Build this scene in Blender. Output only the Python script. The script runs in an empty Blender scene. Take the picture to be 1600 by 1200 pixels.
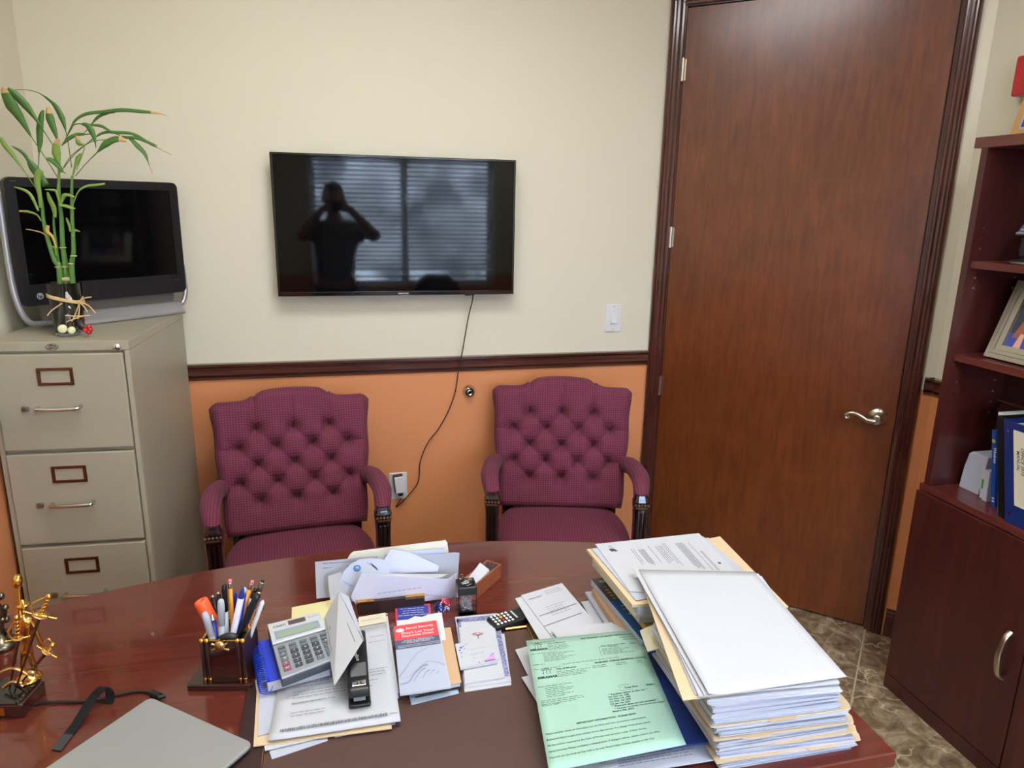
import bpy, bmesh, math, random
from mathutils import Vector, Matrix
from math import sin, cos, pi, radians
random.seed(7)
SC = bpy.context.scene
COL = SC.collection

# ---------------------------------------------------------------- camera
CAM_R = Vector((0.97224, -0.233236, 0.018684)); CAM_U = Vector((0.039749, 0.243327, 0.969129)); CAM_F = Vector((0.230582, 0.941484, -0.245844))
CAM_C = Vector((0, 0, 1.608)); FPX = 1109.9
cd = bpy.data.cameras.new('camera'); cd.sensor_width = 36; cd.lens = FPX / 1600 * 36; cd.clip_start = .02; cd.clip_end = 60
cam = bpy.data.objects.new('camera', cd); COL.objects.link(cam)
cam.matrix_world = Matrix(((CAM_R.x, CAM_U.x, -CAM_F.x, CAM_C.x), (CAM_R.y, CAM_U.y, -CAM_F.y, CAM_C.y), (CAM_R.z, CAM_U.z, -CAM_F.z, CAM_C.z), (0, 0, 0, 1)))
SC.camera = cam

# ---------------------------------------------------------------- world, lights, exposure
SC.view_settings.view_transform = 'Standard'; SC.view_settings.look = 'None'; SC.view_settings.gamma = 1; SC.view_settings.use_curve_mapping = False
SC.view_settings.exposure = 0.2
W = bpy.data.worlds.new('sky'); SC.world = W; W.use_nodes = True
nt = W.node_tree; nt.nodes.clear()
wo = nt.nodes.new('ShaderNodeOutputWorld'); wb = nt.nodes.new('ShaderNodeBackground'); tc = nt.nodes.new('ShaderNodeTexCoord')
sp = nt.nodes.new('ShaderNodeSeparateXYZ'); rp = nt.nodes.new('ShaderNodeValToRGB'); mr = nt.nodes.new('ShaderNodeMapRange')
nt.links.new(tc.outputs['Generated'], sp.inputs[0]); nt.links.new(sp.outputs['Z'], mr.inputs[0]); mr.inputs[1].default_value = -.25; mr.inputs[2].default_value = .5
nt.links.new(mr.outputs[0], rp.inputs[0]); nt.links.new(rp.outputs[0], wb.inputs[0]); nt.links.new(wb.outputs[0], wo.inputs[0])
rp.color_ramp.elements[0].color = (.05, .07, .06, 1); rp.color_ramp.elements[0].position = .25
rp.color_ramp.elements[1].color = (.38, .55, 1, 1); rp.color_ramp.elements[1].position = .55
wb.inputs[1].default_value = 5.0
LIGHT_POWER = 9.5
def area(name, loc, rot, sx, sy, power, color):
    l = bpy.data.lights.new(name, 'AREA'); l.shape = 'RECTANGLE'; l.size = sx; l.size_y = sy; l.energy = power; l.color = color
    o = bpy.data.objects.new(name, l); COL.objects.link(o); o.location = loc; o.rotation_euler = rot; return o
CEIL = 2.75
TROFFER = (.15, 1.35)
FILL_TROFFER = (1.05, -.15)  # unseen second panel, added as fill for the walls and upright faces
for _t, _p in ((TROFFER, LIGHT_POWER), (FILL_TROFFER, LIGHT_POWER * 1.9)): area('troffer_and_fill_light', (_t[0], _t[1], CEIL - .012), (0, 0, 0), 1.16, .56, _p, (.965, .985, 1))
area('window_daylight', (.57, -1.45, 1.46), (radians(90), 0, 0), 1.9, 1.5, 150.0, (.62, .78, 1))
_l = bpy.data.lights['window_daylight']; _l.use_nodes = True; _n = _l.node_tree.nodes; _e = _n['Emission']   # foliage and sky outside: uneven brightness
_g = _n.new('ShaderNodeNewGeometry'); _t = _n.new('ShaderNodeTexNoise'); _t.inputs['Scale'].default_value = 3.2; _t.inputs['Detail'].default_value = 4; _r = _n.new('ShaderNodeMapRange'); _r.inputs[1].default_value = .38; _r.inputs[2].default_value = .66; _r.inputs[3].default_value = .25; _r.inputs[4].default_value = 2.0
_l.node_tree.links.new(_g.outputs['Position'], _t.inputs['Vector']); _l.node_tree.links.new(_t.outputs['Fac'], _r.inputs[0]); _l.node_tree.links.new(_r.outputs[0], _e.inputs['Strength'])

# ---------------------------------------------------------------- pixel rays onto real planes (pixels of the 1600x1200 photo)
def ray(x, y): return CAM_F + CAM_R * ((x - 800) / FPX) - CAM_U * ((y - 600) / FPX)
def atz(x, y, z): d = ray(x, y); return CAM_C + d * ((z - CAM_C.z) / d.z)
def aty(x, y, Y): d = ray(x, y); return CAM_C + d * (Y / d.y)
def atx(x, y, X): d = ray(x, y); return CAM_C + d * (X / d.x)
def atp(x, y, p, n): d = ray(x, y); n = Vector(n); return CAM_C + d * ((Vector(p) - CAM_C).dot(n) / d.dot(n))

# ---------------------------------------------------------------- materials
def lin(c):
    c = c / 255; return c / 12.92 if c <= .04045 else ((c + .055) / 1.055) ** 2.4
def rgb(r, g, b): return (lin(r), lin(g), lin(b), 1)
MATS = {}
def mat(name, color, rough=.5, metal=0.0, spec=.5, coat=0.0, coat_rough=.05, trans=0.0, ior=1.45, noise=None, bump=None, alpha=1.0, sheen=0):
    if name in MATS: return MATS[name]
    m = bpy.data.materials.new(name); m.use_nodes = True; MATS[name] = m
    n = m.node_tree.nodes; L = m.node_tree.links; b = n['Principled BSDF']
    b.inputs['Base Color'].default_value = color; b.inputs['Roughness'].default_value = rough; b.inputs['Metallic'].default_value = metal
    b.inputs['Specular IOR Level'].default_value = spec; b.inputs['Coat Weight'].default_value = coat; b.inputs['Coat Roughness'].default_value = coat_rough
    b.inputs['Transmission Weight'].default_value = trans; b.inputs['IOR'].default_value = ior; b.inputs['Alpha'].default_value = alpha
    if sheen: b.inputs['Sheen Weight'].default_value = sheen
    tcn = n.new('ShaderNodeTexCoord')
    if noise:   # (scale, amount, detail)
        t = n.new('ShaderNodeTexNoise'); t.inputs['Scale'].default_value = noise[0]; t.inputs['Detail'].default_value = noise[2] if len(noise) > 2 else 3
        L.new(tcn.outputs['Object'], t.inputs['Vector'])
        mx = n.new('ShaderNodeMix'); mx.data_type = 'RGBA'; a = noise[1]
        mx.inputs[6].default_value = tuple(max(0, c * (1 - a)) for c in color[:3]) + (1,); mx.inputs[7].default_value = tuple(min(1, c * (1 + a)) for c in color[:3]) + (1,)
        L.new(t.outputs['Fac'], mx.inputs[0]); L.new(mx.outputs[2], b.inputs['Base Color'])
    if bump:    # (scale, strength)
        t = n.new('ShaderNodeTexNoise'); t.inputs['Scale'].default_value = bump[0]; t.inputs['Detail'].default_value = 4
        L.new(tcn.outputs['Object'], t.inputs['Vector']); bp = n.new('ShaderNodeBump'); bp.inputs['Strength'].default_value = bump[1]; bp.inputs['Distance'].default_value = .002
        L.new(t.outputs['Fac'], bp.inputs['Height']); L.new(bp.outputs[0], b.inputs['Normal'])
    return m
def wood(name, dark, mid, light, scale=(1.2, 14, 14), rough=.2, coat=.5, coat_rough=.08, blot=0.0, bumpy=.05, spec=.5):
    if name in MATS: return MATS[name]
    m = bpy.data.materials.new(name); m.use_nodes = True; MATS[name] = m
    n = m.node_tree.nodes; L = m.node_tree.links; b = n['Principled BSDF']
    tcn = n.new('ShaderNodeTexCoord'); mp = n.new('ShaderNodeMapping'); mp.inputs['Scale'].default_value = scale
    L.new(tcn.outputs['Object'], mp.inputs[0])
    t = n.new('ShaderNodeTexNoise'); t.inputs['Scale'].default_value = 2.2; t.inputs['Detail'].default_value = 8; t.inputs['Roughness'].default_value = .62; t.inputs['Distortion'].default_value = .7
    L.new(mp.outputs[0], t.inputs['Vector'])
    r = n.new('ShaderNodeValToRGB'); r.color_ramp.elements[0].position = .3; r.color_ramp.elements[0].color = dark; r.color_ramp.elements[1].position = .72; r.color_ramp.elements[1].color = light
    e = r.color_ramp.elements.new(.5); e.color = mid
    L.new(t.outputs['Fac'], r.inputs[0]); out = r.outputs[0]
    if blot:
        t2 = n.new('ShaderNodeTexNoise'); t2.inputs['Scale'].default_value = 5; t2.inputs['Detail'].default_value = 6; t2.inputs['Distortion'].default_value = 1.0
        L.new(tcn.outputs['Object'], t2.inputs['Vector']); mr2 = n.new('ShaderNodeMapRange'); mr2.inputs[1].default_value = .3; mr2.inputs[2].default_value = .7; mr2.inputs[3].default_value = 1 - blot; mr2.inputs[4].default_value = 1 + blot
        L.new(t2.outputs['Fac'], mr2.inputs[0]); vm = n.new('ShaderNodeVectorMath'); vm.operation = 'SCALE'; L.new(out, vm.inputs[0]); L.new(mr2.outputs[0], vm.inputs['Scale']); out = vm.outputs[0]
    L.new(out, b.inputs['Base Color'])
    b.inputs['Roughness'].default_value = rough; b.inputs['Coat Weight'].default_value = coat; b.inputs['Coat Roughness'].default_value = coat_rough; b.inputs['Specular IOR Level'].default_value = spec
    bp = n.new('ShaderNodeBump'); bp.inputs['Strength'].default_value = bumpy; bp.inputs['Distance'].default_value = .002; L.new(t.outputs['Fac'], bp.inputs['Height']); L.new(bp.outputs[0], b.inputs['Normal'])
    return m
def wall_paint():
    m = bpy.data.materials.new('two_tone_wall_paint'); m.use_nodes = True
    n = m.node_tree.nodes; L = m.node_tree.links; b = n['Principled BSDF']
    g = n.new('ShaderNodeNewGeometry'); s = n.new('ShaderNodeSeparateXYZ'); L.new(g.outputs['Position'], s.inputs[0])
    gt = n.new('ShaderNodeMath'); gt.operation = 'GREATER_THAN'; gt.inputs[1].default_value = .99; L.new(s.outputs['Z'], gt.inputs[0])
    mx = n.new('ShaderNodeMix'); mx.data_type = 'RGBA'; L.new(gt.outputs[0], mx.inputs[0])
    mx.inputs[6].default_value = ORANGE; mx.inputs[7].default_value = BEIGE; L.new(mx.outputs[2], b.inputs['Base Color'])
    b.inputs['Roughness'].default_value = .55; b.inputs['Specular IOR Level'].default_value = .35
    t = n.new('ShaderNodeTexNoise'); t.inputs['Scale'].default_value = 160; t.inputs['Detail'].default_value = 3; L.new(g.outputs['Position'], t.inputs['Vector'])
    bp = n.new('ShaderNodeBump'); bp.inputs['Strength'].default_value = .08; bp.inputs['Distance'].default_value = .002; L.new(t.outputs['Fac'], bp.inputs['Height']); L.new(bp.outputs[0], b.inputs['Normal'])
    return m
BEIGE = rgb(224, 217, 195); ORANGE = rgb(218, 142, 92)
M_WALL = wall_paint()
M_CEIL = mat('ceiling_white', rgb(215, 210, 198), .8, bump=(80, .2))
M_DESK = wood('desk_cherry_veneer', rgb(84, 33, 25), rgb(94, 39, 30), rgb(103, 46, 36), (1.0, 16, 16), .16, .6, .05)
M_SHELF = wood('bookcase_mahogany_laminate', rgb(56, 20, 17), rgb(68, 26, 22), rgb(80, 33, 28), (12, 12, 1.2), .3, .25, .12)
M_SHELFH = wood('bookcase_mahogany_horizontal', rgb(78, 30, 25), rgb(96, 41, 34), rgb(110, 52, 43), (12, 1.2, 12), .28, .25, .12)
M_DOOR = wood('door_stained_birch', rgb(90, 41, 14), rgb(104, 50, 19), rgb(116, 60, 25), (22, 22, 2.6), .3, .4, .2, blot=.16, bumpy=.12)
M_TRIM = wood('trim_dark_cherry', rgb(56, 27, 23), rgb(76, 38, 31), rgb(94, 52, 43), (10, 10, 1.5), .22, .5, .1)
M_RAIL = wood('chair_rail_cherry', rgb(62, 32, 26), rgb(84, 46, 37), rgb(102, 60, 48), (1.5, 12, 12), .22, .5, .1)
M_LEGWOOD = wood('chair_dark_mahogany', rgb(18, 8, 8), rgb(28, 12, 12), rgb(40, 17, 15), (8, 8, 1.2), .14, .8, .04)
M_PENWOOD = wood('pen_holder_mahogany', rgb(36, 12, 10), rgb(52, 18, 14), rgb(68, 26, 19), (10, 10, 3), .18, .7, .06)
M_LIGHTWOOD = wood('card_box_cherry', rgb(120, 62, 36), rgb(146, 80, 50), rgb(165, 96, 62), (3, 30, 30), .35, .2, .2)
M_LEATHER = mat('brown_leatherette', rgb(80, 56, 49), .42, spec=.5, noise=(300, .1), bump=(500, .25))
M_DKLEATHER = mat('dark_brown_leatherette', rgb(50, 30, 28), .4, bump=(500, .2))
M_GOLD = mat('polished_gold', rgb(226, 176, 92), .18, 1.0)
M_PALEGOLD = mat('brushed_pale_gold', rgb(214, 180, 118), .3, 1.0)
M_CHROME = mat('chrome', rgb(210, 210, 212), .12, 1.0)
M_NICKEL = mat('satin_nickel', rgb(196, 184, 166), .28, 1.0)
M_ANTIQUE = mat('antique_brass', rgb(120, 84, 62), .3, 1.0)
M_STEEL = mat('brushed_steel', rgb(160, 160, 165), .3, 1.0)
M_CAB = mat('putty_enamel', rgb(168, 161, 140), .38, spec=.4, noise=(60, .02))
M_GAPSHADE = mat('painted_gap_shade', rgb(30, 24, 20), .8)
M_BLACK = mat('black_plastic', rgb(24, 24, 26), .35)
M_BLACKG = mat('black_gloss_plastic', rgb(14, 14, 16), .1, coat=.6)
M_RUBBER = mat('black_rubber', rgb(22, 22, 23), .7)
M_SCREEN = mat('tv_screen_glass', rgb(8, 8, 10), .04, spec=.30)
M_MONBEZ = mat('monitor_bezel_charcoal', rgb(30, 30, 34), .35)
M_SILVER = mat('silver_painted_plastic', rgb(170, 170, 174), .3, .6)
M_LAPTOP = mat('laptop_silver', rgb(160, 161, 158), .33, .35)
M_WHITE = mat('white_plastic', rgb(225, 225, 226), .35)
M_PAPER = mat('white_paper', rgb(188, 189, 193), .75, spec=.25)
M_PAPER2 = mat('cool_white_paper', rgb(178, 181, 193), .75, spec=.25)
M_CREAM = mat('cream_card', rgb(206, 197, 170), .7)
M_MANILA = mat('manila_card', rgb(206, 181, 145), .7, noise=(40, .05))
M_TAN = mat('tan_kraft', rgb(196, 160, 124), .65)
M_GREEN = mat('green_form_paper', rgb(152, 186, 166), .7)
M_YELLOW = mat('yellow_card', rgb(214, 206, 150), .7)
M_INK = mat('printed_ink', rgb(70, 70, 78), .7)
M_INKG = mat('printed_ink_on_green', rgb(58, 82, 74), .7)
M_INKDK = mat('black_ink', rgb(40, 40, 46), .7)
M_BLUE = mat('royal_blue_plastic', rgb(24, 60, 190), .3)
M_NAVY = mat('navy_vinyl', rgb(24, 42, 98), .3, coat=.3)
M_BLUEBOOK = mat('blue_book_cover', rgb(30, 78, 170), .35)
M_RED = mat('red_enamel', rgb(190, 38, 44), .3, coat=.3)
M_ORANGE = mat('fluorescent_orange_plastic', rgb(250, 100, 52), .35)
M_PENCIL = mat('yellow_orange_pencil_lacquer', rgb(232, 156, 48), .35)
M_PINK = mat('pink_eraser', rgb(226, 120, 124), .7)
M_GREYPEN = mat('pale_grey_plastic', rgb(178, 186, 194), .35)
M_BLUEPEN = mat('dark_blue_plastic', rgb(30, 48, 140), .25)
M_GLASS = mat('clear_glass', (1, 1, 1, 1), .02, trans=1.0, ior=1.45)
M_ACRYL = mat('clear_acrylic', (1, 1, 1, 1), .03, trans=1.0, ior=1.3)
M_MARBLE = None

# ---------------------------------------------------------------- mesh helpers
ORG = {}
class MB:
    def __init__(s): s.v = []; s.f = []; s.m = []; s.sm = []
    def add(s, vs, fs, mi=0, smooth=False):
        b = len(s.v); s.v += [Vector(p) for p in vs]
        for f in fs: s.f.append([b + i for i in f]); s.m.append(mi); s.sm.append(smooth)
    def box(s, lo, hi, mi=0, X=None):
        p = [Vector((x, y, z)) for z in (lo[2], hi[2]) for y in (lo[1], hi[1]) for x in (lo[0], hi[0])]
        if X is not None: p = [X @ q for q in p]
        s.add(p, [(0, 2, 3, 1), (4, 5, 7, 6), (0, 1, 5, 4), (2, 6, 7, 3), (0, 4, 6, 2), (1, 3, 7, 5)], mi)
        return s
    def tube(s, path, rad, seg=10, mi=0, cap=True, flat=None, smooth=True):
        P = [Vector(p) for p in path]; n = len(P); rings = []
        R = rad if isinstance(rad, (list, tuple)) else [rad] * n
        up = None
        for i in range(n):
            t = (P[min(i + 1, n - 1)] - P[max(i - 1, 0)]).normalized()
            if up is None:
                up = Vector((0, 0, 1)) if abs(t.z) < .9 else Vector((1, 0, 0))
                if flat is not None: up = Vector(flat[0])
            a = (up - t * up.dot(t))
            if a.length < 1e-6: a = t.orthogonal()
            a.normalize(); up = a; b = t.cross(a)
            k = flat[1] if flat is not None else 1
            rings.append([P[i] + (a * cos(2 * pi * j / seg) * R[i] * k + b * sin(2 * pi * j / seg) * R[i]) for j in range(seg)])
        vs = [p for r in rings for p in r]; fs = []
        for i in range(n - 1):
            for j in range(seg):
                fs.append((i * seg + j, i * seg + (j + 1) % seg, (i + 1) * seg + (j + 1) % seg, (i + 1) * seg + j))
        s.add(vs, fs, mi, smooth)
        if cap:
            s.add(rings[0][::-1], [tuple(range(seg))], mi); s.add(rings[-1], [tuple(range(seg))], mi)
        return s
    def lathe(s, prof, c=(0, 0, 0), seg=24, mi=0, X=None, smooth=True):
        vs = []; c = Vector(c)
        for r, z in prof:
            for j in range(seg):
                p = Vector((r * cos(2 * pi * j / seg), r * sin(2 * pi * j / seg), z))
                vs.append((X @ p if X is not None else p) + c)
        fs = [(i * seg + j, i * seg + (j + 1) % seg, (i + 1) * seg + (j + 1) % seg, (i + 1) * seg + j) for i in range(len(prof) - 1) for j in range(seg)]
        if prof[0][0] > 1e-6: fs.append(tuple(range(seg))[::-1])
        if prof[-1][0] > 1e-6: fs.append(tuple((len(prof) - 1) * seg + j for j in range(seg)))
        s.add(vs, fs, mi, smooth); return s
    def ball(s, c, r, mi=0, sc=(1, 1, 1), seg=12):
        prof = [(max(1e-7, r * sin(pi * i / seg)) * 1, -r * cos(pi * i / seg)) for i in range(seg + 1)]
        X = Matrix.Diagonal((*sc,)).to_4x4()
        return s.lathe(prof, c, seg, mi, X)
    def prism(s, poly, vec, mi=0):
        vec = Vector(vec); P = [Vector(p) for p in poly]; n = len(P)
        vs = P + [p + vec for p in P]
        s.add(vs, [tuple(range(n))[::-1], tuple(range(n, 2 * n))] + [(i, (i + 1) % n, n + (i + 1) % n, n + i) for i in range(n)], mi); return s
    def poly(s, pts, mi=0): s.add(pts, [tuple(range(len(pts)))], mi); return s
    def slab(s, tl, tr, br, bl, t, mi=0, nu=1, nv=1, h=None, mi_side=None):
        """a sheet through four corners (top face), thickness t towards -normal"""
        tl, tr, br, bl = map(Vector, (tl, tr, br, bl))
        n = (tr - bl).cross(tl - bl)
        n = (br - bl).cross(tl - bl).normalized()
        top = []; bot = []
        for j in range(nv + 1):
            for i in range(nu + 1):
                u, v = i / nu, j / nv
                p = (bl * (1 - u) + br * u) * (1 - v) + (tl * (1 - u) + tr * u) * v
                if h: p = p + n * h(u, v)
                top.append(p); bot.append(p - n * t)
        N = len(top); w = nu + 1; fs = []
        for j in range(nv):
            for i in range(nu):
                a = j * w + i; fs.append((a, a + 1, a + w + 1, a + w))
        tf = len(fs); bs = [tuple(N + k for k in f[::-1]) for f in fs]; sd = []
        for i in range(nu): sd.append((i + 1, i, N + i, N + i + 1)); k = nv * w + i; sd.append((k, k + 1, N + k + 1, N + k))
        for j in range(nv): a = j * w; sd.append((a, a + w, N + a + w, N + a)); a = j * w + nu; sd.append((a + w, a, N + a, N + a + w))
        b = len(s.v); s.v += top + bot
        for f in fs + bs: s.f.append([b + k for k in f]); s.m.append(mi); s.sm.append(bool(h))
        for f in sd: s.f.append([b + k for k in f]); s.m.append(mi if mi_side is None else mi_side); s.sm.append(False)
        return s
    def build(s, name, mats, parent=None, bevel=0, label=None, cat=None, group=None, kind=None, subsurf=0, seg=2, org=None):
        if not isinstance(mats, (list, tuple)): mats = [mats]
        me = bpy.data.meshes.new(name)
        if parent is not None: o0 = ORG[parent.name]
        elif org is not None: o0 = Vector(org)
        else:
            mn = Vector([min(p[k] for p in s.v) for k in range(3)]); mx = Vector([max(p[k] for p in s.v) for k in range(3)])
            o0 = Vector(((mn.x + mx.x) / 2, (mn.y + mx.y) / 2, mn.z))
        me.from_pydata([p - o0 for p in s.v], [], s.f)
        for m in mats: me.materials.append(m)
        for p, mi, sm in zip(me.polygons, s.m, s.sm): p.material_index = mi; p.use_smooth = sm
        me.validate(); me.update()
        o = bpy.data.objects.new(name, me); COL.objects.link(o)
        if parent is not None: o.parent = parent
        else: o.location = o0
        ORG[o.name] = o0
        if bevel:
            b = o.modifiers.new('bevel', 'BEVEL'); b.width = bevel; b.segments = seg; b.limit_method = 'ANGLE'; b.angle_limit = radians(40)
        if subsurf:
            q = o.modifiers.new('subdivision', 'SUBSURF'); q.levels = subsurf; q.render_levels = subsurf
            for p in me.polygons: p.use_smooth = True
        tag(o, label, cat, group, kind); return o
def tag(o, label=None, cat=None, group=None, kind=None):
    if label: o['label'] = label
    if cat: o['category'] = cat
    if group: o['group'] = group
    if kind: o['kind'] = kind
    return o
def empty(name, loc, label, cat, group=None):
    o = bpy.data.objects.new(name, None); COL.objects.link(o); o.location = loc; o.empty_display_size = .05; ORG[o.name] = Vector(loc)
    return tag(o, label, cat, group)
def struct(mb, name, mats, bevel=0): return mb.build(name, mats, kind='structure', bevel=bevel)
def frame(origin, x, y, z): return Matrix(((x[0], y[0], z[0], origin[0]), (x[1], y[1], z[1], origin[1]), (x[2], y[2], z[2], origin[2]), (0, 0, 0, 1)))
def rotz(a, o=(0, 0, 0)): return Matrix.Translation(Vector(o)) @ Matrix.Rotation(a, 4, 'Z')
def smoothpath(pts, n=8):
    P = [Vector(p) for p in pts]; out = []
    for i in range(len(P) - 1):
        a = P[max(i - 1, 0)]; b = P[i]; c = P[i + 1]; d = P[min(i + 2, len(P) - 1)]
        for k in range(n):
            t = k / n; out.append(.5 * ((2 * b) + (c - a) * t + (2 * a - 5 * b + 4 * c - d) * t * t + (3 * b - a - 3 * c + d) * t ** 3))
    out.append(P[-1]); return out

TXT = {}
def text_geo(s, bold=0.0):
    k = (s, bold)
    if k in TXT: return TXT[k]
    c = bpy.data.curves.new('t', 'FONT'); c.body = s; c.size = 1; c.offset = bold; c.resolution_u = 2
    o = bpy.data.objects.new('t', c); COL.objects.link(o); bpy.context.view_layer.update()
    me = bpy.data.meshes.new_from_object(o.evaluated_get(bpy.context.evaluated_depsgraph_get()))
    vs = [(v.co.x, v.co.y) for v in me.vertices]; fs = [tuple(p.vertices) for p in me.polygons]
    bpy.data.objects.remove(o); bpy.data.curves.remove(c); bpy.data.meshes.remove(me)
    w = max([v[0] for v in vs]) if vs else 0
    TXT[k] = (vs, fs, w); return TXT[k]
class Face:
    """a flat rectangle in the place: u to the right, v up, in metres; lettering and print are laid on it"""
    def __init__(s, tl, tr, br, bl, lift=.0004):
        s.tl, s.tr, s.br, s.bl = map(Vector, (tl, tr, br, bl)); s.w = ((s.tr - s.tl).length + (s.br - s.bl).length) / 2; s.h = ((s.tl - s.bl).length + (s.tr - s.br).length) / 2
        s.n = (s.br - s.bl).cross(s.tl - s.bl).normalized(); s.lift = lift
    def at(s, u, v, h=None):   # u, v as fractions
        return (s.bl * (1 - u) + s.br * u) * (1 - v) + (s.tl * (1 - u) + s.tr * u) * v + s.n * (s.lift if h is None else h)
    def text(s, mb, st, u, v, size, mi=0, bold=0.0, align='l', rot=0, maxw=None, lift=None):
        vs, fs, w = text_geo(st, bold); k = size
        if maxw and w * k > maxw * s.w: k = maxw * s.w / w
        off = 0 if align == 'l' else (-w * k / 2 if align == 'c' else -w * k)
        c, q = cos(rot), sin(rot)
        mb.add([s.at(u + ((x * k + off) * c - y * k * q) / s.w, v + ((x * k + off) * q + y * k * c) / s.h, lift) for x, y in vs], fs, mi)
    def rect(s, mb, u0, v0, u1, v1, mi=0, lift=None): mb.poly([s.at(u0, v0, lift), s.at(u1, v0, lift), s.at(u1, v1, lift), s.at(u0, v1, lift)], mi)
    def facecam(s):
        if s.n.dot(CAM_C - s.at(.5, .5, 0)) < 0: s.n = -s.n
        return s
    def lines(s, mb, u0, u1, v_top, n, dv, th=.0014, mi=0, rag=.2, seed=1, lift=None):
        """lines of body print: word-long dashes"""
        r = random.Random(seed)
        for i in range(n):
            v = v_top - i * dv; u = u0; end = u1 - r.random() * rag * (u1 - u0)
            while u < end:
                wl = r.uniform(.004, .013) / s.w; e = min(u + wl, end); s.rect(mb, u, v, e, v + th / s.h, mi, lift); u = e + .0018 / s.w
    def disc(s, mb, u, v, r, mi=0, seg=20, r2=None, lift=None, sq=1):
        o = [s.at(u + r * cos(2 * pi * k / seg) / s.w, v + r * sq * sin(2 * pi * k / seg) / s.h, lift) for k in range(seg)]
        if r2 is None: mb.poly(o, mi)
        else:
            i_ = [s.at(u + r2 * cos(2 * pi * k / seg) / s.w, v + r2 * sq * sin(2 * pi * k / seg) / s.h, lift) for k in range(seg)]
            mb.add(o + i_, [(k, (k + 1) % seg, seg + (k + 1) % seg, seg + k) for k in range(seg)], mi)
def zq(z, *px): return [atz(x, y, z) for x, y in px]

# ================================================================ room
D = 2.742; LX = -.9595; RX = 2.04; RY = -1.0
WA = Vector((1.2677, D, 0)); wdir = Vector((cos(-.7461), sin(-.7461), 0)); wn = Vector((wdir.y, -wdir.x, 0))   # wn points into the room
if wn.dot(Vector((0, 1, 0))) > 0: wn = -wn
WA = WA + wdir * .0
WL = (RX - WA.x) / wdir.x; WB = WA + wdir * WL
def wallslab(name, a, b, holes=(), t=.12, z1=CEIL):
    """wall from a to b (room on the right-hand side seen from a to b is decided by nrm), holes = (s0,s1,z0,z1)"""
    a = Vector(a); b = Vector(b); d = (b - a).normalized(); L_ = (b - a).length
    nrm = Vector((d.y, -d.x, 0))
    mb = MB(); xs = sorted({0, L_, *[h[0] for h in holes], *[h[1] for h in holes]}); zs = sorted({0, z1, *[h[2] for h in holes], *[h[3] for h in holes]})
    for i in range(len(xs) - 1):
        for j in range(len(zs) - 1):
            cx, cz = (xs[i] + xs[i + 1]) / 2, (zs[j] + zs[j + 1]) / 2
            if any(h[0] < cx < h[1] and h[2] < cz < h[3] for h in holes): continue
            X = frame(a, d, -nrm, (0, 0, 1)); mb.box((xs[i], 0, zs[j]), (xs[i + 1], t, zs[j + 1]), X=X)
    return struct(mb, name, M_WALL)
wallslab('wall_back', (LX - .12, D, 0), (WA.x, D, 0))
wallslab('wall_left', (LX, RY, 0), (LX, D, 0))
wallslab('wall_angled', WA, WB, holes=[(.058, .955, 0, 2.342)])
wallslab('wall_right', (RX, WB.y, 0), (RX, RY, 0))
WX0, WX1, WZ0, WZ1 = -.22, 1.36, .88, 2.0
wallslab('wall_rear', (RX, RY, 0), (LX, RY, 0), holes=[(RX - WX1, RX - WX0, WZ0, WZ1)])
struct(MB().box((LX - .2, RY - .2, CEIL), (RX + .2, D + .2, CEIL + .1)), 'ceiling', M_CEIL)

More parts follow.
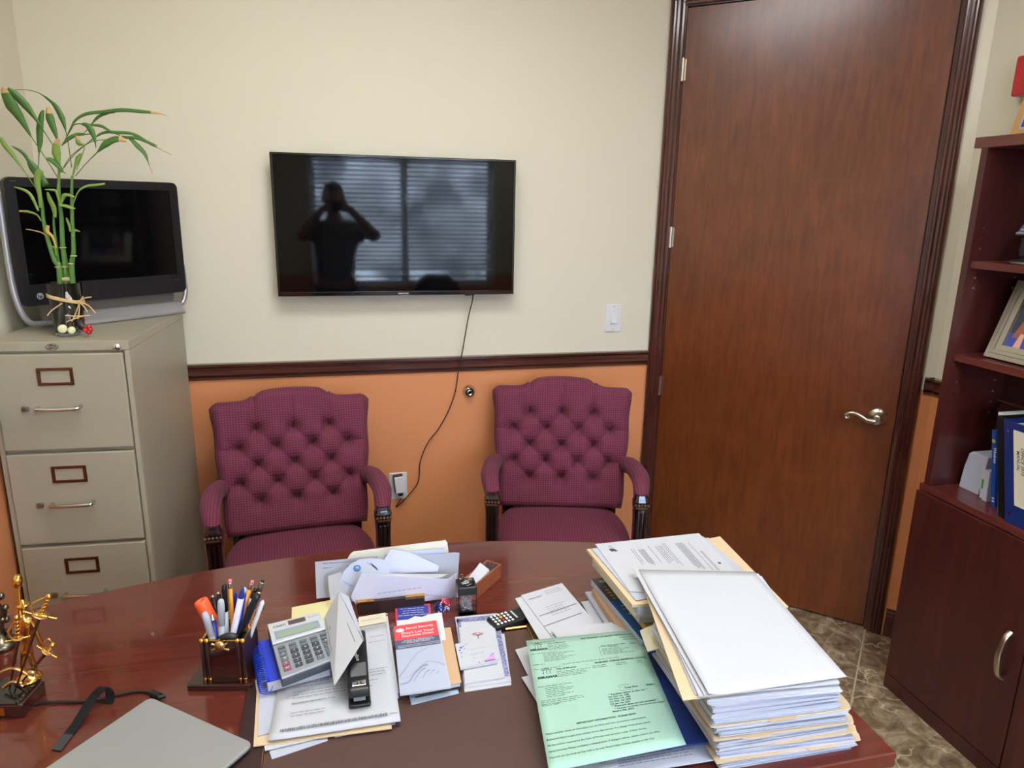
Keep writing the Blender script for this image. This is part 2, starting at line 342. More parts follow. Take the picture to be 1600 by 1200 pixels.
def marble():
    m = bpy.data.materials.new('brown_marble_tile'); m.use_nodes = True
    n = m.node_tree.nodes; L = m.node_tree.links; b = n['Principled BSDF']
    g = n.new('ShaderNodeNewGeometry'); mp = n.new('ShaderNodeMapping'); L.new(g.outputs['Position'], mp.inputs[0])
    p0 = atz(1344, 1023, 0); ang = math.atan2(p0.y - 1.708, p0.x - 1.601)
    t = n.new('ShaderNodeTexNoise'); t.inputs['Scale'].default_value = 13; t.inputs['Detail'].default_value = 9; t.inputs['Roughness'].default_value = .65; t.inputs['Distortion'].default_value = 1.2; L.new(mp.outputs[0], t.inputs['Vector'])
    r = n.new('ShaderNodeValToRGB'); L.new(t.outputs['Fac'], r.inputs[0])
    r.color_ramp.elements[0].position = .3; r.color_ramp.elements[0].color = rgb(84, 64, 46); r.color_ramp.elements[1].position = .75; r.color_ramp.elements[1].color = rgb(196, 176, 146)
    e = r.color_ramp.elements.new(.5); e.color = rgb(134, 112, 86)
    # cream veins: distorted voronoi edges
    t2 = n.new('ShaderNodeTexNoise'); t2.inputs['Scale'].default_value = 5; t2.inputs['Detail'].default_value = 5; L.new(mp.outputs[0], t2.inputs['Vector'])
    mxv = n.new('ShaderNodeMix'); mxv.data_type = 'RGBA'; mxv.inputs[0].default_value = .22; L.new(mp.outputs[0], mxv.inputs[6]); L.new(t2.outputs['Color'], mxv.inputs[7])
    vo = n.new('ShaderNodeTexVoronoi'); vo.feature = 'DISTANCE_TO_EDGE'; vo.inputs['Scale'].default_value = 7; L.new(mxv.outputs[2], vo.inputs['Vector'])
    mr = n.new('ShaderNodeMapRange'); mr.inputs[1].default_value = .0; mr.inputs[2].default_value = .022; mr.inputs[3].default_value = .75; mr.inputs[4].default_value = 0; L.new(vo.outputs['Distance'], mr.inputs[0])
    t3 = n.new('ShaderNodeTexNoise'); t3.inputs['Scale'].default_value = 9; L.new(g.outputs['Position'], t3.inputs['Vector'])
    mr3 = n.new('ShaderNodeMapRange'); mr3.inputs[1].default_value = .42; mr3.inputs[2].default_value = .6; L.new(t3.outputs['Fac'], mr3.inputs[0])
    ml = n.new('ShaderNodeMath'); ml.operation = 'MULTIPLY'; L.new(mr.outputs[0], ml.inputs[0]); L.new(mr3.outputs[0], ml.inputs[1])
    mx = n.new('ShaderNodeMix'); mx.data_type = 'RGBA'; L.new(ml.outputs[0], mx.inputs[0]); L.new(r.outputs[0], mx.inputs[6]); mx.inputs[7].default_value = rgb(224, 200, 162)
    # grout lines of a diagonal tile grid
    mp2 = n.new('ShaderNodeMapping'); mp2.vector_type = 'POINT'; L.new(g.outputs['Position'], mp2.inputs[0])
    A = TILE_ANG; mp2.inputs['Rotation'].default_value = (0, 0, -A); c, s_ = cos(-A), sin(-A)
    px, py = TILE_P.x * c - TILE_P.y * s_, TILE_P.x * s_ + TILE_P.y * c
    mp2.inputs['Location'].default_value = (-px, -py, 0)
    s = n.new('ShaderNodeSeparateXYZ'); L.new(mp2.outputs[0], s.inputs[0]); res = []
    for ax in ('X', 'Y'):
        d = n.new('ShaderNodeMath'); d.operation = 'DIVIDE'; d.inputs[1].default_value = .45; L.new(s.outputs[ax], d.inputs[0])
        a = n.new('ShaderNodeMath'); a.operation = 'ADD'; a.inputs[1].default_value = 100.5; L.new(d.outputs[0], a.inputs[0])
        f = n.new('ShaderNodeMath'); f.operation = 'FRACT'; L.new(a.outputs[0], f.inputs[0])
        q = n.new('ShaderNodeMath'); q.operation = 'SUBTRACT'; q.inputs[1].default_value = .5; L.new(f.outputs[0], q.inputs[0])
        ab = n.new('ShaderNodeMath'); ab.operation = 'ABSOLUTE'; L.new(q.outputs[0], ab.inputs[0])
        lt = n.new('ShaderNodeMath'); lt.operation = 'LESS_THAN'; lt.inputs[1].default_value = .0062; L.new(ab.outputs[0], lt.inputs[0]); res.append(lt)
    mxx = n.new('ShaderNodeMath'); mxx.operation = 'MAXIMUM'; L.new(res[0].outputs[0], mxx.inputs[0]); L.new(res[1].outputs[0], mxx.inputs[1])
    mg = n.new('ShaderNodeMix'); mg.data_type = 'RGBA'; L.new(mxx.outputs[0], mg.inputs[0]); L.new(mx.outputs[2], mg.inputs[6]); mg.inputs[7].default_value = rgb(184, 168, 140)
    L.new(mg.outputs[2], b.inputs['Base Color']); b.inputs['Roughness'].default_value = .22; b.inputs['Coat Weight'].default_value = .3
    bp = n.new('ShaderNodeBump'); bp.invert = True; bp.inputs['Distance'].default_value = .002; bp.inputs['Strength'].default_value = .4; L.new(mxx.outputs[0], bp.inputs['Height']); L.new(bp.outputs[0], b.inputs['Normal'])
    return m
TILE_P = atz(1337, 1061, 0); _q = atz(1350, 990, 0) - atz(1328, 1105, 0); TILE_ANG = math.atan2(_q.y, _q.x)
struct(MB().box((LX - .2, RY - .2, -.1), (RX + .2, D + .2, 0)), 'floor', marble())

# chair rail and baseboards: profile swept along walls
def sweep(name, prof, a, b, m, z0):
    """prof = list of (out, up) going round; a to b with the room on the right"""
    a = Vector(a); b = Vector(b); d = (b - a).normalized(); nrm = Vector((d.y, -d.x, 0))
    mb = MB(); P = [a + nrm * o + Vector((0, 0, z0 + u)) for o, u in prof]; mb.prism(P, b - a)
    return struct(mb, name, m)
RAILP = [(0, 0), (.006, 0), (.010, .004), (.010, .008), (.005, .011), (.012, .016), (.020, .022), (.020, .030), (.012, .036), (.014, .046), (.022, .052), (.026, .056), (.026, .063), (0, .063)]
sweep('trim_1', RAILP, (LX, D, 0), (WA.x - .008, D, 0), M_RAIL, .9548)
sweep('trim_2', RAILP, (LX, RY, 0), (LX, D, 0), M_RAIL, .9548)
sweep('trim_3', RAILP, WA + wdir * 1.022, WB, M_RAIL, .975)
sweep('trim_4', RAILP, (RX, WB.y, 0), (RX, RY, 0), M_RAIL, .975)
BASEP = [(0, 0), (.014, 0), (.014, .085), (.010, .092), (.012, .098), (.006, .104), (.006, .110), (0, .112)]
sweep('baseboard_back', BASEP, (LX, D, 0), (WA.x - .008, D, 0), M_RAIL, 0)
sweep('baseboard_left', BASEP, (LX, RY, 0), (LX, D, 0), M_RAIL, 0)
sweep('baseboard_angled', BASEP, WA + wdir * 1.022, WB, M_RAIL, 0)
sweep('baseboard_right', BASEP, (RX, WB.y, 0), (RX, RY, 0), M_RAIL, 0)

# door: leaf, casing, jamb, hinges, lever
DX = frame(WA, wdir, -wn, (0, 0, 1))     # local: x along the wall, y away from the room, z up
dm = MB().box((.0625, .004, .012), (.949, .046, 2.334), X=DX)
door = dm.build('door_1', M_DOOR, kind='structure', org=WA)
for i, z in enumerate((2.117, 1.489, .87)):
    h = MB(); h.tube([DX @ Vector((.0605, -.006, z - .04)), DX @ Vector((.0605, -.006, z + .04))], .0062, 10)
    for k in (-.04, -.014, .014, .04): h.tube([DX @ Vector((.0605, -.006, z + k - .001)), DX @ Vector((.0605, -.006, z + k + .001))], .0068, 10)
    h.box((.064, -.0005, z - .038), (.072, .003, z + .038), X=DX)
    h.build('hinge', M_NICKEL, door)
hz = .867; hx = .892
hb = MB(); Xr = DX @ Matrix.Translation((hx, 0, hz)) @ Matrix.Rotation(radians(90), 4, 'X')
def xl(prof, X, mb, seg=28):
    mb.lathe(prof, (0, 0, 0), seg, 0, X)
xl([(.033, -.004), (.034, .003), (.031, .007), (.028, .008), (.024, .012), (.017, .014), (.0155, .03), (.014, .034), (.0001, .035)], Xr, hb)
hb.build('rose', M_NICKEL, door)
lv = MB(); pts = [(0, -.036, 0), (-.012, -.042, -.004), (-.03, -.042, -.004), (-.05, -.041, .006), (-.068, -.041, .014), (-.086, -.041, .016), (-.1, -.041, .01), (-.106, -.041, 0), (-.101, -.041, -.006), (-.094, -.041, -.003), (-.095, -.041, .002)]
pp = [DX @ (Vector((hx, 0, hz - .004)) + Vector(p)) for p in smoothpath(pts, 5)]
lv.tube(pp, [.0115 - .006 * min(1, i / 35) for i in range(len(pp))], 12)
lv.tube([DX @ Vector((hx, -.03, hz - .004)), DX @ Vector((hx, -.05, hz - .004))], .013, 16)
lv.build('door_handle', M_NICKEL, door)
MB().box((.9485, .008, hz - .028), (.9505, .034, hz + .028), X=DX).build('latch_plate', M_CHROME, door)
CASP = [(0, 0), (0, -.012), (.004, -.018), (.010, -.020), (.016, -.013), (.022, -.012), (.030, -.016), (.038, -.015), (.043, -.010), (.048, -.012), (.055, -.011), (.058, -.008), (.058, 0)]
def casing(name, x0, sgn, z1, k=1):
    mb = MB(); P = [DX @ Vector((x0 + sgn * u * k, v, 0)) for u, v in CASP]; mb.prism(P, Vector((0, 0, z1))); return struct(mb, name, M_TRIM)
casing('trim_5', 0, 1, 2.40); casing('trim_6', 1.013, -1, 2.40, .80)
mb = MB(); P = [DX @ Vector((0, v, 2.40 - u)) for u, v in CASP]; mb.prism(P, wdir * 1.013); struct(mb, 'trim_7', M_TRIM)
mb = MB()
mb.box((.9505, .020, 0), (.9549, .12, 2.342), X=DX).box((.9551, -.0035, 0), (.975, -.0002, 2.342), X=DX).box((.0581, .0, 0), (.0615, .12, 2.342), X=DX).box((.0615, 0, 2.338), (.950, .12, 2.3418), X=DX).box((.936, .047, 0), (.950, .06, 2.338), X=DX).box((.0615, .047, 0), (.076, .06, 2.338), X=DX)
struct(mb, 'trim_8', M_TRIM)
struct(MB().box((0, .13, 0), (1.0, .14, 2.4), X=DX), 'door_gap_shade', M_GAPSHADE)  # dark sheet behind the leaf, its colour stands in for shade in the gaps

# window in the rear wall, with blinds (seen mirrored in the television)
w = MB()
for x0, x1, z0, z1 in ((WX0, WX1, WZ0, WZ0 + .05), (WX0, WX1, WZ1 - .05, WZ1), (WX0, WX0 + .05, WZ0 + .05, WZ1 - .05), (WX1 - .05, WX1, WZ0 + .05, WZ1 - .05), (.545, .605, WZ0 + .05, WZ1 - .05)):
    w.box((x0, RY - .11, z0), (x1, RY - .05, z1))
win = w.build('window_1', M_WHITE, kind='structure')
MB().box((WX0 + .05, RY - .085, WZ0 + .05), (WX1 - .05, RY - .081, WZ1 - .05)).build('pane', mat('window_glass', (1, 1, 1, 1), 0, trans=1.0, ior=1.1), win)
for nm, x0, x1 in (('left', WX0 + .01, .565), ('right', .585, WX1 - .01)):
    bl = empty('window_blind', ((x0 + x1) / 2, RY + .02, WZ0), 'white slatted blind over the ' + nm + ' half of the rear window, seen mirrored in the television', 'blind', 'window blinds')
    MB().box((x0, RY - .02, WZ1 - .04), (x1, RY + .03, WZ1 + .005)).build('headrail', M_WHITE, bl)
    n_s = 25
    sl = MB()
    for k in range(n_s):
        z = WZ1 - .07 - k * (WZ1 - WZ0 - .19) / n_s
        X = Matrix.Translation((0, RY + .005, z)) @ Matrix.Rotation(radians(-30), 4, 'X')
        sl.box((x0, -.024, -.001), (x1, .024, .001), X=X)
    sl.build('slats', M_WHITE, bl)
    MB().box((x0, RY - .015, WZ0 + .085), (x1, RY + .025, WZ0 + .10)).build('bottom_rail', M_WHITE, bl)

# ceiling troffer, and the added fill panel built the same way
em = bpy.data.materials.new('lit_diffuser'); em.use_nodes = True; em.node_tree.nodes['Principled BSDF'].inputs['Emission Color'].default_value = (.965, .985, 1, 1); em.node_tree.nodes['Principled BSDF'].inputs['Emission Strength'].default_value = 8
for (x, y), where in ((TROFFER, 'above the desk'), (FILL_TROFFER, 'behind the desk, above the photographer, added for fill')):
  tr = empty('ceiling_light', (x, y, CEIL), 'rectangular fluorescent ceiling panel ' + where, 'ceiling light', 'ceiling panels')
  f = MB()
  f.box((x - .61, y - .31, CEIL - .02), (x + .61, y - .28, CEIL)).box((x - .61, y + .28, CEIL - .02), (x + .61, y + .31, CEIL)).box((x - .61, y - .28, CEIL - .02), (x - .58, y + .28, CEIL)).box((x + .58, y - .28, CEIL - .02), (x + .61, y + .28, CEIL))
  f.build('frame', M_WHITE, tr)
  MB().box((x - .58, y - .28, CEIL - .010), (x + .58, y + .28, CEIL - .004)).build('diffuser', em, tr)

# ================================================================ wall things
def plate(c, w, h, t=.006):
    return MB().box((c[0] - w / 2, D - t, c[1] - h / 2), (c[0] + w / 2, D, c[1] + h / 2))
sw = empty('light_switch', (1.0974, D, 1.101), 'white rocker light switch on the beige wall beside the door', 'light switch')
plate((1.0974, 1.158), .0715, .115).build('switch_plate', M_WHITE, sw, bevel=.003)
s_ = MB(); s_.box((1.0974 - .0165, D - .0075, 1.158 - .033), (1.0974 + .0165, D - .0055, 1.158 + .033)); s_.prism([(1.0974 - .012, D - .007, 1.158 - .024), (1.0974 - .012, D - .016, 1.158 - .02), (1.0974 - .012, D - .008, 1.158 + .022), (1.0974 - .012, D - .007, 1.158 + .022)], (.024, 0, 0)); s_.build('rocker', M_WHITE, sw, bevel=.001)
s_ = MB()
for dz in (-.048, .048): s_.tube([(1.0974, D - .007, 1.158 + dz), (1.0974, D - .0055, 1.158 + dz)], .003, 10)
s_.build('screws', M_GREYPEN, sw)
ou = empty('power_outlet', (.2005, D, .426), 'white wall outlet plate between the two chairs', 'power outlet')
plate((.2005, .4833), .0715, .115).build('outlet_plate', M_WHITE, ou, bevel=.003)
s_ = MB()
for dz in (-.02, .02): s_.box((.2005 - .0165, D - .0072, .4833 + dz - .014), (.2005 + .0165, D - .0055, .4833 + dz + .014))
s_.build('sockets', M_WHITE, ou)
# plug-in adapter with cord up to the television
ad = empty('power_adapter', (.208, D - .03, .43), 'small white and black plug-in adapter in the outlet, its black cord rising to the television', 'adapter')
_a = aty(624, 758, D - .045); X = Matrix.Translation((_a.x, D - .03, _a.z)) @ Matrix.Rotation(radians(-6), 4, 'Y')
MB().box((-.018, -.022, -.034), (.021, -.012, .036), X=X).build('front_cover', M_WHITE, ad, bevel=.004)
MB().box((-.021, -.012, -.033), (.019, .0228, .034), X=X).build('body', M_BLACK, ad, bevel=.002)
MB().box((-.008, -.014, -.05), (.010, .006, -.033), X=X).build('plug', M_RUBBER, ad, bevel=.003)
cp = [(739, 459), (738, 470), (731, 500), (722, 552), (719, 566), (716, 582), (712, 610), (705, 632), (697, 650), (684, 672), (671, 688), (662, 706), (656, 725), (655, 745), (651, 758), (638, 774), (626, 787), (619, 792), (622, 787), (627, 779)]
yy = [D - .05, D - .042, D - .036, D - .031, D - .030, D - .030] + [D - .012] * 10 + [D - .012, D - .012, D - .018, D - .03]
MB().tube(smoothpath([aty(px, py, y_) for (px, py), y_ in zip(cp, yy)], 6), .0021, 8).build('cord', M_RUBBER, ad, label='thin black cord rising to the television')
pv = empty('wall_knob', (.5, D, .855), 'small round chrome knob on the orange wall left of the right chair', 'knob')
X = Matrix.Translation((.492, D, .8705)) @ Matrix.Rotation(radians(90), 4, 'X')
MB().lathe([(.026, 0), (.027, .003), (.024, .008), (.019, .014), (.0175, .02), (.0001, .02)], (0, 0, 0), 28, 0, X).build('base', M_CHROME, pv)
MB().lathe([(.0165, .0195), (.0165, .028), (.012, .030), (.011, .027), (.0001, .027)], (0, 0, 0), 28, 0, X).build('cap', M_BLACKG, pv)
MB().lathe([(.0125, .029), (.0125, .032), (.0075, .033), (.006, .029), (.0001, .029)], (0, 0, 0), 24, 0, X).build('lens_ring', M_CHROME, pv)

# television
c1, c2, c3, c4 = aty(418, 237, D - .07), aty(806, 250, D - .07), aty(803, 459, D - .07), aty(437, 464, D - .07)
x0 = (c1.x + c4.x) / 2; x1 = (c2.x + c3.x) / 2; z1 = (c1.z + c2.z) / 2; z0 = (c3.z + c4.z) / 2; TY = D - .07
tv = empty('television', ((x0 + x1) / 2, D - .03, z0), 'black flat television mounted on the beige wall', 'television')
b = MB(); B = .0085
b.box((x0, TY, z0), (x0 + B, TY + .012, z1)).box((x1 - B, TY, z0), (x1, TY + .012, z1)).box((x0 + B, TY, z1 - B), (x1 - B, TY + .012, z1)).box((x0 + B, TY, z0), (x1 - B, TY + .012, z0 + .015))
b.build('bezel', M_BLACKG, tv, bevel=.0015)
MB().box((x0 + B, TY + .0045, z0 + .015), (x1 - B, TY + .010, z1 - B)).build('screen', M_SCREEN, tv)
MB().box((x0 + .002, TY + .012, z0 + .002), (x1 - .002, TY + .02, z1 - .002)).box((x0 + .06, TY + .02, z0 + .04), (x1 - .06, D - .022, z1 - .10)).build('rear_housing', M_BLACK, tv, bevel=.003)
MB().box((x0 + .25, D - .022, z0 + .1), (x1 - .25, D - .0005, z1 - .12)).build('wall_mount', M_STEEL, tv)
F = Face((x0, TY, z1), (x1, TY, z1), (x1, TY, z0), (x0, TY, z0)); t = MB(); F.text(t, 'SAMSUNG', .513, .0085, .0085, 0, .02, 'c'); t.build('logo', mat('tv_logo_silver', rgb(190, 190, 195), .4), tv)
t = MB().tube([(x1 - .16, TY + .006, z0 - .004), (x1 - .16, TY + .006, z0 + .001)], .006, 12); t.box((x1 - .19, TY + .002, z0 - .004), (x1 - .168, TY + .01, z0)); t.build('sensor', M_BLACK, tv)

# fire alarm on the right wall
al = empty('fire_alarm', (RX, 1.88, 1.95), 'red fire alarm unit on the right wall above the bookcase', 'fire alarm')
p1, p2 = atx(1589, 88, RX - .045), atx(1578, 150, RX - .045); ya = (p1.y + p2.y) / 2
MB().box((RX - .045, ya - .125, p2.z - .003), (RX, ya, p1.z)).build('housing', M_RED, al, bevel=.006)
F = Face((RX - .045, ya, p1.z), (RX - .045, ya - .125, p1.z), (RX - .045, ya - .125, p2.z), (RX - .045, ya, p2.z)); t = MB()
F.text(t, 'FIRE', .34, .86, .026, 0, .02, 'l', rot=-pi / 2); t.build('lettering', M_WHITE, al)
t = MB(); F.disc(t, .68, .5, .03, r2=.024); t.build('strobe_ring', M_WHITE, al)

# ================================================================ filing cabinet
CX = frame((-.5797, 2.1449, 0), (cos(-.0543), sin(-.0543), 0), (-sin(-.0543), cos(-.0543), 0), (0, 0, 1))   # x: right edge 0, to the left negative; y: depth
CZ = 1.2185; CW = .366; CDp = .575
fc = empty('filing_cabinet', CX @ Vector((-CW / 2, CDp / 2, 0)), 'tall putty-coloured metal filing cabinet in the corner left of the chairs', 'filing cabinet')
b = MB(); b.box((-CW, .012, 0), (0, CDp, CZ - .027), X=CX); b.box((-CW, 0, .0), (-CW + .014, .012, CZ - .027), X=CX).box((-.014, 0, 0), (0, .012, CZ - .027), X=CX).box((-CW + .014, 0, 0), (-.014, .012, .045), X=CX)
b.build('body', M_CAB, fc, bevel=.0015)
MB().box((-CW, -.001, CZ - .0265), (.0008, CDp, CZ), X=CX).build('top', M_CAB, fc, bevel=.002)
for k in range(4):
    z0 = .909 - k * .2873; z1 = z0 + .2745
    dr = MB().box((-CW + .0165, -.008, z0), (-.0165, .01, z1 + .001), X=CX).build('drawer', M_CAB, fc, bevel=.003)
    if k == 0: z0 -= 0
    f = MB(); lx0, lx1, lz0, lz1 = -.239, -.147, z0 + .188, z0 + .238
    for a in ((lx0, lz1 - .008, lx1, lz1), (lx0, lz0, lx1, lz0 + .008), (lx0, lz0 + .008, lx0 + .009, lz1 - .008), (lx1 - .009, lz0 + .008, lx1, lz1 - .008)): f.box((a[0], -.0115, a[1]), (a[2], -.0075, a[3]), X=CX)
    f.build('label_holder', M_ANTIQUE, dr, bevel=.0012)
    h = MB(); hzz = z0 + .1235; P = smoothpath([(-.247, -.008, hzz), (-.247, -.022, hzz + .001), (-.240, -.029, hzz + .001), (-.193, -.031, hzz), (-.146, -.029, hzz + .001), (-.139, -.022, hzz + .002), (-.139, -.008, hzz + .003)], 4)
    h.tube([CX @ p for p in P], .0058, 12); h.build('handle', M_CHROME, dr)
    MB().box((-.288, -.016, hzz - .007), (-.270, -.0075, hzz + .007), X=CX).build('thumb_latch', M_STEEL, dr, bevel=.002)
lk = MB(); Xl = CX @ Matrix.Translation((-.031, 0, CZ - .018)) @ Matrix.Rotation(radians(90), 4, 'X'); lk.lathe([(.0115, 0), (.0115, .004), (.010, .006), (.0075, .006), (.007, .008), (.0001, .008)], (0, 0, 0), 24, 0, Xl)
lk_o = lk.build('lock', M_CHROME, fc); MB().box((-.0322, -.0088, CZ - .023), (-.0298, -.0079, CZ - .014), X=CX).build('keyhole', M_BLACK, lk_o)
F = Face(CX @ Vector((-CW, -.001, CZ)), CX @ Vector((0, -.001, CZ)), CX @ Vector((0, -.001, CZ - .0265)), CX @ Vector((-CW, -.001, CZ - .0265)))
t = MB(); F.disc(t, (CW - .195) / CW, .42, .0165, 0, r2=.0150, sq=.55); F.text(t, 'Office', (CW - .195) / CW, .49, .0085, 0, .03, 'c'); F.text(t, 'DEPOT', (CW - .195) / CW, .19, .0085, 0, .03, 'c'); t.build('badge', M_INKDK, fc)

# ================================================================ monitor on the cabinet
MR = Vector((-.528, 2.672, 0)); ML = Vector((-.905, 2.325, 0)); md = (MR - ML); MWd = md.length; md.normalize(); mn_ = Vector((md.y, -md.x, 0))   # mn_ faces the desk
zr1 = atp(275, 288, MR, mn_).z; zr0 = atp(289, 456, MR, mn_).z; zl1 = atp(8, 273, MR, mn_).z; zl0 = atp(20, 481, MR, mn_).z
mz1 = (zr1 + zl1) / 2; mz0 = (zr0 + zl0) / 2
MX = frame(ML, md, -mn_, (0, 0, 1)); s1 = (atp(277, 300, MR, mn_) - ML).dot(md); s0 = (atp(6, 290, MR, mn_) - ML).dot(md)
mo = empty('computer_monitor', MX @ Vector(((s0 + s1) / 2, .0, CZ)), 'black all-in-one computer screen on a silver stand atop the filing cabinet', 'computer monitor')
def rrect(x0, x1, z0, z1, r, n=5):
    o = []
    for cx, cz, a in ((x1 - r, z1 - r, 0), (x0 + r, z1 - r, 90), (x0 + r, z0 + r, 180), (x1 - r, z0 + r, 270)):
        o += [(cx + r * cos(radians(a + 90 * k / n)), cz + r * sin(radians(a + 90 * k / n))) for k in range(n + 1)]
    return o
def ring(mb, outer, inner, y0, y1, X, mi=0):
    n = len(outer); V = [X @ Vector((x, y, z)) for y in (y0, y1) for P in (outer, inner) for x, z in P]; fs = []
    for k in range(n):
        j = (k + 1) % n; fs += [(k, j, n + j, n + k), (2 * n + j, 2 * n + k, 3 * n + k, 3 * n + j), (j, k, 2 * n + k, 2 * n + j), (n + k, n + j, 3 * n + j, 3 * n + k)]
    mb.add(V, fs, mi)
b = MB(); ring(b, rrect(s0, s1, mz0, mz1, .018), rrect(s0 + .028, s1 - .028, mz0 + .062, mz1 - .026, .002), 0, .018, MX); b.build('bezel', M_MONBEZ, mo)
MB().prism([MX @ Vector((x, .018, z)) for x, z in rrect(s0 + .004, s1 - .004, mz0 + .004, mz1 - .004, .016)], (MX.to_3x3() @ Vector((0, .018, 0)))).build('rear_housing', M_BLACK, mo)
MB().box((s0 + .028, .003, mz0 + .062), (s1 - .028, .006, mz1 - .026), X=MX).build('screen', M_SCREEN, mo)
F = Face(MX @ Vector((s0, 0, mz1)), MX @ Vector((s1, 0, mz1)), MX @ Vector((s1, 0, mz0)), MX @ Vector((s0, 0, mz0)))
t = MB(); u_ = .028 / F.w + .045; v_ = .075; F.disc(t, u_, v_, .0095, 0); t.build('badge', mat('badge_silver', rgb(190, 190, 195), .35), mo)
t = MB(); F.lift = .0009; F.text(t, 'hp', u_, v_ - .012, .013, 0, .03, 'c'); t.build('badge_letters', M_BLACK, mo)
F.lift = .0004; t = MB(); F.rect(t, .915, .118, .955, .121); F.rect(t, .03, .968, .06, .971); t.build('bezel_marks', M_STEEL, mo)
t = MB(); F.disc(t, .49, .967, .0035); t.build('webcam', M_BLACKG, mo)
# silver tube frame: runs up the left side, under the screen and round the right corner
fr = MB(); zb = CZ + .016
P = smoothpath([(s0 - .012, .012, mz1 - .05), (s0 - .013, .012, mz0 + .1), (s0 - .008, .006, mz0 + .01), (s0 + .01, .0, zb + .012), (s0 + .045, .0, zb + .002), (s0 + .10, .004, zb)], 6)
fr.tube([MX @ p for p in P], .0085, 12); fr.build('tube_frame', M_SILVER, mo); fr = MB()
P = smoothpath([(s1 + .001, .014, mz0 + .09), (s1 + .003, .012, mz0 + .02), (s1 - .002, .008, mz0 - .012), (s1 - .02, .004, zb + .015), (s1 - .05, .002, zb + .012)], 6); fr.tube([MX @ p for p in P], .0085, 12)
fr.build('tube_frame', M_SILVER, mo)
MB().box((s0 + .06, .030, CZ + .002), (s1 - .03, .036, mz0 + .02), X=MX).build('stand_panel', mat('stand_grey', rgb(128, 124, 116), .4, .3), mo)
bs = MB(); prof = [(-.030, 0), (-.034, .006), (-.028, .014), (.004, .040), (.016, .042), (.02, 0)]
bs.prism([MX @ Vector((s0 + .085, y, CZ + .0004 + z)) for y, z in prof], MX.to_3x3() @ Vector((s1 - .03 - s0 - .085, 0, 0))); bs.build('stand_base', M_SILVER, mo, bevel=.005, seg=3)

# ================================================================ bamboo plant in glass vase
VC = Vector((-.760, 2.262, CZ)); VR, VH = .0445, .150
vp = empty('vase_of_lucky_bamboo', VC, 'lucky bamboo plant with thin green leaves in a glass tied with raffia on the cabinet', 'potted plant')
b = MB(); b.lathe([(.0001, .0002), (VR * .8, .0002), (VR * .84, .004), (VR, VH), (VR - .0022, VH), (VR * .84 - .002, .008), (.0001, .007)], VC, 32); b.build('glass_vase', M_GLASS, vp)
b = MB(); b.lathe([(.0001, .009), (VR * .82 - .003, .009), (VR * .95 - .003, VH * .80), (.0001, VH * .80)], VC, 28); b.build('dark_filling', mat('brown_water_pebbles', rgb(98, 74, 60), .4, noise=(60, .35)), vp)
def vz(px, py, dy=0): return aty(px, py, VC.y + dy)
M_STALK = mat('bamboo_stalk_green', rgb(84, 126, 56), .35, noise=(30, .2)); M_LEAF = mat('bamboo_leaf_green', rgb(66, 106, 40), .4, noise=(30, .25)); M_LEAF2 = mat('bamboo_leaf_light_green', rgb(122, 154, 70), .45, noise=(30, .2)); M_DRY = mat('dry_leaf_tip', rgb(196, 160, 106), .7); M_NODE = mat('stalk_node_pale', rgb(178, 176, 128), .6)
def stalk(pts, r, dy=0, nodes=()):
    pp = [vz(x, y, dy) for x, y in pts]; pp[0] = Vector((pp[0].x, pp[0].y, VC.z + VH * .78)); P = smoothpath(pp, 4); n = len(P)
    m = MB().tube(P, [r[0] + (r[1] - r[0]) * i / (n - 1) for i in range(n)], 10)
    o = m.build('stalk', M_STALK, vp)
    k = MB()
    for x, y in nodes:
        c = vz(x, y, dy); k.lathe([(r[0] * .95, -.0018), (r[0] * 1.15, 0), (r[0] * .95, .0018)], c, 12)
    if nodes: k.build('node_ring', M_NODE, o)
stalk([(93, 440), (92, 415), (86, 408), (75, 375), (68, 345), (66, 320), (62, 300)], (.0085, .0032), -.004, [(91, 417)])
stalk([(102, 440), (102, 414), (98, 385), (96, 340), (93, 315), (92, 270)], (.0088, .0034), .004, [(102, 417), (98, 387)])
stalk([(112, 440), (112, 414), (115, 392), (113, 345), (112, 300), (113, 275)], (.008, .003), -.008, [(111, 412), (115, 400)])
stalk([(91, 410), (88, 385), (84, 350), (84, 330)], (.005, .002), .010)
def leaf(pts, wid, dy0=0, dy1=0, m=M_LEAF, tip=False, tw=0.3):
    """leaf along photo path pts (base to tip); wid = half widths in mm at each; real 3-D blade with a fold"""
    n = len(pts); P = [vz(x, y, dy0 + (dy1 - dy0) * i / (n - 1)) for i, (x, y) in enumerate(pts)]; S = smoothpath(P, 5); N = len(S)
    mb = MB(); vs = []
    view = (S[N // 2] - CAM_C).normalized()
    for i in range(N):
        t = i / (N - 1) * (n - 1); k = min(int(t), n - 2); fr_ = t - k; w = (wid[k] * (1 - fr_) + wid[k + 1] * fr_) / 1000; w = w * ((1.7 if m is M_LEAF else 1.3) if w > .0015 else 1.1)
        tan = (S[min(i + 1, N - 1)] - S[max(i - 1, 0)]).normalized(); side = tan.cross(view).normalized(); up = side.cross(tan).normalized(); side = (side * cos(tw) + up * sin(tw)).normalized(); up = side.cross(tan).normalized()
        vs += [S[i] - side * w + up * w * .14, S[i] - up * .0004, S[i] + side * w + up * w * .14]
    fs = []; nt_ = int(N * .82) if tip else N
    for i in range(N - 1):
        for j in (0, 1): fs.append((3 * i + j, 3 * i + j + 1, 3 * i + j + 4, 3 * i + j + 3))
    b = len(mb.v); mb.v += vs
    for q, f in enumerate(fs): mb.f.append(f); mb.m.append(1 if q // 2 >= nt_ else 0); mb.sm.append(True)
    o = mb.build('leaf', [m, M_DRY], vp); s = o.modifiers.new('thickness', 'SOLIDIFY'); s.thickness = .0006
